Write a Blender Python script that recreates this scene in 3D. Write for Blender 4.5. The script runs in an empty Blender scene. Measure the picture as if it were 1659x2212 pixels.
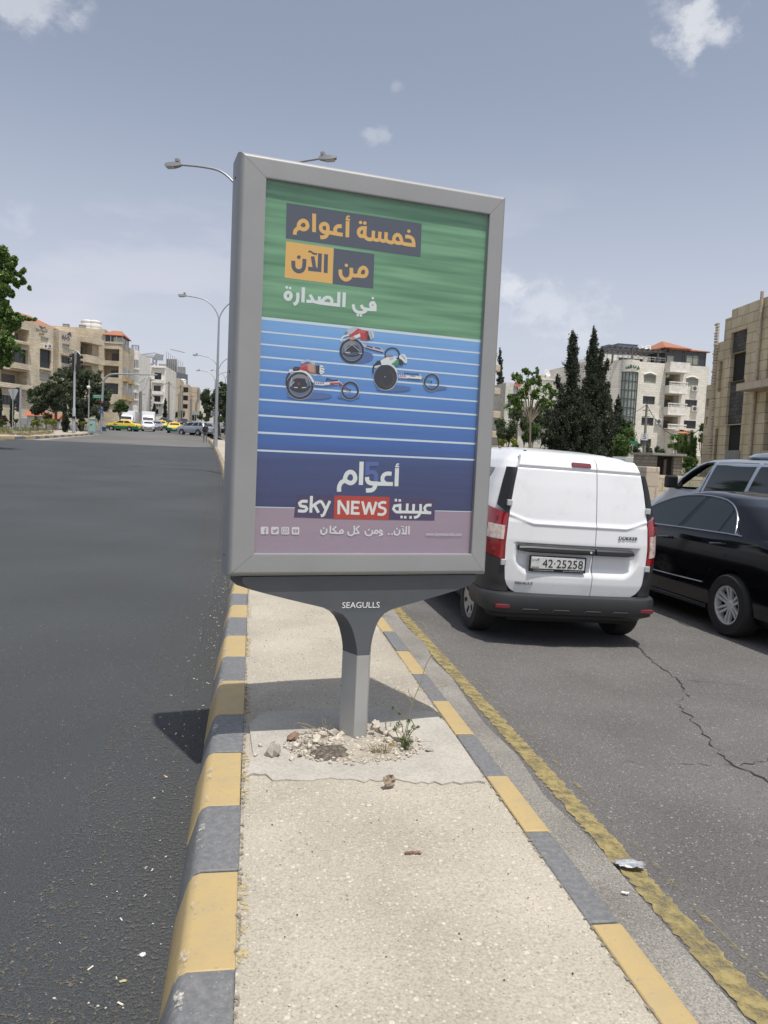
import bpy, math, random
import numpy as np
from mathutils import Vector, Matrix
R = math.radians
S = bpy.context.scene
COL = S.collection
# ---------------------------------------------------------------- camera
PITCH, ROLL, YAW, EYE = 0.0738, 0.0455, 0.1725, 1.5263
FPX, CX, CY = 1659.0, 829.5, 1106.0
_f = np.array([math.sin(YAW)*math.cos(PITCH), math.cos(YAW)*math.cos(PITCH), -math.sin(PITCH)])
_r0 = np.array([math.cos(YAW), -math.sin(YAW), 0.0]); _u0 = np.cross(_r0, _f)
_rt = math.cos(ROLL)*_r0+math.sin(ROLL)*_u0; _up = -math.sin(ROLL)*_r0+math.cos(ROLL)*_u0
CAM = np.array([0, 0, EYE])
cd = bpy.data.cameras.new('camera'); cam = bpy.data.objects.new('camera', cd); COL.objects.link(cam)
cd.sensor_fit = 'VERTICAL'; cd.sensor_height = 36; cd.lens = FPX/2212*36; cd.clip_start = .05; cd.clip_end = 6000
m4 = Matrix.Identity(4)
for i in range(3):
    m4[i][0] = _rt[i]; m4[i][1] = _up[i]; m4[i][2] = -_f[i]; m4[i][3] = CAM[i]
cam.matrix_world = m4; S.camera = cam
def ray(u, w): return _f+_rt*(u-CX)/FPX-_up*(w-CY)/FPX
def dp(u, w, D): return CAM+ray(u, w)*D
# ---------------------------------------------------------------- light, sky, exposure
S.view_settings.view_transform = 'Standard'; S.view_settings.look = 'None'
S.view_settings.exposure = 0.07; S.view_settings.gamma = 1
SUN = Vector((.138, -.295, 1.0)).normalized()
sl = bpy.data.lights.new('sun', 'SUN'); sl.energy = 3.8; sl.angle = R(.55); sl.color = (1, .955, .88)
so = bpy.data.objects.new('sun', sl); COL.objects.link(so); so.location = (10, -15, 60)
so.rotation_euler = SUN.to_track_quat('Z', 'Y').to_euler()
W = bpy.data.worlds.new('World'); S.world = W; W.use_nodes = True
nt = W.node_tree; nt.nodes.clear()
def wn(t, **k):
    n = nt.nodes.new(t)
    for a, b in k.items():
        if a[0] == 'i' and a[1:].isdigit(): n.inputs[int(a[1:])].default_value = b
        else: setattr(n, a, b)
    return n
LK = nt.links.new
sky = wn('ShaderNodeTexSky', sky_type='NISHITA', sun_disc=False, sun_elevation=math.asin(SUN.z),
         sun_rotation=math.atan2(SUN.x, SUN.y), altitude=900, air_density=1.0, dust_density=4.5, ozone_density=1.5)
hs = wn('ShaderNodeHueSaturation'); hs.inputs['Saturation'].default_value = .60; hs.inputs['Value'].default_value = 1.13
LK(sky.outputs[0], hs.inputs['Color'])
geo = wn('ShaderNodeTexCoord')
mp = wn('ShaderNodeMapping'); mp.inputs['Scale'].default_value = (1, 1, 3.2); LK(geo.outputs['Generated'], mp.inputs['Vector'])
n1 = wn('ShaderNodeTexNoise'); n1.inputs['Scale'].default_value = 2.1; n1.inputs['Detail'].default_value = 7; n1.inputs['Roughness'].default_value = .55
LK(mp.outputs[0], n1.inputs['Vector'])
def mth(op, a, b=None, clamp=False):
    n = wn('ShaderNodeMath', operation=op, use_clamp=clamp)
    for i, v in enumerate((a, b)):
        if v is None: continue
        if isinstance(v, (int, float)): n.inputs[i].default_value = v
        else: LK(v, n.inputs[i])
    return n.outputs[0]
def mrange(v, a, b, c=0., d=1., smooth=True):
    n = wn('ShaderNodeMapRange', interpolation_type='SMOOTHSTEP' if smooth else 'LINEAR')
    LK(v, n.inputs[0])
    for i, x in enumerate((a, b, c, d)): n.inputs[i+1].default_value = x
    return n.outputs[0]
sx_ = wn('ShaderNodeSeparateXYZ'); LK(geo.outputs['Generated'], sx_.inputs[0])
hz = sx_.outputs[2]
# veil of thin cloud near the horizon
veil = mth('MULTIPLY', mrange(n1.outputs['Fac'], .42, .62), mrange(hz, .42, .12))
veil = mth('MULTIPLY', veil, .8)
base = mrange(hz, .45, .0, 0, .62)
veil = mth('MAXIMUM', veil, base)
# small cumulus puffs at fixed places in the sky
n2 = wn('ShaderNodeTexNoise'); n2.inputs['Scale'].default_value = 26; n2.inputs['Detail'].default_value = 8; n2.inputs['Roughness'].default_value = .62
mp2 = wn('ShaderNodeMapping'); mp2.inputs['Scale'].default_value = (1, 1, 1.3); LK(geo.outputs['Generated'], mp2.inputs['Vector']); LK(mp2.outputs[0], n2.inputs['Vector'])
puffs = None
for (u, w, rad, amt) in ((1505, 36, .06, .52), (1560, 78, .034, .40), (1450, 22, .04, .28), (855, 182, .014, .14), (800, 294, .016, .20), (828, 290, .014, .18), (40, -16, .05, .36), (120, -10, .045, .32),
                         (50, 468, .03, .12), (1105, 632, .04, .40), (1170, 655, .06, .25), (1260, 690, .06, .2)):
    d = ray(u, w); d = d/np.linalg.norm(d)
    vm = wn('ShaderNodeVectorMath', operation='DISTANCE'); LK(geo.outputs['Generated'], vm.inputs[0]); vm.inputs[1].default_value = tuple(d)
    fall = mrange(vm.outputs['Value'], 0, rad, 1, 0, False)
    v = mth('MULTIPLY', mrange(mth('ADD', mth('MULTIPLY', fall, .42), mth('MULTIPLY', n2.outputs['Fac'], 1.5)), .82, 1.22), amt)
    v = mth('MULTIPLY', v, mrange(vm.outputs['Value'], rad, rad*.6, 0, 1))
    puffs = v if puffs is None else mth('MAXIMUM', puffs, v)
mx1 = wn('ShaderNodeMixRGB'); LK(veil, mx1.inputs[0]); LK(hs.outputs[0], mx1.inputs[1]); mx1.inputs[2].default_value = (5.4, 5.4, 6.1, 1)
mx2 = wn('ShaderNodeMixRGB'); LK(puffs, mx2.inputs[0]); LK(mx1.outputs[0], mx2.inputs[1]); mx2.inputs[2].default_value = (7.9, 7.9, 7.9, 1)
bg = wn('ShaderNodeBackground'); bg.inputs[1].default_value = .125; LK(mx2.outputs[0], bg.inputs[0])
wo = wn('ShaderNodeOutputWorld'); LK(bg.outputs[0], wo.inputs[0])
# ---------------------------------------------------------------- materials
MATS = {}
def newmat(name):
    m = bpy.data.materials.new(name); m.use_nodes = True; MATS[name] = m
    b = m.node_tree.nodes['Principled BSDF']
    return m, m.node_tree, b
def c4(c): return (c[0], c[1], c[2], 1)
def M(name, base, rough=.6, metal=0., var=None, var2=None, bump=None, coat=0., spec=.5, emit=None, stretch=None, trans=0.):
    """principled material; var = (scale, colour2, low, high) noise mixes, bump = (scale, strength, distance)"""
    if name in MATS: return MATS[name]
    m, t, b = newmat(name); N = t.nodes; L = t.links.new
    b.inputs['Base Color'].default_value = c4(base); b.inputs['Roughness'].default_value = rough; b.inputs['Metallic'].default_value = metal
    b.inputs['Coat Weight'].default_value = coat; b.inputs['Coat Roughness'].default_value = .05; b.inputs['Specular IOR Level'].default_value = spec
    if trans: b.inputs['Transmission Weight'].default_value = trans
    if emit: b.inputs['Emission Color'].default_value = c4(emit[0]); b.inputs['Emission Strength'].default_value = emit[1]
    tc = N.new('ShaderNodeTexCoord'); vec = tc.outputs['Object']
    if stretch:
        mpn = N.new('ShaderNodeMapping'); mpn.inputs['Scale'].default_value = stretch; L(vec, mpn.inputs[0]); vec = mpn.outputs[0]
    cur = None
    for v in (var, var2):
        if not v: continue
        n = N.new('ShaderNodeTexNoise'); n.inputs['Scale'].default_value = v[0]; n.inputs['Detail'].default_value = 6; n.inputs['Roughness'].default_value = .65; L(vec, n.inputs['Vector'])
        mr = N.new('ShaderNodeMapRange'); mr.inputs[1].default_value = v[2]; mr.inputs[2].default_value = v[3]; L(n.outputs['Fac'], mr.inputs[0])
        mx = N.new('ShaderNodeMixRGB'); L(mr.outputs[0], mx.inputs[0]); mx.inputs[2].default_value = c4(v[1])
        if cur is None: mx.inputs[1].default_value = c4(base)
        else: L(cur, mx.inputs[1])
        cur = mx.outputs[0]
    if cur is not None: L(cur, b.inputs['Base Color'])
    if bump:
        n = N.new('ShaderNodeTexNoise'); n.inputs['Scale'].default_value = bump[0]; n.inputs['Detail'].default_value = 6; L(vec, n.inputs['Vector'])
        bp = N.new('ShaderNodeBump'); bp.inputs['Strength'].default_value = bump[1]; bp.inputs['Distance'].default_value = bump[2]; L(n.outputs['Fac'], bp.inputs['Height']); L(bp.outputs[0], b.inputs['Normal'])
    return m
def grain(name, base, dark, light, cell, dots=(), bumpd=.003, rough=.85, patch=None):
    """aggregate surface: fine grain noise + scattered stone chips drawn from voronoi cells"""
    m, t, b = newmat(name); N = t.nodes; L = t.links.new
    tc = N.new('ShaderNodeTexCoord'); vec = tc.outputs['Object']; b.inputs['Roughness'].default_value = rough
    b.inputs['Specular IOR Level'].default_value = .3
    n = N.new('ShaderNodeTexNoise'); n.inputs['Scale'].default_value = cell; n.inputs['Detail'].default_value = 4; n.inputs['Roughness'].default_value = .75; L(vec, n.inputs['Vector'])
    cr = N.new('ShaderNodeValToRGB'); e = cr.color_ramp.elements; e[0].position = .32; e[0].color = c4(dark); e[1].position = .70; e[1].color = c4(light)
    em = e.new(.5); em.color = c4(base); L(n.outputs['Fac'], cr.inputs[0]); cur = cr.outputs[0]
    big = N.new('ShaderNodeTexNoise'); big.inputs['Scale'].default_value = patch[0] if patch else .7; big.inputs['Detail'].default_value = 5; L(vec, big.inputs['Vector'])
    mr = N.new('ShaderNodeMapRange'); mr.inputs[1].default_value = .3; mr.inputs[2].default_value = .7; mr.inputs[3].default_value = patch[1] if patch else .85; mr.inputs[4].default_value = patch[2] if patch else 1.12; L(big.outputs['Fac'], mr.inputs[0])
    mu = N.new('ShaderNodeVectorMath'); mu.operation = 'SCALE'; L(cur, mu.inputs[0]); L(mr.outputs[0], mu.inputs['Scale']); cur = mu.outputs[0]
    hgt = n.outputs['Fac']
    for (sc, col, size, share) in dots:
        vo = N.new('ShaderNodeTexVoronoi'); vo.inputs['Scale'].default_value = sc; L(vec, vo.inputs['Vector'])
        sp = N.new('ShaderNodeSeparateColor'); L(vo.outputs['Color'], sp.inputs[0])
        a = N.new('ShaderNodeMath'); a.operation = 'LESS_THAN'; L(sp.outputs[0], a.inputs[0]); a.inputs[1].default_value = share
        s2 = N.new('ShaderNodeMath'); s2.operation = 'MULTIPLY_ADD'; L(sp.outputs[1], s2.inputs[0]); s2.inputs[1].default_value = size*.8; s2.inputs[2].default_value = size*.4
        q = N.new('ShaderNodeMath'); q.operation = 'LESS_THAN'; L(vo.outputs['Distance'], q.inputs[0]); L(s2.outputs[0], q.inputs[1])
        mm = N.new('ShaderNodeMath'); mm.operation = 'MULTIPLY'; L(a.outputs[0], mm.inputs[0]); L(q.outputs[0], mm.inputs[1])
        mx = N.new('ShaderNodeMixRGB'); L(mm.outputs[0], mx.inputs[0]); L(cur, mx.inputs[1]); mx.inputs[2].default_value = c4(col); cur = mx.outputs[0]
    L(cur, b.inputs['Base Color'])
    bp = N.new('ShaderNodeBump'); bp.inputs['Strength'].default_value = .8; bp.inputs['Distance'].default_value = bumpd; L(hgt, bp.inputs['Height']); L(bp.outputs[0], b.inputs['Normal'])
    return m
def worn(name, base, c2, scale, lo, hi, big=4., stretch=(1, 1, 1), rough=.85):
    """thin layer (paint, grit) that has worn away in patches and lets the surface below show"""
    m, t, b = newmat(name); N = t.nodes; L = t.links.new; b.inputs['Roughness'].default_value = rough; b.inputs['Specular IOR Level'].default_value = .25
    tc = N.new('ShaderNodeTexCoord'); mpn = N.new('ShaderNodeMapping'); mpn.inputs['Scale'].default_value = stretch; L(tc.outputs['Object'], mpn.inputs[0])
    a = N.new('ShaderNodeTexNoise'); a.inputs['Scale'].default_value = scale; a.inputs['Detail'].default_value = 5; a.inputs['Roughness'].default_value = .7; L(mpn.outputs[0], a.inputs['Vector'])
    g = N.new('ShaderNodeTexNoise'); g.inputs['Scale'].default_value = big; g.inputs['Detail'].default_value = 4; L(mpn.outputs[0], g.inputs['Vector'])
    ad = N.new('ShaderNodeMath'); ad.operation = 'MULTIPLY_ADD'; ad.inputs[1].default_value = .6; L(g.outputs['Fac'], ad.inputs[0]); ml = N.new('ShaderNodeMath'); ml.operation = 'MULTIPLY'; ml.inputs[1].default_value = .4; L(a.outputs['Fac'], ml.inputs[0]); L(ml.outputs[0], ad.inputs[2])
    mr = N.new('ShaderNodeMapRange'); mr.inputs[1].default_value = lo; mr.inputs[2].default_value = hi; L(ad.outputs[0], mr.inputs[0])
    mx = N.new('ShaderNodeMixRGB'); L(a.outputs['Fac'], mx.inputs[0]); mx.inputs[1].default_value = c4(base); mx.inputs[2].default_value = c4(c2); L(mx.outputs[0], b.inputs['Base Color'])
    tp = N.new('ShaderNodeBsdfTransparent'); ms = N.new('ShaderNodeMixShader'); L(mr.outputs[0], ms.inputs[0]); L(tp.outputs[0], ms.inputs[1]); L(b.outputs[0], ms.inputs[2]); L(ms.outputs[0], N['Material Output'].inputs[0]); return m
def stone(name, c1, c2, joint, bw, bh, bump=.02, rough=.85, var=.25, stain=None, offset=.5):
    """coursed stone wall in the building's own coordinates"""
    m, t, b = newmat(name); N = t.nodes; L = t.links.new
    b.inputs['Roughness'].default_value = rough; b.inputs['Specular IOR Level'].default_value = .25
    tc = N.new('ShaderNodeTexCoord'); sp = N.new('ShaderNodeSeparateXYZ'); L(tc.outputs['Object'], sp.inputs[0])
    ad = N.new('ShaderNodeMath'); ad.operation = 'ADD'; L(sp.outputs[0], ad.inputs[0]); L(sp.outputs[1], ad.inputs[1])
    cb = N.new('ShaderNodeCombineXYZ'); L(ad.outputs[0], cb.inputs[0]); L(sp.outputs[2], cb.inputs[1])
    br = N.new('ShaderNodeTexBrick'); br.offset = offset; br.inputs['Scale'].default_value = 1; br.inputs['Brick Width'].default_value = bw; br.inputs['Row Height'].default_value = bh
    br.inputs['Mortar Size'].default_value = min(bh*.05, .02); br.inputs['Color1'].default_value = c4(c1); br.inputs['Color2'].default_value = c4(c2); br.inputs['Mortar'].default_value = c4(joint); L(cb.outputs[0], br.inputs['Vector'])
    n = N.new('ShaderNodeTexNoise'); n.inputs['Scale'].default_value = .35; n.inputs['Detail'].default_value = 8; L(tc.outputs['Object'], n.inputs['Vector'])
    mr = N.new('ShaderNodeMapRange'); mr.inputs[1].default_value = .3; mr.inputs[2].default_value = .7; mr.inputs[3].default_value = 1-var; mr.inputs[4].default_value = 1+var*.5; L(n.outputs['Fac'], mr.inputs[0])
    mu = N.new('ShaderNodeVectorMath'); mu.operation = 'SCALE'; L(br.outputs['Color'], mu.inputs[0]); L(mr.outputs[0], mu.inputs['Scale']); cur = mu.outputs[0]
    if stain:
        mpn = N.new('ShaderNodeMapping'); mpn.inputs['Scale'].default_value = (1.6, 1.6, .12); L(tc.outputs['Object'], mpn.inputs[0])
        n3 = N.new('ShaderNodeTexNoise'); n3.inputs['Scale'].default_value = 1; n3.inputs['Detail'].default_value = 5; L(mpn.outputs[0], n3.inputs['Vector'])
        m3 = N.new('ShaderNodeMapRange'); m3.inputs[1].default_value = .52; m3.inputs[2].default_value = .72; m3.inputs[4].default_value = .75; L(n3.outputs['Fac'], m3.inputs[0])
        mx = N.new('ShaderNodeMixRGB'); L(m3.outputs[0], mx.inputs[0]); L(cur, mx.inputs[1]); mx.inputs[2].default_value = c4(stain); cur = mx.outputs[0]
    L(cur, b.inputs['Base Color'])
    n2 = N.new('ShaderNodeTexNoise'); n2.inputs['Scale'].default_value = 9; L(tc.outputs['Object'], n2.inputs['Vector'])
    hh = N.new('ShaderNodeMath'); hh.operation = 'MULTIPLY_ADD'; L(n2.outputs['Fac'], hh.inputs[0]); hh.inputs[1].default_value = .7
    inv = N.new('ShaderNodeMath'); inv.operation = 'SUBTRACT'; inv.inputs[0].default_value = 1; L(br.outputs['Fac'], inv.inputs[1]); L(inv.outputs[0], hh.inputs[2])
    bp = N.new('ShaderNodeBump'); bp.inputs['Strength'].default_value = .7; bp.inputs['Distance'].default_value = bump; L(hh.outputs[0], bp.inputs['Height']); L(bp.outputs[0], b.inputs['Normal'])
    return m
# ---------------------------------------------------------------- mesh helpers
class MB:
    def __init__(s): s.v = []; s.f = []; s.m = []; s.mi = 0
    def face(s, pts, mi=None):
        i = len(s.v); s.v += [tuple(map(float, p)) for p in pts]; s.f.append(tuple(range(i, i+len(pts)))); s.m.append(s.mi if mi is None else mi)
    def grid(s, rows, closed=False, mi=None, cap0=False, cap1=False):
        n = len(rows[0]); i0 = len(s.v); mi = s.mi if mi is None else mi
        for r in rows: s.v += [tuple(map(float, p)) for p in r]
        for a in range(len(rows)-1):
            for k in range(n if closed else n-1):
                k2 = (k+1) % n
                s.f.append((i0+a*n+k, i0+a*n+k2, i0+(a+1)*n+k2, i0+(a+1)*n+k)); s.m.append(mi)
        if cap0: s.f.append(tuple(i0+k for k in range(n))[::-1]); s.m.append(mi)
        if cap1: s.f.append(tuple(i0+(len(rows)-1)*n+k for k in range(n))); s.m.append(mi)
    def box(s, x0, x1, y0, y1, z0, z1, mi=None):
        a = [(x0, y0, z0), (x1, y0, z0), (x1, y1, z0), (x0, y1, z0)]; b = [(x, y, z1) for x, y, _ in a]
        s.grid([a, b], True, mi, True, True)
    def obox(s, c, ax, ay, hx, hy, z0, z1, mi=None):
        c = np.array(c[:2], float); ax = np.array(ax[:2], float); ay = np.array(ay[:2], float)
        q = [c+ax*i*hx+ay*j*hy for i, j in ((-1, -1), (1, -1), (1, 1), (-1, 1))]
        s.grid([[(p[0], p[1], z0) for p in q], [(p[0], p[1], z1) for p in q]], True, mi, True, True)
    def prism(s, poly, f0, f1, mi=None):
        """poly: list of 2D points, f0/f1: maps a 2D point to a 3D point of each face"""
        s.grid([[f0(p) for p in poly], [f1(p) for p in poly]], True, mi, True, True)
    def tube(s, pts, rad, n=8, mi=None, caps=True):
        pts = [Vector(p) for p in pts]; rr = rad if isinstance(rad, (list, tuple)) else [rad]*len(pts)
        rows = []; prev = None
        for i, p in enumerate(pts):
            t = (pts[min(i+1, len(pts)-1)]-pts[max(i-1, 0)]).normalized()
            if prev is None: a = t.orthogonal().normalized()
            else: a = (prev-t*prev.dot(t)).normalized()
            prev = a; bb = t.cross(a)
            rows.append([p+(a*math.cos(q)+bb*math.sin(q))*rr[i] for q in (2*math.pi*k/n for k in range(n))])
        s.grid(rows, True, mi, caps, caps)
    def lathe(s, prof, n=16, c=(0, 0, 0), axis='z', mi=None, cap0=True, cap1=True):
        """prof: (radius, along)"""
        rows = []
        for r, h in prof:
            row = []
            for k in range(n):
                a = 2*math.pi*k/n; x, y = r*math.cos(a), r*math.sin(a)
                row.append((c[0]+x, c[1]+y, c[2]+h) if axis == 'z' else (c[0]+h, c[1]+x, c[2]+y) if axis == 'x' else (c[0]+x, c[1]+h, c[2]-y))
            rows.append(row)
        s.grid(rows, True, mi, cap0, cap1)
    def blob(s, c, r, rng, rough=.3, seg=7, rings=5, mi=None):
        rows = []; c = Vector(c); ph = rng.random()*6
        for i in range(rings+1):
            th = math.pi*i/rings; row = []
            for k in range(seg):
                a = 2*math.pi*(k+.5*(i % 2))/seg+ph; q = 1+rng.uniform(-rough, rough)
                if i in (0, rings): q = 1
                row.append(c+Vector((r[0]*math.sin(th)*math.cos(a)*q, r[1]*math.sin(th)*math.sin(a)*q, r[2]*math.cos(th)*q)))
            rows.append(row)
        s.grid(rows, True, mi)
    def build(s, name, mats, parent=None, smooth=None, bevel=0, loc=None, subdiv=0, weld=True):
        me = bpy.data.meshes.new(name); me.from_pydata(s.v, [], s.f)
        mats = mats if isinstance(mats, (list, tuple)) else [mats]
        for m in mats: me.materials.append(MATS[m] if isinstance(m, str) else m)
        me.polygons.foreach_set('material_index', s.m); me.update()
        if weld:
            import bmesh
            bm = bmesh.new(); bm.from_mesh(me); bmesh.ops.remove_doubles(bm, verts=bm.verts, dist=1e-5)
            bmesh.ops.recalc_face_normals(bm, faces=bm.faces); bm.to_mesh(me); bm.free()
        if smooth is not None:
            me.polygons.foreach_set('use_smooth', [True]*len(me.polygons))
            me.set_sharp_from_angle(angle=R(smooth))
        o = bpy.data.objects.new(name, me); COL.objects.link(o)
        if parent: o.parent = parent
        if loc: o.location = loc
        if bevel:
            b = o.modifiers.new('bevel', 'BEVEL'); b.width = bevel; b.segments = 2; b.limit_method = 'ANGLE'; b.angle_limit = R(40); b.harden_normals = False
        if subdiv:
            b = o.modifiers.new('sub', 'SUBSURF'); b.levels = subdiv; b.render_levels = subdiv
        return o
def tag(o, label=None, cat=None, group=None, kind=None):
    if label: o['label'] = label
    if cat: o['category'] = cat
    if group: o['group'] = group
    if kind: o['kind'] = kind
    return o
def thing(name, label, cat, loc=(0, 0, 0), rz=0., group=None):
    o = bpy.data.objects.new(name, None); COL.objects.link(o); o.location = loc; o.rotation_euler = (0, 0, rz); o.empty_display_size = .2
    return tag(o, label, cat, group)
def copy_tree(o, parent=None):
    c = o.copy(); COL.objects.link(c)
    if parent: c.parent = parent
    for ch in list(o.children): copy_tree(ch, c)
    return c
def text(body, size, mat, parent, name, mtx, depth=.001, align='CENTER', spacing=1.0, width=None, sy=1.0):
    cu = bpy.data.curves.new(name, 'FONT'); cu.body = body; cu.size = size; cu.align_x = align; cu.align_y = 'CENTER'; cu.extrude = depth; cu.space_character = spacing; cu.resolution_u = 3
    o = bpy.data.objects.new(name, cu); COL.objects.link(o)
    me = bpy.data.meshes.new_from_object(o); bpy.data.objects.remove(o)
    me.materials.clear(); me.materials.append(MATS[mat]); xs_ = [v.co.x for v in me.vertices]; k = width/(max(xs_)-min(xs_)) if width else 1.; me.transform(Matrix.Diagonal((k, sy, 1, 1)))
    o = bpy.data.objects.new(name, me); COL.objects.link(o); o.parent = parent; o.matrix_local = mtx
    return o
def frame_mtx(origin, ex, ez):
    """matrix whose local x runs along ex and local y along ez (for upright text)"""
    ex = Vector(ex).normalized(); ez = Vector(ez).normalized(); n = ex.cross(ez).normalized(); ez = n.cross(ex)
    m = Matrix.Identity(4)
    for i in range(3): m[i][0] = ex[i]; m[i][1] = ez[i]; m[i][2] = n[i]; m[i][3] = origin[i]
    return m
def smoothpath(pts, closed=False, n=5, lim=60):
    P = [Vector(p) for p in pts]; N = len(P)
    if N < 3: return P
    out = []
    def turn(i):
        if not closed and i in (0, N-1): return 0
        a = P[i]-P[i-1]; b = P[(i+1) % N]-P[i]
        return math.degrees(a.angle(b)) if a.length > 1e-9 and b.length > 1e-9 else 0
    segs = N if closed else N-1
    for i in range(segs):
        a, b = P[i], P[(i+1) % N]
        L_ = (b-a).length
        ta = (b-a) if (turn(i) > lim or (i == 0 and not closed)) else (b-P[i-1]).normalized()*L_
        tb = (b-a) if (turn((i+1) % N) > lim or (i == segs-1 and not closed)) else (P[(i+2) % N]-a).normalized()*L_
        for k in range(n):
            t = k/n; h1 = 2*t**3-3*t*t+1; h2 = t**3-2*t*t+t; h3 = -2*t**3+3*t*t; h4 = t**3-t*t
            out.append(a*h1+ta*h2+b*h3+tb*h4)
    if not closed: out.append(P[-1])
    return out
def ribbon(mb, pts, w, to3, closed=False, mi=0):
    """flat stroke of width w through 2-D pts, split at hairpin corners"""
    P = smoothpath([(p[0], p[1]) for p in pts], closed)
    runs = [[]]
    for i, p in enumerate(P):
        runs[-1].append(p)
        if not closed and 0 < i < len(P)-1:
            a = P[i]-P[i-1]; b = P[i+1]-p
            if a.length > 1e-9 and b.length > 1e-9 and a.angle(b) > R(105): runs.append([p])
    for r in runs:
        n = len(r); ring = []
        for i, p in enumerate(r):
            a = (p-r[i-1]) if (i or closed) else (r[1]-p); b = (r[(i+1) % n]-p) if (i < n-1 or closed) else a
            if a.length < 1e-9: a = b
            if b.length < 1e-9: b = a
            a = a.normalized(); b = b.normalized(); t = (a+b).normalized(); k = min(1/max(t.dot(a), .3), 1.8)
            nn = Vector((-t.y, t.x))*w/2*k; ring.append((p+nn, p-nn))
        if closed: ring.append(ring[0])
        n = len(ring)
        def lift(q, i): a = to3(q); return (a[0], a[1]-3e-5*i/n*min(1, w*50), a[2])   # keeps a stroke clear of itself where it crosses
        mb.grid([[lift(q[0], i) for i, q in enumerate(ring)], [lift(q[1], i) for i, q in enumerate(ring)]], mi=mi)
def Zp(y):
    t = max(0., y-9.); return .037*t*t/(t+6.) if t > 0 else 0.
def bx(y):
    t = max(0., y-9.); return -(.042*t+.0003*t*t)*t/(t+3.) if t > 0 else 0.
def gpr(u, w, dz=0., lo=2, hi=900):
    """ground point (on the rising street) seen at pixel u, w"""
    d = ray(u, w); a, b = lo, hi
    for t in np.linspace(lo, hi, 1800):
        P = CAM+d*t/d[1]
        if P[2] <= Zp(P[1])+dz: return P
    return CAM+d*hi/d[1]
# ---------------------------------------------------------------- the ground
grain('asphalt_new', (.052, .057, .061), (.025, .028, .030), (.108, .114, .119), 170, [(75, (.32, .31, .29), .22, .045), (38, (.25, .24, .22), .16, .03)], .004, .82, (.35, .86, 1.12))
grain('asphalt_old', (.125, .119, .115), (.065, .063, .062), (.21, .20, .19), 110, [(90, (.36, .34, .31), .33, .13), (45, (.30, .28, .25), .28, .07)], .005, .85, (1.2, .84, 1.12))
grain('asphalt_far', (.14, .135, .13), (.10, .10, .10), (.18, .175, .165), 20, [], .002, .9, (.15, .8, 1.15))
grain('gutter_concrete', (.25, .235, .21), (.12, .115, .105), (.40, .385, .35), 120, [(110, (.5, .48, .43), .3, .10)], .006, .9, (2.2, .72, 1.15))
grain('aggregate_concrete', (.405, .367, .302), (.285, .253, .20), (.49, .455, .386), 100, [(75, (.50, .47, .40), .38, .24), (52, (.30, .27, .22), .30, .12), (36, (.53, .50, .44), .28, .10), (120, (.12, .105, .085), .26, .07), (38, (.13, .115, .10), .16, .045), (17, (.28, .265, .24), .13, .04)], .003, .9, (1.3, .80, 1.12))
grain('cement_patch', (.40, .375, .33), (.33, .305, .265), (.47, .445, .40), 60, [(30, (.25, .23, .20), .1, .06)], .002, .9, (3.0, .86, 1.1))
M('kerb_yellow', (.435, .325, .150), .55, var=(9, (.375, .295, .165), .45, .75), var2=(48, (.27, .235, .17), .60, .72), bump=(80, .3, .004))
M('kerb_black', (.130, .134, .140), .6, var=(40, (.185, .186, .186), .40, .64), var2=(110, (.36, .35, .32), .60, .70), bump=(80, .35, .004))
M('road_yellow', (.30, .25, .115), .75, var=(9, (.23, .20, .125), .42, .62), var2=(38, (.20, .185, .15), .54, .64), bump=(90, .4, .003))
M('soil', (.20, .155, .10), .95, var=(5, (.27, .22, .15), .4, .7), bump=(30, .5, .02))
M('far_pave', (.40, .36, .30), .9, var=(2, (.33, .295, .245), .4, .7)); M('far_dirt', (.22, .19, .145), .95, var=(.6, (.13, .13, .07), .42, .62))
M('dust', (.30, .275, .235), .95, var=(6, (.2, .19, .17), .4, .65))
M('crack_dark', (.030, .028, .026), .95)
M('chip_pale', (.55, .52, .45), .8); M('chip_dark', (.06, .055, .05), .8)
ys = np.concatenate([np.arange(-8, 12, .5), np.arange(12, 60, 1.5), np.arange(60, 140, 4), np.arange(140, 341, 20)])
def strip(name, prof, mat, y0=-8, y1=340, kind='structure', smooth=60):
    """sheet that follows the street: prof(y) -> list of (x, z)"""
    mb = MB(); Y = [y for y in ys if y0 < y < y1]; Y = [y0]+Y+[y1]
    mb.grid([[(x, y, z) for x, z in prof(y)] for y in Y])
    return tag(mb.build(name, mat, smooth=smooth), kind=kind)
mb = MB()
gx = [-700, -400, -200, -100, -60, -40, -25, -12, 0, 12, 25, 40, 60, 100, 200, 400, 700]
gy = [-200, -100, -40, -15, 0, 9, 15, 25, 40, 60, 90, 130, 200, 300, 450, 800, 1600]
mb.grid([[(x, y, Zp(min(y, 340))-.75) for x in gx] for y in gy]); tag(mb.build('ground', 'soil', smooth=60), kind='structure')
strip('left_road', lambda y: [(x+bx(y), Zp(y)-.17-(.02*(-x-.24) if x > -3 else .055)) for x in (-20, -10, -3, -1.5, -.18)], 'asphalt_new', -8, 60)
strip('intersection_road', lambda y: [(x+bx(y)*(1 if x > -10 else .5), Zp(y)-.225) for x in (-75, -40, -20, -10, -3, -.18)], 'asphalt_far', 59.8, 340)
strip('left_side_street', lambda y: [(x, Zp(y)-.235) for x in (-75, -45, -19.6+bx(y))], 'asphalt_new', 20, 62)
def rroad(y):
    b = bx(y)
    return [(1.36+b, Zp(y)-.118), (1.5+b, Zp(y)-.125), (2.0+b, Zp(y)-.18), (2.9+b, Zp(y)-.238), (4+b, Zp(y)-.24), (6.2+b, Zp(y)-.24), (7.2+b, Zp(y)-.10), (10.6+b, Zp(y)-.06)]
strip('right_road', rroad, 'asphalt_old')
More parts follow.
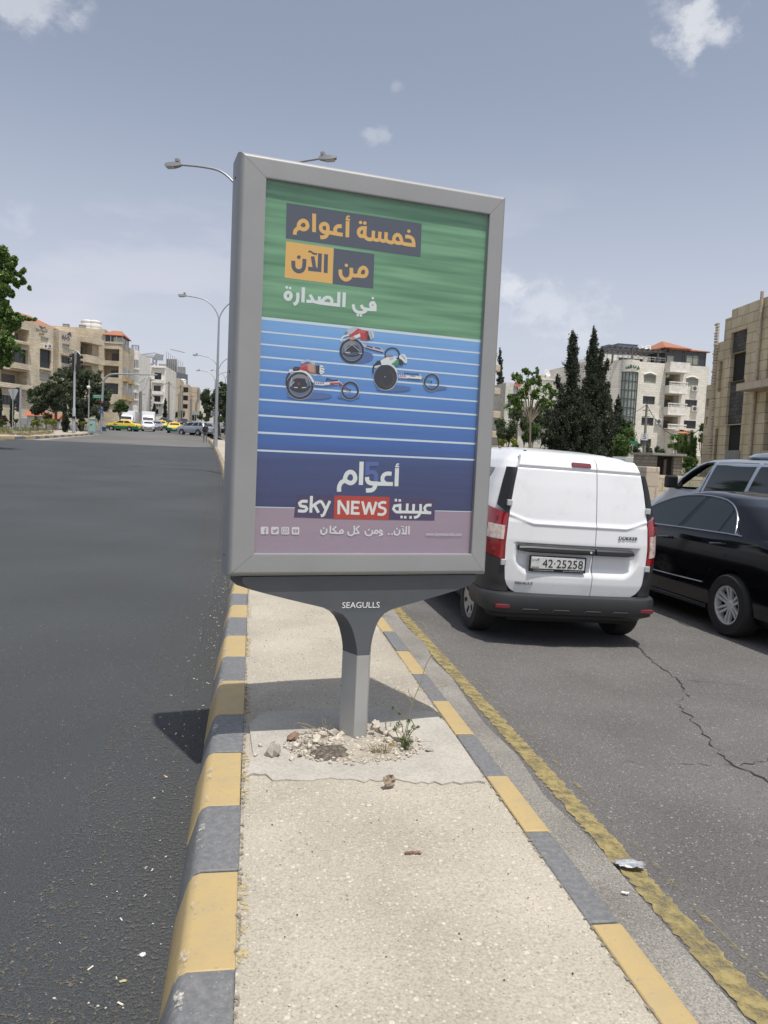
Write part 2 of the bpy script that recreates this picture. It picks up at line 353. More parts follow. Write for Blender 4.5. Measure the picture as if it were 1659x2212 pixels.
strip('gutter', lambda y: [(1.25+bx(y), Zp(y)-.112), (1.40+bx(y), Zp(y)-.113), (1.52+bx(y)+.025*math.sin(y*5)+.02*math.sin(y*13.7), Zp(y)-.122)], 'gutter_concrete', -4, 40)
strip('right_pavement', lambda y: [(10.4+bx(y), Zp(y)-.2), (10.4+bx(y), Zp(y)+.06), (13+bx(y), Zp(y)+.07)], 'far_pave', -8, 340)
strip('right_lot', lambda y: [(12.9+bx(y), Zp(y)+.06), (60+bx(y), Zp(y)+.3), (200, Zp(y)+1.)], 'far_dirt', -8, 340)
# worn yellow edge line: ragged ribbon along the gutter, with thin splash lines beside it
rng = random.Random(5)
def ragged(x0, x1, y0, y1, step, jit, z, gaps=0.):
    mb = MB(); rows = []; y = y0
    while y < y1:
        b = bx(y); q = rng.random
        if gaps and rng.random() < gaps:
            if len(rows) > 1: mb.grid(rows)
            rows = []; y += step*2; continue
        rows.append([(x0+b+(q()-.5)*jit, y, z(x0, y)), (x1+b+(q()-.5)*jit, y, z(x1, y))]); y += step*(.6+.8*q())
    if len(rows) > 1: mb.grid(rows)
    return mb
def rz_(x, y):
    pr = rroad(y); xs_ = [p[0]-bx(y) for p in pr]; return float(np.interp(x, xs_, [p[1] for p in pr]))+.005
worn('worn_yellow', (.32, .255, .10), (.28, .235, .12), 75, .30, .57, 18); worn('worn_splash', (.25, .215, .11), (.27, .235, .14), 60, .50, .66, 7); worn('road_grit', (.08, .076, .070), (.14, .13, .115), 150, .49, .64, 60.)
tag(ragged(1.54, 1.655, -1, 34, .022, .022, rz_).build('road_marking', 'worn_yellow'), kind='structure')
tag(ragged(1.715, 1.745, -1, 24, .05, .008, rz_).build('road_marking', 'worn_splash'), kind='structure')
strip('road_grit', lambda y: [(x+bx(y), Zp(y)-.17-.02*(-x-.24)+.004) for x in (-.40+.02*math.sin(y*3.1), -.36, -.3, -.22)], 'road_grit', -6, 40)
worn('road_grit_thin', (.08, .075, .066), (.16, .148, .125), 150, .54, .62, 60.)
strip('road_grit', lambda y: [(x+bx(y), Zp(y)-.17-.02*(-x-.24)+.003) for x in (-.75+.03*math.sin(y*2.3), -.6, -.39+.02*math.sin(y*3.1))], 'road_grit_thin', -6, 40)
# cracks in the old asphalt
def crack(pts, w, seed):
    r_ = random.Random(seed); mb = MB(); P = [Vector(p) for p in pts]; out = []
    for a, b in zip(P, P[1:]):
        n = max(2, int((b-a).length/.045)); d = (b-a).normalized(); nn = Vector((-d.y, d.x))
        for k in range(n): out.append(a+(b-a)*k/n+nn*r_.gauss(0, .016))
    rows = []
    for i, p in enumerate(out):
        ww = w*r_.uniform(.15, 1.6)*min(1, (len(out)-i)/8); dx = Vector((1, .35)).normalized()*ww/2
        rows.append([(p.x-dx.x, p.y-dx.y, rz_(p.x, p.y)-.001), (p.x+dx.x, p.y+dx.y, rz_(p.x, p.y)-.001)])
    mb.grid(rows); return tag(mb.build('road_crack', 'crack_dark'), kind='structure')
def G(u, w, z=-.24): d = ray(u, w); return (CAM+d*(z-EYE)/d[2])[:2]
crack([G(*q) for q in ((1365, 1382), (1410, 1432), (1460, 1465), (1483, 1500), (1462, 1520), (1500, 1560), (1540, 1610), (1585, 1655), (1659, 1690), (1800, 1770))], .014, 1)
crack([G(*q) for q in ((1580, 1652), (1500, 1660), (1400, 1668), (1320, 1665))], .010, 2)
crack([G(*q) for q in ((1600, 1655), (1680, 1640), (1800, 1620))], .014, 3)
crack([G(*q) for q in ((1483, 1470), (1560, 1478), (1659, 1482))], .007, 4)
# the median: paving, patch, kerb stones
strip('median_pavement', lambda y: [(-.004+bx(y), Zp(y)-.02), (.0+bx(y), Zp(y)), (.3+bx(y), Zp(y)+.008), (.85+bx(y), Zp(y)+.006), (1.155+bx(y), Zp(y)), (1.159+bx(y), Zp(y)-.02)], 'aggregate_concrete', -6, 76, smooth=30)
mb = MB(); r_ = random.Random(8)
fr = []; x = .02
while x < 1.15: fr.append((x, 3.42+.10*math.sin(x*4.1+.5)*.4+r_.gauss(0, .012)+(.07 if x < .12 else 0))); x += .03
bk = [(1.14, 3.5), (1.145, 4.0), (1.12, 4.36), (.9, 4.42), (.5, 4.44), (.1, 4.40), (.03, 4.2), (.05, 3.8)]
poly = fr+bk
mb.face([(p[0], p[1], .0125) for p in poly]); mb.grid([[(p[0], p[1], -.001) for p in poly], [(p[0], p[1], .0125) for p in poly]], True)
tag(mb.build('median_patch', 'cement_patch'), kind='structure')
def kerb(side):
    mb = MB(); r_ = random.Random(3 if side < 0 else 4)
    L0 = [1.07, 1.63, 2.18, 2.72, 3.24, 3.83, 4.38, 5.03, 5.63, 6.27, 6.96, 7.55]
    if side > 0: L0 = [1.08, 1.70, 2.29, 2.91, 3.46, 4.02, 4.59, 5.2, 5.82, 6.46, 7.08, 7.7]
    b = list(L0)
    while b[0] > -3: b.insert(0, b[0]-.58)
    while b[-1] < 75: b.append(b[-1]+.6)
    k0 = b.index(L0[2]); 
    for i in range(len(b)-1):
        y0, y1 = b[i]+.003, b[i+1]-.003; mi = (i-k0) % 2  # 0 = black/first
        mi = mi if side < 0 else mi
        jx = r_.uniform(-.006, .006); jz = r_.uniform(-.004, .004)
        def pr(y):
            o = bx(y)+jx; z = Zp(y)+jz
            if side < 0: return [(o-.002, y, z-.03), (o-.002, y, z+.006), (o-.14, y, z+.006), (o-.163, y, z-.004), (o-.178, y, z-.028), (o-.232, y, z-.20), (o-.232, y, z-.32)]
            return [(o+1.157, y, z-.03), (o+1.157, y, z+.004), (o+1.257, y, z+.003), (o+1.272, y, z-.008), (o+1.278, y, z-.12), (o+1.278, y, z-.25)]
        mb.grid([pr(y0), pr((y0+y1)/2), pr(y1)], mi=mi)
        mb.face(pr(y0), mi); mb.face(pr(y1)[::-1], mi)
    return tag(mb.build('kerb', ['kerb_yellow', 'kerb_black'] if side < 0 else ['kerb_black', 'kerb_yellow'], smooth=40, bevel=.006), kind='structure')
kerb(-1); kerb(1)
# paint that ran over onto the paving, scuffed arrises and a broken darker strip along the kerb gaps
worn('paint_spill', (.42, .33, .16), (.45, .38, .22), 80, .48, .58, 30); worn('scuff', (.50, .48, .43), (.58, .56, .50), 70, .56, .66, 9); worn('seam_dark', (.16, .14, .11), (.27, .24, .19), 110, .50, .60, 40)
L0 = [2.18, 3.24, 4.38, 5.63, 6.96]; L1 = [2.72, 3.83, 5.03, 6.27, 7.55]
for a, b in zip(L0, L1): tag(ragged(.004, .035, a+.02, b-.02, .025, .022, lambda x, y: Zp(y)+.0035).build('road_marking', 'paint_spill'), kind='structure')
tag(ragged(-.004, .014, .5, 14, .014, .008, lambda x, y: Zp(y)+.0065).build('dust_and_seam', 'seam_dark'), kind='structure')
tag(ragged(1.146, 1.160, .5, 14, .014, .006, lambda x, y: Zp(y)+.0065).build('dust_and_seam', 'seam_dark'), kind='structure')
strip('road_marking', lambda y: [(bx(y)-.139, Zp(y)+.0125), (bx(y)-.155, Zp(y)+.0105), (bx(y)-.168, Zp(y)-.0005)], 'scuff', .5, 14)
# left traffic island
I = [(-40., 57.6), (-17.9, 58.4)]
isl = [(-40, 58.0), (-24, 58.2), (-18.6, 58.8), (-17.2, 60.2), (-16.6, 63), (-16.2, 68), (-15.8, 75), (-15.9, 81), (-17, 84), (-20, 85.5), (-40, 87)]
def island(name, pts, z, mat, kerbed, inset=.0):
    mb = MB(); mb.face([(x, y, Zp(y)+z) for x, y in pts]); tag(mb.build(name, mat), kind='structure')
    if not kerbed: return
    mb = MB(); k = 0
    P = [Vector(p) for p in pts]
    for a, b in zip(P, P[1:]):
        n = max(1, int((b-a).length/1.0))
        for i in range(n):
            p, q = a+(b-a)*i/n, a+(b-a)*(i+.985)/n; d = (b-a).normalized(); nn = Vector((d.y, -d.x))*.17
            c = [p, q, q+nn, p+nn]; zz = Zp(p.y)
            mb.grid([[(v.x, v.y, zz-.35) for v in c], [(v.x, v.y, zz+z+.012) for v in c]], True, k % 2, False, True); k += 1
    tag(mb.build('kerb', ['kerb_black', 'kerb_yellow'], bevel=.03), kind='structure')
island('left_pavement', isl, -.03, 'far_pave', True)
gard = [(-40, 60.6), (-24, 60.8), (-19.6, 61.4), (-18.8, 64), (-18.3, 70), (-18.4, 76), (-20, 80), (-40, 82)]
island('garden_bed', gard, .12, 'soil', True)
mb = MB()
for x0, x1, y0, y1 in ((-16.0, -15.2, 60, 82), (-30, -17, 57.0, 57.8)): mb.face([(x0, y0, Zp(y0)-.215), (x1, y0, Zp(y0)-.215), (x1, y1, Zp(y1)-.215), (x0, y1, Zp(y1)-.215)])
tag(mb.build('dust_and_seam', 'dust'), kind='structure')
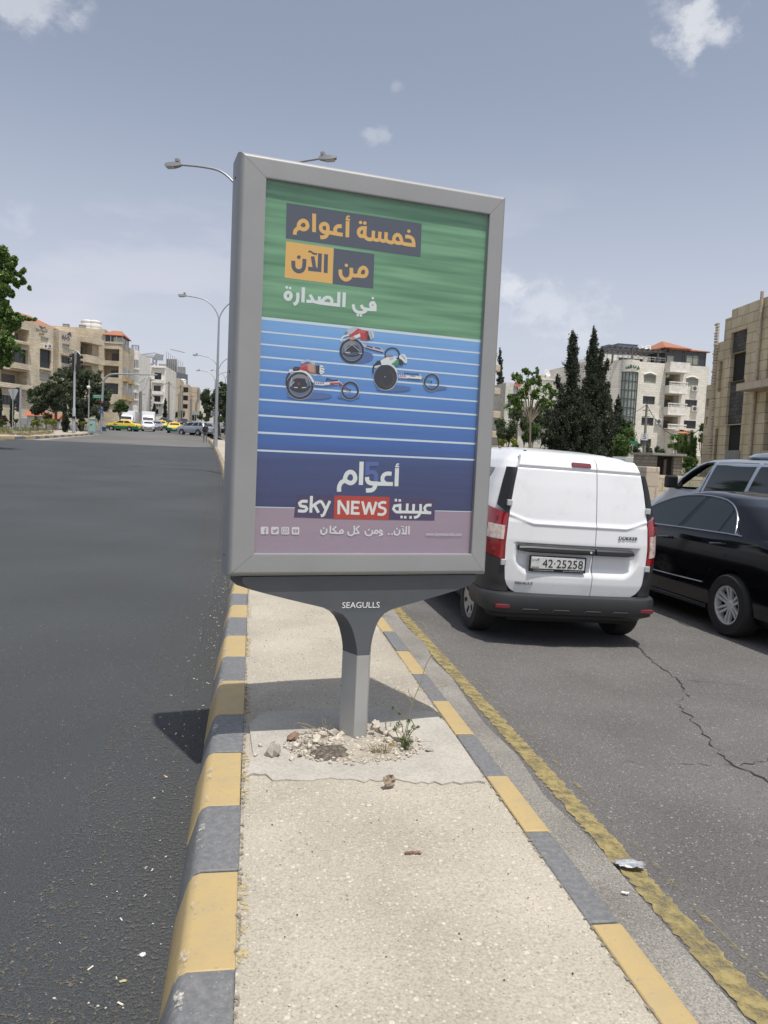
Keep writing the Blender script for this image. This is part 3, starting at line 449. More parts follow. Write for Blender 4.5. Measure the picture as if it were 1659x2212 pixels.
# ---------------------------------------------------------------- the advertising sign
POSTER={'boxes':[[['navy',[[-486,2720],[218,2720],[220,2551],[-484,2553]],1],['orange',[[-482,2539],[-243,2537],[-242,2364],[-483,2366]],2],['navy',[[-241,2537],[-30,2536],[-28,2364],[-241,2363]],3]],[]],'head1':[[['orange',[[-101,2681],[-101,2677],[-104,2674],[-107,2672],[-111,2672],[-115,2673],[-118,2675],[-119,2679],[-118,2683],[-115,2686],[-112,2688],[-108,2688],[-104,2687],[-102,2685]],17],['orange',[[-78,2682],[-79,2678],[-81,2674],[-85,2672],[-89,2672],[-93,2673],[-95,2675],[-96,2679],[-96,2683],[-93,2686],[-90,2688],[-86,2689],[-82,2688],[-79,2685]],18],['orange',[[159,2674],[158,2670],[156,2667],[152,2664],[148,2664],[144,2665],[141,2668],[140,2671],[141,2675],[143,2678],[147,2681],[151,2681],[155,2680],[158,2677]],19]],[['orange',18.8,[[-440,2576],[-440,2590],[-432,2603],[-419,2613],[-423,2625],[-415,2640],[-401,2648],[-387,2644],[-379,2631],[-382,2617],[-394,2608],[-407,2608],[-419,2613]],0,4],['orange',18.8,[[-348,2689],[-345,2601]],0,5],['orange',18.3,[[-199,2608],[-231,2608],[-276,2610],[-298,2609],[-310,2618],[-312,2634],[-302,2645],[-289,2648],[-279,2641],[-276,2622],[-277,2603],[-289,2586],[-313,2580]],0,6],['orange',18.3,[[-206,2648],[-224,2646],[-237,2635],[-239,2622],[-230,2609]],0,7],['orange',19.3,[[-177,2678],[-175,2599]],0,8],['orange',7.6,[[-167,2701],[-178,2700],[-182,2692],[-177,2687],[-165,2685]],0,9],['orange',7.1,[[-188,2685],[-165,2684]],0,10],['orange',18.3,[[189,2607],[141,2606],[117,2610],[110,2627],[100,2644],[86,2646],[73,2634],[70,2615],[89,2606],[117,2610]],0,11],['orange',18.3,[[73,2613],[59,2604],[41,2606],[29,2614],[28,2651]],0,12],['orange',17.3,[[29,2617],[19,2607],[6,2606],[-5,2616],[-5,2649]],0,13],['orange',17.3,[[-5,2616],[-17,2606],[-30,2606],[-39,2616],[-40,2649]],0,14],['orange',18.3,[[-39,2615],[-48,2606],[-70,2605],[-84,2618],[-85,2656],[-106,2651],[-117,2639],[-116,2623],[-106,2614],[-84,2618]],0,15],['orange',18.3,[[131,2643],[152,2645],[170,2638],[178,2622],[180,2606]],0,16]]],'head2':[[['navy',[[-407,2473],[-408,2469],[-410,2465],[-414,2463],[-418,2462],[-422,2464],[-425,2467],[-426,2470],[-425,2475],[-423,2478],[-419,2480],[-415,2481],[-411,2480],[-408,2477]],25],['orange',[[-165,2463],[-166,2459],[-168,2456],[-172,2454],[-176,2454],[-179,2455],[-182,2457],[-183,2461],[-182,2465],[-180,2468],[-177,2470],[-173,2470],[-169,2469],[-166,2467]],27],['white',[[-464,2321],[-465,2318],[-466,2315],[-469,2313],[-472,2313],[-475,2314],[-477,2316],[-478,2319],[-478,2322],[-476,2325],[-473,2327],[-470,2327],[-467,2326],[-465,2324]],31],['white',[[-447,2319],[-447,2316],[-449,2314],[-452,2312],[-455,2312],[-458,2313],[-460,2315],[-461,2318],[-460,2321],[-458,2324],[-456,2325],[-452,2326],[-450,2325],[-448,2322]],32],['white',[[-21,2317],[-22,2314],[-24,2312],[-26,2310],[-30,2310],[-32,2311],[-35,2313],[-35,2316],[-35,2319],[-33,2321],[-30,2323],[-27,2323],[-24,2322],[-22,2320]],33],['white',[[-97,2225],[-98,2222],[-100,2219],[-102,2218],[-105,2217],[-108,2218],[-110,2221],[-111,2223],[-111,2226],[-109,2229],[-106,2230],[-103,2231],[-100,2230],[-98,2228]],34],['white',[[-80,2225],[-81,2222],[-83,2219],[-86,2218],[-89,2217],[-92,2218],[-94,2220],[-95,2223],[-94,2226],[-92,2229],[-89,2230],[-86,2231],[-83,2230],[-81,2227]],35]],[['navy',19.8,[[-280,2503],[-279,2412]],0,20],['navy',19.8,[[-311,2503],[-311,2423],[-368,2422]],0,21],['navy',18.8,[[-348,2484],[-335,2424]],0,22],['navy',9.1,[[-370,2503],[-359,2506],[-344,2498],[-326,2498]],0,23],['navy',19.8,[[-388,2467],[-389,2431],[-396,2413],[-413,2404],[-431,2409],[-441,2423],[-443,2451]],0,24],['orange',18.8,[[-148,2453],[-147,2421],[-154,2403],[-172,2392],[-191,2398],[-202,2414],[-204,2438]],0,26],['orange',18.3,[[-148,2425],[-134,2417],[-116,2419],[-106,2430],[-104,2445],[-95,2457],[-82,2462],[-69,2453],[-66,2437],[-75,2422],[-95,2418],[-116,2419]],0,28],['white',16.2,[[-448,2282],[-449,2276],[-452,2270],[-456,2266],[-462,2264],[-468,2265],[-472,2268],[-476,2273],[-477,2279],[-476,2286],[-473,2291],[-469,2295],[-463,2297],[-457,2297],[-452,2294],[-449,2289]],1,29],['white',13.2,[[-451,2292],[-450,2274]],0,30],['white',16.2,[[-415,2301],[-415,2266],[-422,2250],[-434,2242]],0,36],['white',16.8,[[-388,2330],[-388,2257]],0,37],['white',16.2,[[-354,2298],[-334,2268],[-371,2264]],0,38],['white',16.2,[[-334,2267],[-306,2264]],0,39],['white',15.2,[[-305,2295],[-307,2266]],0,40],['white',16.2,[[-307,2264],[-289,2276],[-275,2291],[-257,2295],[-243,2285],[-243,2264]],0,41],['white',16.8,[[-310,2264],[-241,2263],[-199,2263]],0,42],['white',16.2,[[-207,2327],[-206,2258]],0,43],['white',16.8,[[-179,2328],[-179,2256]],0,44],['white',16.2,[[-6,2261],[-60,2258],[-80,2263],[-88,2277]],0,45],['white',16.2,[[-14,2256],[-15,2283],[-22,2294],[-33,2292],[-39,2281],[-34,2271],[-14,2271]],0,46],['white',16.2,[[-60,2259],[-67,2246],[-92,2238],[-115,2243],[-127,2257],[-129,2275]],0,47]]],'anniv':[[],[['white',22.5,[[-164,1330],[-164,1355],[-155,1376],[-136,1390],[-135,1402],[-125,1424],[-108,1433],[-90,1425],[-81,1403],[-88,1384],[-106,1376],[-123,1382],[-136,1390]],0,48],['white',23.1,[[-50,1488],[-49,1368]],0,49],['blue5',21.9,[[43,1480],[-18,1478],[-17,1431],[8,1437],[25,1431],[32,1416],[31,1391]],0,50],['white',22.5,[[-17,1410],[-15,1394],[-5,1382],[14,1378],[42,1378]],0,51],['white',22.5,[[30,1378],[27,1359],[13,1344],[-20,1340]],0,52],['white',20.6,[[14,1377],[126,1378]],0,53],['white',21.2,[[116,1431],[93,1432],[74,1423],[67,1406],[72,1389],[89,1378]],0,54],['white',21.9,[[145,1462],[146,1367]],0,55],['white',7.5,[[155,1484],[144,1482],[141,1475],[147,1471],[156,1471]],0,56],['white',5.6,[[134,1469],[156,1469]],0,57]]],'brand_boxes':[[['brandnavy',[[-385,1308],[-187,1308],[-186,1192],[-393,1196]],58],['brandred',[[-187,1310],[111,1310],[112,1191],[-186,1191]],59],['brandnavy',[[111,1307],[370,1307],[371,1191],[112,1191]],60]],[]],'brand':[[['white',[[140,1301],[153,1301],[154,1288],[141,1287]],78],['white',[[162,1300],[175,1300],[176,1287],[162,1287]],79],['white',[[176,1213],[189,1213],[190,1200],[177,1199]],80],['white',[[197,1212],[210,1212],[211,1199],[197,1199]],81],['white',[[227,1212],[240,1212],[241,1198],[227,1198]],82]],[['white',15.1,[[-326,1277],[-355,1276],[-367,1267],[-361,1254],[-337,1249],[-329,1239],[-337,1228],[-374,1228]],0,61],['white',15.1,[[-307,1305],[-308,1220]],0,62],['white',14.6,[[-304,1250],[-264,1278],[-252,1274],[-230,1238]],0,63],['white',14.6,[[-289,1257],[-267,1221]],0,64],['white',14.6,[[-210,1282],[-232,1230],[-242,1209],[-255,1205]],0,65],['white',13.7,[[-161,1215],[-163,1286],[-112,1215],[-114,1285]],0,66],['white',13.7,[[-51,1278],[-90,1279],[-90,1221],[-49,1220]],0,67],['white',12.7,[[-89,1250],[-56,1249]],0,68],['white',13.2,[[-37,1284],[-17,1216],[1,1280],[21,1216],[39,1283]],0,69],['white',13.7,[[94,1279],[72,1281],[55,1272],[59,1257],[87,1247],[91,1231],[78,1218],[49,1219]],0,70],['white',14.6,[[350,1273],[321,1270],[311,1256],[320,1238],[350,1230]],0,71],['white',14.6,[[350,1231],[289,1232]],0,72],['white',14.6,[[287,1277],[288,1237],[276,1212],[253,1204]],0,73],['white',14.6,[[288,1233],[173,1233]],0,74],['white',14.6,[[248,1276],[248,1234]],0,75],['white',14.6,[[212,1278],[212,1233]],0,76],['white',14.6,[[171,1276],[173,1232],[150,1234],[135,1248],[141,1264],[172,1268]],0,77]]],'foot':[[['foot',[[166,1144],[165,1142],[164,1140],[162,1139],[159,1139],[157,1140],[156,1142],[155,1144],[156,1146],[157,1148],[159,1149],[161,1149],[163,1148],[165,1146]],88],['foot',[[121,1115],[120,1113],[119,1111],[117,1110],[115,1110],[113,1111],[111,1113],[110,1115],[111,1117],[112,1119],[114,1120],[117,1120],[119,1119],[120,1117]],89],['foot',[[139,1115],[139,1113],[138,1111],[136,1110],[133,1110],[131,1111],[130,1113],[129,1115],[129,1117],[131,1119],[133,1120],[135,1120],[137,1119],[139,1117]],90],['foot',[[9,1137],[9,1135],[8,1133],[6,1132],[3,1132],[1,1133],[0,1135],[-1,1137],[0,1139],[1,1140],[3,1141],[5,1141],[7,1141],[9,1139]],94],['foot',[[-232,1142],[-233,1140],[-234,1139],[-236,1138],[-238,1138],[-240,1138],[-241,1140],[-242,1142],[-242,1144],[-240,1146],[-238,1147],[-236,1147],[-234,1146],[-233,1144]],101],['foot',[[-559,1140],[-557,1144],[-554,1146],[-526,1146],[-523,1145],[-521,1141],[-520,1114],[-521,1110],[-525,1108],[-552,1108],[-556,1109],[-558,1113]],102],['foot',[[-507,1140],[-505,1144],[-502,1146],[-474,1146],[-470,1145],[-469,1141],[-468,1113],[-469,1110],[-473,1108],[-500,1108],[-504,1109],[-506,1113]],103],['foot',[[-455,1140],[-453,1144],[-449,1146],[-422,1146],[-418,1145],[-416,1141],[-415,1113],[-416,1110],[-420,1108],[-448,1108],[-452,1109],[-454,1113]],104],['foot',[[-402,1140],[-401,1144],[-397,1146],[-369,1146],[-365,1145],[-364,1141],[-363,1113],[-364,1109],[-368,1108],[-396,1108],[-400,1109],[-401,1113]],105]],[['foot',8.4,[[228,1159],[229,1114]],0,83],['foot',8.4,[[213,1157],[212,1117],[186,1119]],0,84],['foot',7.7,[[192,1147],[201,1119]],0,85],['foot',4.2,[[181,1158],[191,1156],[203,1154]],0,86],['foot',8.4,[[176,1139],[174,1119],[162,1110],[149,1116],[147,1134]],0,87],['foot',8.4,[[81,1127],[70,1136],[61,1127],[70,1118],[81,1121],[80,1112],[62,1105]],0,91],['foot',8.4,[[36,1118],[41,1132],[50,1134],[56,1126],[51,1118],[23,1119]],0,92],['foot',8.4,[[24,1136],[23,1117],[7,1106],[-11,1113],[-15,1131]],0,93],['foot',8.4,[[-47,1157],[-65,1140],[-47,1118],[-76,1116]],0,95],['foot',8.4,[[-75,1157],[-76,1116],[-90,1105],[-105,1112],[-107,1127]],0,96],['foot',8.4,[[-152,1118],[-147,1131],[-139,1134],[-133,1125],[-139,1117],[-201,1118]],0,97],['foot',8.4,[[-171,1152],[-188,1137],[-170,1120]],0,98],['foot',8.4,[[-202,1155],[-202,1117]],0,99],['foot',8.4,[[-222,1140],[-222,1121],[-236,1110],[-249,1116],[-251,1135]],0,100]]],'icons':[[['mauve',[[-499,1136],[-493,1130],[-486,1129],[-486,1134],[-481,1137],[-477,1135],[-472,1137],[-474,1131],[-476,1123],[-483,1117],[-492,1115],[-500,1118],[-493,1120],[-498,1124],[-496,1125],[-501,1130],[-498,1130]],108],['mauve',[[-426,1135],[-426,1135],[-426,1134],[-427,1134],[-428,1134],[-428,1134],[-429,1135],[-429,1135],[-429,1136],[-428,1137],[-428,1137],[-427,1137],[-426,1137],[-426,1136]],111],['mauve',[[-393,1135],[-372,1135],[-370,1133],[-370,1120],[-372,1118],[-393,1118],[-394,1121],[-395,1132]],112],['foot',[[-386,1131],[-377,1127],[-385,1122]],113]],[['mauve',6.3,[[-529,1136],[-535,1136],[-537,1131],[-536,1108]],0,106],['mauve',5.6,[[-543,1124],[-529,1124]],0,107],['mauve',3.5,[[-446,1140],[-425,1140],[-423,1136],[-422,1119],[-425,1116],[-445,1116],[-448,1119],[-448,1136]],1,109],['mauve',3.5,[[-429,1127],[-430,1124],[-432,1122],[-435,1121],[-438,1122],[-440,1124],[-441,1127],[-441,1130],[-438,1132],[-435,1133],[-432,1132],[-430,1130]],1,110]]],'racers':[[['track_shade',[[-10,2024],[-17,2009],[-40,1996],[-73,1987],[-109,1984],[-142,1987],[-166,1997],[-174,2010],[-167,2024],[-145,2037],[-112,2046],[-76,2050],[-42,2046],[-19,2037]],114],['greyblue',[[-73,2050],[-75,2034],[-81,2020],[-90,2007],[-103,1998],[-118,1992],[-133,1991],[-148,1994],[-162,2001],[-172,2012],[-179,2025],[-182,2040],[-180,2055],[-175,2070],[-165,2082],[-152,2091],[-138,2097],[-122,2098],[-107,2096],[-94,2088],[-83,2078],[-76,2065]],120],['grey',[[-102,2070],[-105,2059],[-114,2049],[-128,2043],[-144,2041],[-159,2045],[-169,2053],[-173,2064],[-170,2075],[-161,2085],[-147,2092],[-131,2093],[-116,2089],[-106,2081]],121],['black',[[-90,2053],[-93,2042],[-102,2032],[-116,2026],[-131,2025],[-144,2028],[-154,2036],[-158,2047],[-155,2059],[-146,2069],[-133,2075],[-118,2076],[-104,2072],[-94,2064]],122],['palegrey',[[-171,2123],[-163,2142],[-142,2154],[-115,2167],[-94,2160],[-130,2127]],132],['grey',[[-171,2123],[-163,2142],[-152,2135],[-152,2125]],133],['red',[[-146,2118],[-125,2135],[-99,2159],[-77,2153],[-49,2151],[-36,2136],[-36,2109],[-51,2102],[-83,2103],[-88,2132],[-119,2115],[-139,2107]],134],['darkred',[[-64,2144],[-46,2150],[-37,2131],[-37,2107],[-53,2103]],135],['skin',[[-146,2108],[-119,2118],[-90,2134],[-84,2120],[-113,2103],[-137,2096]],138],['white',[[-122,2118],[-90,2134],[-84,2120],[-108,2108]],139],['palegrey',[[-45,2148],[-24,2155],[-12,2141],[-13,2121],[-26,2106],[-36,2116]],140],['black',[[-48,2130],[-37,2126],[-33,2108],[-47,2104]],143],['track_shade',[[-220,1811],[-231,1803],[-264,1794],[-311,1788],[-362,1784],[-409,1785],[-441,1789],[-452,1795],[-441,1803],[-410,1812],[-364,1818],[-312,1822],[-265,1822],[-232,1818]],145],['track_shade',[[-73,1817],[-78,1812],[-95,1807],[-119,1803],[-146,1801],[-170,1802],[-187,1805],[-193,1809],[-187,1815],[-171,1820],[-147,1823],[-120,1825],[-96,1825],[-79,1822]],146],['greyblue',[[-329,1856],[-330,1840],[-337,1824],[-347,1810],[-361,1800],[-377,1794],[-394,1793],[-410,1797],[-424,1805],[-435,1817],[-443,1832],[-446,1848],[-444,1865],[-438,1880],[-427,1894],[-414,1904],[-398,1910],[-381,1911],[-365,1908],[-351,1900],[-339,1888],[-332,1873]],147],['palegrey',[[-356,1895],[-359,1888],[-369,1881],[-382,1876],[-398,1875],[-412,1878],[-421,1883],[-425,1890],[-422,1898],[-413,1904],[-399,1909],[-384,1910],[-370,1908],[-360,1903]],148],['grey',[[-348,1878],[-352,1864],[-363,1853],[-379,1846],[-398,1845],[-415,1849],[-427,1859],[-432,1872],[-428,1885],[-417,1897],[-400,1904],[-382,1905],[-365,1901],[-353,1891]],149],['black',[[-421,1880],[-403,1887],[-364,1887],[-350,1852],[-364,1826],[-406,1823],[-428,1842]],150],['darkred',[[-389,1860],[-390,1856],[-391,1853],[-393,1851],[-395,1851],[-398,1853],[-399,1855],[-400,1859],[-399,1862],[-398,1865],[-396,1867],[-394,1867],[-392,1866],[-390,1863]],151],['black',[[-428,1927],[-419,1941],[-392,1942],[-393,1924],[-423,1919]],162],['red',[[-392,1942],[-380,1953],[-354,1960],[-349,1935],[-335,1914],[-358,1923],[-387,1927]],164],['skin',[[-355,1959],[-333,1965],[-310,1953],[-308,1927],[-315,1917],[-336,1915],[-350,1934]],167],['skinshade',[[-322,1957],[-309,1952],[-308,1924],[-315,1919]],169],['black',[[-312,1955],[-291,1958],[-286,1913],[-308,1916]],170],['white',[[-291,1959],[-276,1959],[-267,1942],[-267,1923],[-282,1913],[-291,1922]],171],['black',[[-123,1847],[-123,1845],[-125,1843],[-127,1842],[-129,1842],[-131,1843],[-132,1844],[-133,1846],[-132,1848],[-131,1850],[-129,1851],[-127,1851],[-125,1850],[-123,1849]],190],['track_shade',[[202,1879],[192,1871],[166,1864],[127,1858],[84,1855],[45,1855],[19,1859],[9,1865],[18,1873],[44,1880],[82,1886],[125,1889],[164,1889],[192,1885]],191],['track_shade',[[407,1897],[401,1892],[385,1888],[361,1884],[335,1882],[311,1883],[295,1885],[289,1889],[294,1893],[310,1898],[334,1901],[360,1903],[384,1903],[401,1901]],192],['palegrey',[[126,1931],[124,1914],[119,1899],[111,1885],[100,1873],[86,1865],[71,1860],[55,1859],[39,1861],[25,1868],[12,1878],[3,1890],[-3,1905],[-6,1921],[-5,1937],[0,1952],[8,1966],[19,1978],[33,1986],[48,1991],[64,1993],[80,1990],[94,1984],[107,1974],[116,1961],[123,1947]],194],['black',[[121,1930],[120,1915],[115,1900],[107,1886],[96,1875],[83,1867],[68,1862],[53,1861],[38,1864],[24,1870],[13,1880],[4,1892],[-2,1906],[-5,1921],[-4,1936],[1,1951],[9,1964],[19,1975],[33,1984],[47,1989],[62,1990],[77,1987],[91,1981],[103,1972],[112,1960],[118,1946]],195],['disc_brown',[[111,1920],[109,1906],[104,1893],[96,1882],[85,1875],[73,1872],[61,1873],[50,1879],[41,1888],[34,1900],[32,1914],[33,1928],[38,1941],[46,1952],[57,1959],[69,1962],[81,1961],[93,1955],[102,1946],[108,1934]],196],['black',[[100,1925],[99,1912],[95,1901],[88,1892],[79,1886],[69,1883],[59,1884],[49,1889],[42,1897],[36,1908],[34,1920],[35,1932],[39,1943],[46,1952],[55,1958],[65,1961],[75,1960],[85,1955],[92,1947],[97,1936]],197],['white',[[57,1928],[57,1927],[56,1926],[55,1925],[54,1925],[53,1926],[53,1926],[53,1927],[53,1928],[53,1929],[54,1929],[55,1930],[56,1929],[57,1929]],198],['black',[[-1,1987],[8,2004],[33,2012],[32,1989],[12,1981]],201],['white',[[26,2007],[57,2026],[102,2032],[117,2021],[88,1995],[65,1989],[34,1986]],202],['palegrey',[[74,2025],[102,2031],[92,2016],[75,2012]],203],['shirtgreen',[[114,2019],[127,2014],[127,1989],[105,1986],[86,1995]],204],['skinshade',[[57,2037],[91,2040],[97,2032],[57,2026]],206],['black',[[125,2029],[146,2021],[153,1996],[130,1994]],207],['white',[[126,2039],[142,2052],[159,2050],[170,2032],[173,2015],[167,2004],[154,2011],[140,2023],[130,2026]],208],['black',[[319,1921],[318,1918],[317,1917],[315,1915],[313,1915],[310,1916],[309,1918],[308,1920],[309,1922],[310,1924],[312,1925],[314,1925],[317,1924],[318,1923]],223]],[['palegrey',12.0,[[-90,2092],[-62,2076],[42,2057]],0,115],['darkred',7.7,[[-51,2075],[-18,2069]],0,116],['black',4.4,[[-56,2061],[-6,2055],[39,2050]],0,117],['darkred',6.6,[[-6,2071],[27,2066]],0,118],['palegrey',4.4,[[21,2076],[39,2059]],0,119],['black',10.9,[[-69,2049],[-71,2033],[-77,2017],[-88,2004],[-101,1994],[-117,1988],[-134,1987],[-150,1990],[-164,1998],[-175,2009],[-183,2023],[-186,2039],[-184,2055],[-178,2070],[-168,2083],[-154,2093],[-139,2099],[-122,2101],[-106,2097],[-91,2090],[-80,2079],[-72,2065]],1,123],['grey',2.7,[[-77,2048],[-79,2034],[-84,2021],[-93,2009],[-105,2001],[-118,1996],[-133,1995],[-147,1997],[-159,2004],[-169,2014],[-175,2026],[-178,2039],[-176,2053],[-171,2066],[-162,2078],[-150,2086],[-137,2092],[-123,2093],[-109,2090],[-97,2084],[-87,2074],[-80,2062]],1,124],['black',8.7,[[-175,2028],[-142,2018],[-104,2022],[-74,2040]],0,125],['palegrey',2.7,[[-165,2042],[-128,2076],[-88,2048]],0,126],['white',3.3,[[-160,2033],[-136,2036]],0,127],['white',3.3,[[-88,2034],[-73,2037]],0,128],['grey',2.7,[[-153,2027],[-104,2036]],0,129],['white',7.7,[[-187,2085],[-178,2108],[-145,2123]],0,130],['palegrey',5.5,[[-172,2090],[-143,2109]],0,131],['palered',2.7,[[-93,2151],[-60,2142]],0,136],['palered',2.2,[[-98,2142],[-76,2137]],0,137],['grey',2.7,[[-35,2148],[-21,2111]],0,141],['white',3.3,[[-28,2151],[-14,2122]],0,142],['black',7.1,[[128,2048],[126,2039],[121,2029],[113,2022],[103,2016],[91,2014],[79,2014],[68,2018],[59,2024],[53,2032],[51,2042],[52,2052],[57,2061],[65,2069],[76,2074],[88,2077],[100,2076],[111,2073],[119,2066],[125,2058]],1,144],['black',12.0,[[-324,1856],[-325,1839],[-331,1824],[-341,1810],[-354,1800],[-369,1792],[-385,1789],[-402,1790],[-417,1795],[-430,1804],[-441,1816],[-448,1831],[-450,1847],[-449,1863],[-443,1878],[-434,1892],[-421,1902],[-406,1910],[-390,1913],[-373,1912],[-358,1907],[-344,1898],[-334,1886],[-327,1872]],1,152],['grey',3.3,[[-333,1855],[-334,1840],[-340,1825],[-350,1813],[-363,1804],[-378,1798],[-393,1797],[-408,1801],[-421,1808],[-432,1819],[-439,1832],[-442,1847],[-440,1862],[-434,1877],[-424,1889],[-412,1898],[-397,1904],[-382,1905],[-367,1902],[-353,1895],[-343,1884],[-336,1870]],1,153],['palegrey',1.6,[[-317,1856],[-319,1837],[-327,1818],[-339,1803],[-356,1791],[-375,1784],[-395,1783],[-414,1787],[-431,1797],[-445,1810],[-454,1827],[-457,1846],[-455,1865],[-447,1884],[-435,1899],[-419,1911],[-400,1918],[-380,1919],[-361,1915],[-343,1906],[-330,1892],[-321,1875]],1,154],['black',10.9,[[-438,1838],[-401,1822],[-364,1826],[-334,1853]],0,155],['white',3.8,[[-417,1840],[-399,1840]],0,156],['white',3.8,[[-378,1841],[-357,1844]],0,157],['palegrey',3.3,[[-430,1887],[-436,1846],[-416,1868]],0,158],['black',7.1,[[-454,1845],[-456,1880],[-443,1910]],0,159],['palegrey',2.7,[[-351,1901],[-335,1874]],0,160],['white',10.9,[[-442,1911],[-439,1922],[-415,1921],[-373,1922],[-344,1906],[-319,1873]],0,161],['darkred',4.4,[[-421,1933],[-400,1935]],0,163],['darkred',4.4,[[-377,1937],[-342,1917]],0,165],['palered',2.2,[[-385,1944],[-356,1954]],0,166],['skinshade',7.7,[[-345,1924],[-328,1918],[-310,1924]],0,168],['black',2.7,[[-288,1950],[-269,1946]],0,172],['black',2.7,[[-285,1939],[-267,1934]],0,173],['grey',2.2,[[-286,1926],[-272,1922]],0,174],['palegrey',10.9,[[-385,1962],[-354,1977],[-317,1962]],0,175],['white',15.3,[[-313,1869],[-260,1869],[-190,1879]],0,176],['palegrey',3.3,[[-310,1861],[-260,1861],[-190,1873]],0,177],['red',9.8,[[-236,1872],[-190,1877]],0,178],['darkred',3.3,[[-308,1865],[-305,1874],[-300,1865]],0,179],['darkred',3.3,[[-296,1865],[-293,1875],[-289,1866]],0,180],['darkred',3.3,[[-284,1866],[-282,1876],[-277,1867]],0,181],['darkred',3.3,[[-273,1867],[-270,1877],[-265,1868]],0,182],['black',6.6,[[-255,1884],[-249,1896],[-223,1888],[-193,1891]],0,183],['black',2.7,[[-265,1861],[-211,1869]],0,184],['palegrey',5.5,[[-192,1890],[-168,1870]],0,185],['darkred',8.2,[[-187,1877],[-165,1863]],0,186],['black',8.7,[[-86,1848],[-87,1836],[-91,1825],[-99,1815],[-109,1808],[-120,1804],[-132,1803],[-144,1806],[-154,1812],[-162,1820],[-167,1830],[-170,1842],[-168,1854],[-164,1865],[-157,1874],[-147,1881],[-136,1886],[-124,1886],[-112,1884],[-102,1878],[-93,1870],[-88,1859]],1,187],['palegrey',1.6,[[-80,1848],[-81,1835],[-86,1822],[-95,1812],[-106,1804],[-119,1799],[-132,1798],[-146,1801],[-157,1807],[-167,1817],[-173,1829],[-175,1842],[-174,1855],[-169,1867],[-160,1878],[-149,1886],[-137,1891],[-123,1892],[-110,1889],[-98,1882],[-89,1873],[-83,1861]],1,188],['darkred',7.1,[[-168,1865],[-129,1846]],0,189],['black',7.7,[[-9,1940],[-9,1974],[16,2002]],0,193],['white',7.7,[[-3,1972],[17,1981],[25,1987]],0,199],['white',6.6,[[70,1995],[99,1985],[120,1955]],0,200],['palegreen',2.2,[[93,1998],[119,2013]],0,205],['black',2.7,[[139,2046],[160,2025]],0,209],['palegrey',3.3,[[150,2045],[167,2017]],0,210],['white',14.2,[[130,1936],[176,1937],[257,1938]],0,211],['palegrey',3.3,[[136,1929],[254,1930]],0,212],['red',3.8,[[134,1932],[138,1942],[143,1933]],0,213],['red',3.8,[[146,1933],[150,1943],[155,1933]],0,214],['red',3.8,[[159,1934],[163,1944],[168,1934]],0,215],['black',4.9,[[158,1955],[198,1953],[244,1956]],0,216],['black',3.3,[[179,1928],[252,1928]],0,217],['grey',4.4,[[193,1942],[222,1942]],0,218],['palegrey',5.5,[[243,1957],[264,1935]],0,219],['shirtgreen',6.6,[[260,1936],[313,1920]],0,220],['black',8.7,[[355,1922],[354,1911],[350,1900],[343,1891],[334,1884],[323,1880],[311,1879],[300,1882],[290,1887],[282,1895],[277,1905],[274,1916],[275,1927],[280,1938],[287,1947],[296,1954],[307,1958],[318,1959],[330,1957],[340,1951],[348,1943],[353,1933]],1,221],['palegrey',1.6,[[361,1923],[359,1910],[355,1898],[347,1888],[336,1880],[324,1875],[311,1874],[298,1877],[287,1883],[278,1892],[272,1903],[269,1916],[270,1928],[275,1940],[283,1951],[294,1958],[306,1963],[319,1964],[332,1961],[343,1955],[352,1946],[358,1935]],1,222]]],'lanes':[[],[['lane',13.4,[[-593,2161],[572,2157]],0,224],['lane',7.6,[[-593,2097],[573,2094]],0,225],['lane',7.6,[[-593,2037],[573,2031]],0,226],['lane',8.4,[[-593,1976],[574,1971]],0,227],['lane',8.4,[[-593,1912],[578,1905]],0,228],['lane',8.4,[[-593,1841],[579,1837]],0,229],['lane',9.2,[[-594,1770],[582,1765]],0,230],['lane',9.2,[[-594,1693],[583,1690]],0,231],['lane',10.1,[[-593,1609],[586,1610]],0,232],['lane',9.2,[[-594,1522],[584,1523]],0,233],['lane',4.2,[[-595,1243],[572,1242]],0,234]]]}
M('frame_grey', (.315, .32, .32), .5, .12, var=(3, (.29, .295, .295), .4, .7))
M('gap_dark', (.03, .03, .03), .8)
M('post_grey', (.42, .425, .415), .4, .3, var=(4, (.38, .385, .38), .4, .7))
M('bracket_grey', (.105, .115, .125), .38, .2, var=(5, (.09, .10, .11), .4, .7))
M('white_paint', (.78, .78, .77), .5)
PCOL = dict(navy=(.095, .105, .135), orange=(.82, .48, .135), white=(.76, .80, .78), blue5=(.115, .17, .42), brandnavy=(.085, .07, .15), brandred=(.50, .07, .06), foot=(.74, .72, .75), mauve=(.36, .29, .36),
            black=(.035, .035, .045), grey=(.25, .26, .28), palegrey=(.5, .55, .62), red=(.55, .06, .06), darkred=(.25, .05, .06), skin=(.55, .33, .25), shirtgreen=(.05, .26, .13), track_shade=(.10, .17, .38), lane=(.66, .76, .82), greyblue=(.12, .16, .27), palered=(.62, .25, .25), skinshade=(.36, .20, .15), disc_brown=(.06, .055, .055), palegreen=(.3, .5, .36))
for k_, v_ in PCOL.items(): M('print_'+k_, v_, .5, spec=.2)
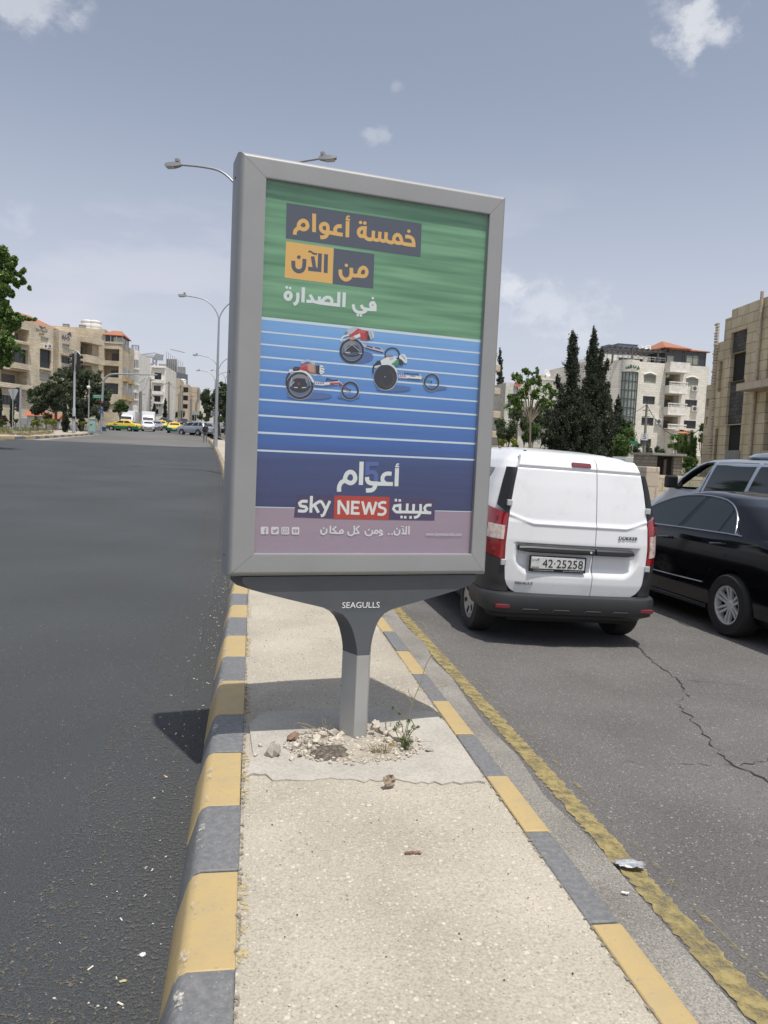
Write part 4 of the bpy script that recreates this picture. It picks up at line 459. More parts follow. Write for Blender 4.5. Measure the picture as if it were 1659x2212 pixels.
# poster print: green field, blue track, mauve foot band, laid out in the sheet's own height
m, t, b = newmat('poster_print'); N = t.nodes; L = t.links.new
b.inputs['Roughness'].default_value = .5; b.inputs['Specular IOR Level'].default_value = .2
tc = N.new('ShaderNodeTexCoord'); sp = N.new('ShaderNodeSeparateXYZ'); L(tc.outputs['Object'], sp.inputs[0])
mp_ = N.new('ShaderNodeMapping'); mp_.inputs['Scale'].default_value = (1.3, 1, 26); L(tc.outputs['Object'], mp_.inputs[0])
no = N.new('ShaderNodeTexNoise'); no.inputs['Scale'].default_value = 1.2; no.inputs['Detail'].default_value = 5; L(mp_.outputs[0], no.inputs['Vector'])
g = N.new('ShaderNodeValToRGB'); g.color_ramp.elements[0].position = .3; g.color_ramp.elements[0].color = (.10, .25, .13, 1); g.color_ramp.elements[1].position = .72; g.color_ramp.elements[1].color = (.24, .47, .27, 1); L(no.outputs['Fac'], g.inputs[0])
tr = N.new('ShaderNodeMapRange'); tr.inputs[1].default_value = 1.24; tr.inputs[2].default_value = 2.165; L(sp.outputs[2], tr.inputs[0])
bl = N.new('ShaderNodeValToRGB'); e = bl.color_ramp.elements; e[0].position = 0; e[0].color = (.062, .075, .17, 1); e[1].position = 1; e[1].color = (.215, .43, .78, 1)
for p_, c_ in ((.28, (.07, .10, .24, 1)), (.36, (.065, .15, .42, 1)), (.62, (.10, .25, .60, 1))): q_ = e.new(p_); q_.color = c_
L(tr.outputs[0], bl.inputs[0])
ml = N.new('ShaderNodeMixRGB'); ml.blend_type = 'OVERLAY'; ml.inputs[0].default_value = .18; L(bl.outputs[0], ml.inputs[1]); L(no.outputs['Fac'], ml.inputs[2])
def step(z):
    a = N.new('ShaderNodeMath'); a.operation = 'GREATER_THAN'; a.inputs[1].default_value = z; L(sp.outputs[2], a.inputs[0]); return a.outputs[0]
x1 = N.new('ShaderNodeMixRGB'); L(step(2.163), x1.inputs[0]); L(ml.outputs[0], x1.inputs[1]); L(g.outputs[0], x1.inputs[2])
x2 = N.new('ShaderNodeMixRGB'); L(step(1.241), x2.inputs[0]); x2.inputs[1].default_value = (.38, .30, .37, 1); L(x1.outputs[0], x2.inputs[2]); L(x2.outputs[0], b.inputs['Base Color'])  # foot band: purple print with a reflection mixed into its colour
# clear cover: mostly see-through with a mirror-like skin
m, t, b = newmat('cover_glass'); t.nodes.clear(); N = t.nodes; L = t.links.new
o_ = N.new('ShaderNodeOutputMaterial'); mx = N.new('ShaderNodeMixShader'); tp = N.new('ShaderNodeBsdfTransparent'); gl = N.new('ShaderNodeBsdfGlossy'); gl.inputs['Roughness'].default_value = .03; gl.inputs['Color'].default_value = (.9, .93, .95, 1); tp.inputs['Color'].default_value = (.96, .97, .97, 1)
ge_ = N.new('ShaderNodeNewGeometry'); dt = N.new('ShaderNodeVectorMath'); dt.operation = 'DOT_PRODUCT'; L(ge_.outputs['Normal'], dt.inputs[0]); L(ge_.outputs['Incoming'], dt.inputs[1])
def mt(op, a, b_=None):
    n_ = N.new('ShaderNodeMath'); n_.operation = op
    for i, v in enumerate((a, b_)):
        if isinstance(v, (int, float)): n_.inputs[i].default_value = v
        elif v is not None: L(v, n_.inputs[i])
    return n_.outputs[0]
L(mt('ADD', mt('MULTIPLY', mt('POWER', mt('SUBTRACT', 1., mt('ABSOLUTE', dt.outputs['Value'])), 5.), .7), .055), mx.inputs[0]); L(tp.outputs[0], mx.inputs[1]); L(gl.outputs[0], mx.inputs[2]); L(mx.outputs[0], o_.inputs[0])

SG = thing('advertising_sign', 'tall grey framed advertising sign with a green and blue racing poster on the median', 'advertising sign', (.587, 4.0253, 0), .1639)
OW, Z0, Z1 = .706, .895, 2.926     # half width and heights of the outermost edge
PRF = [(.028, .127), (.012, .118), (.004, .10), (0, .075), (0, -.072), (.004, -.098), (.011, -.116), (.020, -.125), (.026, -.127), (.0299, -.1271), (.104, -.1271), (.109, -.127), (.113, -.125), (.113, -.098)]
cz0, hw, hh = (Z0+Z1)/2, OW, (Z1-Z0)/2; XO = -.0165
def inset(w_): return [t_ if t_ <= .03 else t_*w_/.113 for t_, _ in PRF]
TL, TR, TT, TB = inset(.130), inset(.1005), inset(.114), inset(.119)
for k in range(4):
    mb = MB(); rows = []
    for e in (0, 1):
        row = []
        for i, (t_, d_) in enumerate(PRF):
            xl, xr, zb_, zt_ = XO-hw+TL[i], XO+hw-TR[i], Z0+TB[i], Z1-TT[i]; g_ = .0008*(1, -1)[e]
            row.append([(( xl, xr)[e]+g_, d_, zt_), ((xl, xr)[e]+g_, d_, zb_), (xl, d_, (zb_, zt_)[e]+g_), (xr, d_, (zb_, zt_)[e]+g_)][k])
        rows.append(row)
    mb.grid(rows); o = mb.build('frame_bar', 'frame_grey', SG, smooth=28)
mb = MB(); mb.box(XO-hw+.02, XO+hw-.02, -.085, .085, Z0+.02, Z1-.02); mb.box(XO-hw+.03, XO+hw-.03, .085, .122, Z0+.03, Z1-.03); mb.build('back_panel', 'gap_dark', SG)
for s in (1,):
    mb = MB()
    pass
    for z_ in (Z1-.10, Z0+.10, 1.9):
        mb = MB(); mb.lathe([(.006, -.002), (.006, .004), (0, .005)], 8, (XO-hw-.0005, -.02, z_), 'x'); mb.build('screw', 'gap_dark', SG)
mb = MB(); mb.face([(-.603, -.1, 1.0), (.60, -.1, 1.0), (.60, -.1, 2.82), (-.603, -.1, 2.82)]); mb.build('poster', 'poster_print', SG); PO = SG.children[-1]
lay = [0]
def put(name, groups, sel=None):
    mb = MB(); mats = []
    for key in groups:
        polys, strokes = POSTER[key]
        items = sorted([(p[2], p[0], p[1], None, 0) for p in polys]+[(q[4], q[0], q[2], q[1], q[3]) for q in strokes], key=lambda v: v[0])
        if sel: items = [items[i] for i in sel[key] if i < len(items)]
        for _, col, pts, w_, cl in items:
            if 'print_'+col not in mats: mats.append('print_'+col)
            lay[0] += 1; y = -.1003-lay[0]*.000015
            if w_ is None: mb.face([(p[0]/1000, y, p[1]/1000) for p in pts], mats.index('print_'+col)); continue
            if key == 'lanes': a_, b_ = Vector(pts[0]), Vector(pts[1]); pts = [tuple(a_-(b_-a_)*.02), tuple(b_+(b_-a_)*.02)]
            ribbon(mb, [(p[0]/1000, p[1]/1000) for p in pts], w_/1000, lambda q: (q[0], y, q[1]), bool(cl), mats.index('print_'+col))
    return mb.build(name, mats, PO, weld=False)
# order matters: later groups lie on top
def order(key):
    P_, S_ = POSTER[key]; return key
put('lane_lines', ['lanes'])
# racers are drawn in traced order (shapes and strokes mixed)
put('headline_panel', ['boxes']); put('headline', ['head1']); put('headline', ['head2'], {'head2': range(0, 6)}); put('headline', ['head2'], {'head2': range(6, 9)}); put('headline', ['head2'], {'head2': range(9, 99)}); put('anniversary_lettering', ['anniv'])
put('brand_panel', ['brand_boxes']); put('brand_lettering', ['brand']); 
for r_ in (range(0, 8), range(8, 12), range(12, 14), range(14, 19)): put('slogan', ['foot'], {'foot': r_})
for q_, r_ in ((19, range(0, 2)), (20, range(2, 3)), (21, range(3, 6)), (22, range(6, 8))): put('social_icon', ['foot', 'icons'], {'foot': [q_], 'icons': r_})

put('racers', ['racers'])
o = text('www.skynewsarabia.com', .0265, 'print_foot', PO, 'web_address', frame_mtx((.430, -.1045, 1.117), (1, 0, 0), (0, 0, 1)), .0002, width=.208)
mb = MB(); mb.face([(-.598, -.117, 1.0), (.598, -.117, 1.0), (.598, -.117, 2.82), (-.598, -.117, 2.82)]); mb.build('glass_cover', 'cover_glass', SG, weld=False)
# bracket: hexagonal sections from the post up to the wide shelf
PRB = [(.478, .080), (.50, .0805), (.535, .086), (.565, .093), (.60, .103), (.635, .117), (.665, .135), (.69, .158), (.71, .195), (.73, .265), (.755, .365), (.782, .47), (.81, .575), (.838, .655), (.865, .685), (.894, .685)]
mb = MB(); rows = []
for z_, w_ in PRB:
    a = w_-.046 if w_ < .66 else w_-.046-.0
    dd = .118-.024*min(1, max(0, (z_-.478)/.24))
    rows.append([(-a, -dd, z_), (a, -dd, z_), (w_, 0, z_), (a, dd, z_), (-a, dd, z_), (-w_, 0, z_)])
mb.grid(rows, True, None, True, True); BK = mb.build('bracket', 'bracket_grey', SG, smooth=35)
text('SEAGULLS', .044, 'white_paint', BK, 'maker_lettering', frame_mtx((-.0175, -.0955, .738), (1, 0, -.012), (0, 0, 1)), .0006, width=.205)
mb = MB(); mb.grid([[(-.034, -.118, z_), (.034, -.118, z_), (.080, 0, z_), (.034, .118, z_), (-.034, .118, z_), (-.080, 0, z_)] for z_ in (-.1, .4775)], True, None, True, True)
mb.build('post', 'post_grey', SG, bevel=.004)
# ---------------------------------------------------------------- vehicles
M('paint_white', (.76, .77, .78), .28, coat=.5, var=(1.5, (.72, .73, .74), .4, .7), var2=(5, (.66, .655, .63), .56, .78)); M('paint_black', (.004, .004, .006), .10, coat=.30, spec=.35); M('paint_silver', (.42, .46, .52), .3, .45, coat=.7)
M('paint_grey', (.30, .32, .35), .3, .3, coat=.6); M('paint_yellow', (.78, .55, .045), .35, coat=.5); M('paint_green', (.012, .20, .10), .35, coat=.5); M('paint_dark', (.03, .033, .04), .3, coat=.6)
M('car_glass', (.010, .013, .014), .06, coat=.3, spec=.6); M('tinted_glass', (.016, .022, .022), .05, coat=.3, spec=.5); M('plastic_black', (.026, .027, .029), .5, bump=(60, .15, .002)); M('trim_black', (.012, .012, .013), .35)
M('rubber', (.022, .022, .022), .8, bump=(40, .3, .004)); M('alloy', (.66, .67, .67), .4, .3); M('steel_cap', (.40, .39, .37), .45, .35); M('chrome', (.62, .65, .70), .14, 1.0)
M('lamp_red', (.24, .006, .010), .12, coat=1.); M('lamp_dark_red', (.16, .01, .016), .15, coat=1.); M('lamp_clear', (.62, .52, .47), .15, coat=1., var=(20, (.4, .3, .27), .45, .6)); M('headlamp', (.55, .58, .6), .1, .3, coat=1.)
M('plate_white', (.62, .62, .60), .5, var=(12, (.5, .5, .49), .45, .7)); M('plate_ink', (.012, .012, .014), .5); M('hinge_silver', (.55, .57, .58), .4, .5); M('badge_grey', (.16, .16, .165), .3, .5); M('gap', (.008, .008, .008), .8)
class Hull:
    """closed body made of rounded plan outlines stacked in height; layers: z, rear y, front y, half width[, rear radius, front radius]"""
    def __init__(s, layers, rr=.16, rf=.30):
        s.L = [tuple(l)+((rr, rf)[len(l)-4:] if len(l) < 6 else ()) for l in layers]
        s.z = [l[0] for l in s.L]
    def at(s, z, k): return float(np.interp(z, s.z, [l[k] for l in s.L]))
    def loop(s, z):
        yr, yf, w, rr, rf = (s.at(z, k) for k in (1, 2, 3, 4, 5)); rr = min(rr, w*.9, (yf-yr)*.45); rf = min(rf, w*.9, (yf-yr)*.45)
        pts = []
        def arc(cx, cy, r, a0, a1, n=5):
            for i in range(n): a = R(a0+(a1-a0)*i/(n-1)); pts.append((cx+r*math.cos(a), cy+r*math.sin(a), z))
        arc(w-rf, yf-rf, rf, 0, 90); arc(-w+rf, yf-rf, rf, 90, 180)
        a, b = -w, yr+rr
        for i in range(1, 8): pts.append((-w, (yf-rf)+(yr+rr-yf+rf)*i/8, z))
        arc(-w+rr, yr+rr, rr, 180, 270); arc(w-rr, yr+rr, rr, 270, 360)
        for i in range(1, 8): pts.append((w, (yr+rr)+(yf-rf-yr-rr)*i/8, z))
        return pts
    def mesh(s, mb, n=0, split=None):
        zs = sorted(set(list(s.z)+list(np.linspace(s.z[0], s.z[-1], n)))) if n else s.z
        for a, b in zip(zs, zs[1:]):
            mb.grid([s.loop(a), s.loop(b)], True, 1 if (split and (a+b)/2 < split) else 0)
        mb.face(s.loop(zs[0])[::-1], 1 if split else 0); mb.face(s.loop(zs[-1]))
    def side(s, y, z, sgn, off=.004): return (sgn*(s.at(z, 3)+off), y, z)
    def front(s, x, z, off=.004): return (x, s.at(z, 2)+off, z)
    def rear(s, x, z, off=.004): return (x, s.at(z, 1)-off, z)
def panel(poly, fn, nsub=6):
    """polygon (list of 2-D points, two matching halves: upper then lower edge) laid on a surface"""
    mb = MB(); n = len(poly)//2; up = poly[:n]; lo = poly[n:][::-1]
    rows = []
    for k in range(nsub+1):
        t = k/nsub; rows.append([fn(a[0]+(b[0]-a[0])*t, a[1]+(b[1]-a[1])*t) for a, b in zip(up, lo)])
    mb.grid(rows); return mb
def cut(o, mb):
    c = mb.build('cutter', MATS['gap'], o.parent); c.matrix_local = o.matrix_local.copy(); bpy.context.view_layer.update(); md = o.modifiers.new('cut', 'BOOLEAN'); md.object = c; md.operation = 'DIFFERENCE'; md.solver = 'EXACT'; md.material_mode = 'TRANSFER'
    dg = bpy.context.evaluated_depsgraph_get(); me = bpy.data.meshes.new_from_object(o.evaluated_get(dg)); o.modifiers.clear(); o.data = me; bpy.data.objects.remove(c)
    me.polygons.foreach_set('use_smooth', [True]*len(me.polygons)); me.set_sharp_from_angle(angle=R(32))
def wheel(parent, x, y, r, w, style, seg=32):
    sg = 1 if x > 0 else -1; mb = MB(); q = r*.62 if style != 'far' else r*.6
    mb.lathe([(q, -w*.5), (r*.93, -w*.5), (r, -w*.34), (r, w*.30), (r*.975, w*.42), (r*.93, w*.5), (q*1.06, w*.52), (q, w*.44), (q*.98, 0), (0, 0)], seg, (0, 0, 0), 'x', cap0=False, cap1=False)
    o = mb.build('wheel', 'rubber', parent, smooth=40); o.location = (x, y, r)
    if sg < 0: o.rotation_euler = (0, 0, math.pi)
    mb = MB(); d = w*.40
    mb.lathe([(q, d*.4), (q, d+.012), (q*.93, d+.012), (q*.90, d-.01), (q*.90, d*.3)], seg, axis='x', cap0=False, cap1=False)
    if style == 'spoke':
        for k in range(6):
            for e in (-1, 1):
                a = math.pi/3*k+math.pi/2; t = np.array([math.cos(a), math.sin(a)]); nn = np.array([-t[1], t[0]])
                p0 = t*q*.2+nn*e*q*.075; p1 = t*q*.92+nn*e*q*.15; hw0, hw1 = q*.065, q*.06
                pr = [p0-nn*hw0, p0+nn*hw0, p1+nn*hw1, p1-nn*hw1]; dep = [d-.03, d-.03, d+.004, d+.004]
                mb.grid([[(dd-.03, p[0], p[1]) for p, dd in zip(pr, dep)], [(dd, p[0], p[1]) for p, dd in zip(pr, dep)]], True, None, True, True)
        mb.lathe([(q*.27, d-.06), (q*.27, d-.028), (q*.2, d-.018), (q*.1, d-.012), (0, d-.012)], 16, axis='x')
    elif style == 'cap':
        mb.lathe([(q*.93, d), (q*.80, d+.014), (q*.5, d+.004), (q*.22, d+.018), (0, d+.018)], seg, axis='x', cap0=False, cap1=False)
    else:
        for k in range(5):
            a = 2*math.pi/5*k+.3; t = np.array([math.cos(a), math.sin(a)]); nn = np.array([-t[1], t[0]]); p0 = t*q*.1; p1 = t*q*.92; h_ = q*.14
            mb.grid([[(dd, p[0], p[1]) for p in (p0-nn*h_, p0+nn*h_, p1+nn*h_*.9, p1-nn*h_*.9)] for dd in (d-.03, d-.004)], True, None, True, True)
        mb.lathe([(q*.26, d-.05), (q*.26, d), (0, d+.004)], 12, axis='x')
    ri = mb.build('rim', 'steel_cap' if style == 'cap' else 'alloy', o, smooth=35)
    if style == 'cap':
        for k in range(6):
            mb = MB(); a = math.pi/3*k+.3; t = np.array([math.cos(a), math.sin(a)]); nn = np.array([-t[1], t[0]])
            for rr_, ww in ((.44, -.06), (.44, .06), (.74, .13), (.80, .06), (.80, -.06), (.74, -.13)):
                p_ = t*q*rr_+nn*q*ww; mb.v.append((float(np.interp(math.hypot(*p_)/q, (.22, .5, .8, .93), (d+.020, d+.0075, d+.0165, d+.003))), p_[0], p_[1]))
            mb.f.append((0, 1, 2, 3, 4, 5)); mb.m.append(0); mb.build('vent_slot', 'gap', o)
    return o
def plate(parent, mtx, body=None, w=.52, h=.115):
    mb = MB(); mb.box(-w/2, w/2, -h/2, h/2, -.004, .004); o = mb.build('number_plate', 'plate_white', parent, bevel=.003); o.matrix_local = mtx
    return o
# ---- the white panel van
VH = R(13)
VAN = thing('delivery_van', 'white delivery van seen from behind beside the advertising sign', 'van', (3.062, 7.45, -.218), 0); VAN.rotation_euler = (0, R(1.6), 0)
VL = [(.24, -.50, 3.50, .79, .12, .3), (.34, -.55, 3.62, .855, .14, .3), (.50, -.53, 3.66, .872, .16, .3), (.80, -.52, 3.64, .876, .2, .3), (.95, -.52, 3.55, .876, .22, .35), (1.03, -.52, 3.25, .872, .22, .35), (1.12, -.515, 2.75, .866, .22, .3), (1.30, -.50, 2.42, .835, .22, .3),
      (1.50, -.475, 2.05, .79, .22, .3), (1.66, -.44, 1.76, .745, .2, .28), (1.74, -.405, 1.6, .70, .19, .25), (1.79, -.36, 1.45, .635, .18, .25), (1.822, -.29, 1.42, .59, .2, .22), (1.85, -.08, 1.38, .52, .2, .2), (1.878, .3, 1.3, .42, .2, .2), (1.893, .65, 1.2, .25, .12, .12)]
VB = Hull(VL); mb = MB(); VB.mesh(mb, 40, .805); vb = mb.build('body', ['paint_white', 'plastic_black'], VAN, smooth=32)
mb = MB()
for y in (0, 2.81):
    for sx in (-1, 1): mb.lathe([(.37, -.2), (.37, .2)], 28, (sx*.82, y, .33), 'x')
cut(vb, mb)
XD = ([.487, .52, .57, .62, .75, .95, 1.15, 1.30, 1.50, 1.68, 1.79], [.575, .64, .68, .698, .712, .718, .706, .690, .660, .625, .585])
def vdoor_y(x, z):
    y = float(np.interp(z, [.48, .60, .80, 1.0, 1.16, 1.20, 1.30, 1.5, 1.66, 1.685, 1.70, 1.76, 1.80], [-.600, -.622, -.630, -.628, -.616, -.604, -.590, -.556, -.522, -.512, -.516, -.485, -.43]))
    y += .05*abs(x/.72)**3
    zc = 1.155+.07*max(0, (abs(x)-.47)/.22)          # crease rising towards both edges
    y -= .010*math.exp(-((z-zc)/.016)**2)
    def ss(a, b, v): v = min(1, max(0, (v-a)/(b-a))); return v*v*(3-2*v)
    ax_ = abs(x); rec = ss(.645, .58, ax_)*ss(.975, .955, z)*ss(.655+.12*max(0, (ax_-.47)/.15)**2, .755+.12*max(0, (ax_-.47)/.15)**2, z)
    y += .040*rec
    for zg in (1.677,): y += .012*math.exp(-((z-zg)/.007)**2)
    return y
def vdoor(x0f, x1f, name):
    mb = MB(); rows = []; zs = np.concatenate([np.linspace(.487, .66, 14), np.linspace(.665, .98, 46), np.linspace(.99, 1.27, 40), np.linspace(1.28, 1.655, 14), np.linspace(1.66, 1.70, 12), np.linspace(1.71, 1.795, 8)])
    N_ = 48
    for z in zs:
        a, b = x0f(z), x1f(z); rows.append([(a+(b-a)*k/N_, vdoor_y(a+(b-a)*k/N_, z), z) for k in range(N_+1)])
    mb.grid(rows)
    edge = [rows[0], [(p[0], p[1]+.05, p[2]) for p in rows[0]]]; mb.grid(edge)
    for c in (0, -1): mb.grid([[r[c] for r in rows], [(r[c][0], r[c][1]+.05, r[c][2]) for r in rows]])
    mb.grid([rows[-1], [(p[0], p[1]+.08, p[2]+.005) for p in rows[-1]]])
    return mb.build(name, 'paint_white', VAN, smooth=50)
xd = lambda z: float(np.interp(z, *XD)); split = lambda z: .156+.0*(z-.5)
dl = vdoor(lambda z: -xd(z), lambda z: split(z)-.004, 'rear_door'); dr = vdoor(lambda z: split(z)+.004, lambda z: xd(z), 'rear_door')
dl['label'] = 'wide left rear door with the number plate'; dr['label'] = 'narrow right rear door'
mb = MB(); mb.grid([[(-xd(z)+.02, vdoor_y(0, z)+.06, z), (xd(z)-.02, vdoor_y(0, z)+.06, z)] for z in np.linspace(.5, 1.77, 12)]); mb.build('door_gap', 'gap', VAN)
# corner strips: lamp, black wing
def vcorner(z, s, sg, off=.012):
    w = VB.at(z, 3); yr = vdoor_y(xd(z), z); a = (max(xd(z)+.006, w-.20), yr+.004); c = (w+.004, yr+.012); e = (w+off, yr+.34)
    t = s; x = (1-t)**2*a[0]+2*t*(1-t)*c[0]+t*t*e[0]; y = (1-t)**2*a[1]+2*t*(1-t)*c[1]+t*t*e[1]
    return (sg*(x+off*.3), y-off*.4, z)
def vpatch(sg, zin, zout, s0, s1, mat, name, off=.012, par=VAN, n=10):
    mb = MB(); rows = []
    for k in range(n+1):
        t = k/n; row = []
        for j in range(9):
            q = j/8; s = s0+(s1-s0)*q; za = zin[0]+(zout[0]-zin[0])*q; zb = zin[1]+(zout[1]-zin[1])*q
            row.append(vcorner(za+(zb-za)*t, s, sg, off))
        rows.append(row)
    mb.grid(rows)
    ed = [rows[0], rows[-1], [r[0] for r in rows], [r[-1] for r in rows]]
    for q in ed: mb.grid([q, [(p[0]*.97, p[1]+.03, p[2]) for p in q]])
    return mb.build(name, mat, par, smooth=40)
for sg in (-1, 1):
    l = vpatch(sg, (.80, 1.235), (.87, 1.30), 0, .92, 'lamp_red', 'tail_light', .018)
    vpatch(sg, (.99, 1.12) if sg < 0 else (.88, 1.09), (1.0, 1.135) if sg < 0 else (.90, 1.10), .05, .62 if sg < 0 else .8, 'lamp_clear', 'reversing_light', .026, l)
    for zc in (1.185, .90) if sg < 0 else (1.17,):
        mb = MB(); p = vcorner(zc, .35, sg, .02); mb.lathe([(.022, -.012), (.020, -.003), (0, -.001)], 12, p, 'y'); mb.build('lamp_bulb', 'lamp_dark_red', l)
    vpatch(sg, (1.238, 1.672), (1.31, 1.672), 0, .46, 'trim_black', 'corner_trim', .011)
    vpatch(sg, (.50, .797), (.50, .862), -.02, 1.0, 'plastic_black', 'corner_guard', .016)
    for zc in (1.335, .775):
        mb = MB(); x = xd(zc); mb.box(sg*x-.025+sg*.018, sg*x+.025+sg*.018, vdoor_y(x, zc)-.022, vdoor_y(x, zc)+.02, zc-.028, zc+.028); mb.build('hinge', 'hinge_silver', VAN, bevel=.006)
    mb = MB(); mb.box(sg*.71-.085, sg*.71+.085, -.672, -.60, .352, .392); o = mb.build('reflector', 'lamp_dark_red', VAN, bevel=.008); o.rotation_euler = (0, 0, 0)
BL = [(.285, -.60, .02, .81, .16, .1), (.31, -.655, .02, .86, .2, .1), (.36, -.675, .02, .885, .24, .1), (.45, -.678, .02, .890, .26, .1), (.478, -.668, .02, .886, .26, .1), (.490, -.640, .02, .880, .26, .1), (.494, -.59, .02, .865, .26, .1)]
BH = Hull(BL); mb = MB(); BH.mesh(mb); bo = mb.build('rear_bumper', 'plastic_black', VAN, smooth=40)
mb = MB()
for sx in (-1, 1): mb.lathe([(.37, -.2), (.37, .2)], 28, (sx*.82, 0, .33), 'x')
cut(bo, mb)
for x in (-.46, -.15, .17, .45):
    mb = MB(); mb.tube([(x-.09, -.676, .335), (x-.075, -.683, .352), (x+.075, -.683, .352), (x+.09, -.676, .335)], .006, 6); mb.build('bumper_rib', 'plastic_black', bo)
mb = MB(); mb.prism([(.32, 0), (.32, .0), (.85, 0), (.85, .02), (.32, .02)], lambda p: (-.80, p[1]-.3, p[0]), lambda p: (-.80, p[1]-.3, p[0])) if False else None
# handle strip and number plate, brake light, lettering
for a, b, nm in ((-.595, .148, 'handle_strip'), (.164, .562, 'handle_strip')):
    mb = MB(); rows = []
    for k in range(13):
        x = a+(b-a)*k/12; e = 1.0
        if a < 0 and k < 2: e = (.45, .85)[k]
        if a > 0 and k > 10: e = (.85, .5)[k-11]
        y = -.622+.05*abs(x/.72)**3
        rows.append([(x, y+.05, .945), (x, y-.022, .945-.01*(1-e)), (x, y-.034, .930-.012*(1-e)), (x, y-.034, .900), (x, y-.02, .886+.02*(1-e)), (x, y+.05, .886+.02*(1-e))])
    mb.grid(rows, cap0=True, cap1=True); o = mb.build(nm, 'plastic_black', VAN, smooth=35)
    if a < 0:
        mb = MB(); mb.lathe([(.011, -.004), (.011, .0), (0, .0)], 12, (.105, -.658, .915), 'y'); mb.build('door_lock', 'alloy', o)
        mb = MB(); mb.box(-.03, .085, -.659, -.655, .893, .913); mb.build('pull_recess', 'trim_black', o, bevel=.004)
PT = Matrix.Translation((-.208, -.632, .790)) @ Matrix.Rotation(R(90), 4, 'X') @ Matrix.Rotation(R(.2), 4, 'Z')
mb = MB(); mb.box(-.285, .285, -.082, .070, -.01, .004); pf = mb.build('plate_frame', 'trim_black', VAN, bevel=.006); pf.matrix_local = PT
mb = MB(); mb.box(-.268, .268, -.054, .058, 0, .009); pp = mb.build('number_plate', 'plate_white', pf, bevel=.004)
T = Matrix.Translation
tx = text('42\u00b725258', .098, 'plate_ink', pf, 'plate_number', T((.048, -.004, .0115)), .0004, width=.405, sy=1.12)
tx = text('JORDAN', .021, 'plate_ink', pf, 'plate_country', T((-.225, -.041, .0115)), .0004, width=.072)
tx = text('ALKAN INTERNATIONAL MOTORS', .016, 'plate_white', pf, 'dealer_lettering', T((-.14, -.068, .0048)), .0003, width=.20)
def strokes(name, parent, mat, mtx, runs, w):
    mb = MB()
    for i, r in enumerate(runs): ribbon(mb, r, w, lambda q, i=i: (q[0], q[1], .0003*i))
    o = mb.build(name, mat, parent, weld=False); o.matrix_local = mtx; return o
AR = [[(.036, .016), (.036, -.002)], [(.030, .016), (.029, -.001), (.020, -.001)], [(.022, .013), (.026, 0)], [(.012, .008), (.012, -.004), (.006, -.008)], [(.0, .008), (.003, 0), (-.006, 0)], [(-.014, .006), (-.015, -.003), (-.023, -.006), (-.030, 0), (-.030, .006)], [(-.023, .008), (-.020, .008)]]
strokes('plate_script', pf, 'plate_ink', T((-.228, .028, .0112)), AR, .0035)
strokes('dealer_script', pf, 'plate_white', T((.155, -.068, .0048)), [[(x_, 0), (x_+.012, 0), (x_+.014, .008)] for x_ in np.arange(-.1, .1, .021)]+[[(x_, .006), (x_+.003, .006)] for x_ in np.arange(-.095, .1, .03)], .0028)
tx = text('DOKKER', .042, 'trim_black', dr, 'badge_lettering', T((.490, -.616, 1.066)) @ Matrix.Rotation(R(6), 4, 'Z') @ Matrix.Rotation(R(90), 4, 'X'), .003, width=.205)
tx = text('RENAULT', .036, 'badge_grey', dl, 'badge_lettering', T((-.517, -.605, .586)) @ Matrix.Rotation(R(-6), 4, 'Z') @ Matrix.Rotation(R(90), 4, 'X'), .004, width=.17)
mb = MB(); mb.prism([(-.105, 1.715), (.085, 1.715), (.092, 1.725), (.085, 1.755), (-.10, 1.757), (-.108, 1.745)], lambda p: (p[0]+.005, vdoor_y(0, p[1])-.016, p[1]), lambda p: (p[0]+.005, vdoor_y(0, p[1])+.05, p[1])); mb.build('brake_light', 'lamp_dark_red', VAN, bevel=.006)
for x in (-.44, .44, -.50):
    mb = MB(); mb.lathe([(.018, -.004), (.015, .004), (0, .005)], 10, (x, -.12 if abs(x) < .47 else .5, (1.845 if abs(x) < .47 else 1.868)), 'z'); mb.build('roof_plug', 'plastic_black', VAN)
for sg in (-1, 1):
    panel([(-.17, 1.655), (.5, 1.665), (1.15, 1.66), (1.15, 1.28), (.5, 1.29), (.06, 1.36)], lambda y, z: VB.side(y, z, sg)).build('side_window', 'car_glass', VAN, smooth=40)
    panel([(1.28, 1.64), (1.7, 1.63), (2.3, 1.25), (2.3, 1.12), (1.7, 1.12), (1.28, 1.14)], lambda y, z: VB.side(y, z, sg)).build('side_window', 'car_glass', VAN, smooth=40)
    mb = MB(); mb.box(sg*.93-.09, sg*.93+.09, 2.2, 2.3, 1.12, 1.34); mb.build('wing_mirror', 'plastic_black', VAN, bevel=.03)
    for y in (0, 2.81): wheel(VAN, sg*.755, y, .318, .215, 'cap')
panel([(-.52, 1.64), (0, 1.66), (.52, 1.64), (.60, 1.14), (0, 1.12), (-.60, 1.14)], lambda x, z: VB.front(x, z)).build('windscreen', 'car_glass', VAN)
mb = MB(); mb.tube([(-.30, .5, 1.875), (-.30, .5, 1.915)], [.014, .010], 8); mb.build('aerial', 'trim_black', VAN)
mb = MB(); mb.box(-.6, .6, -.45, 3.3, .2, .30); mb.build('underbody', 'gap', VAN)
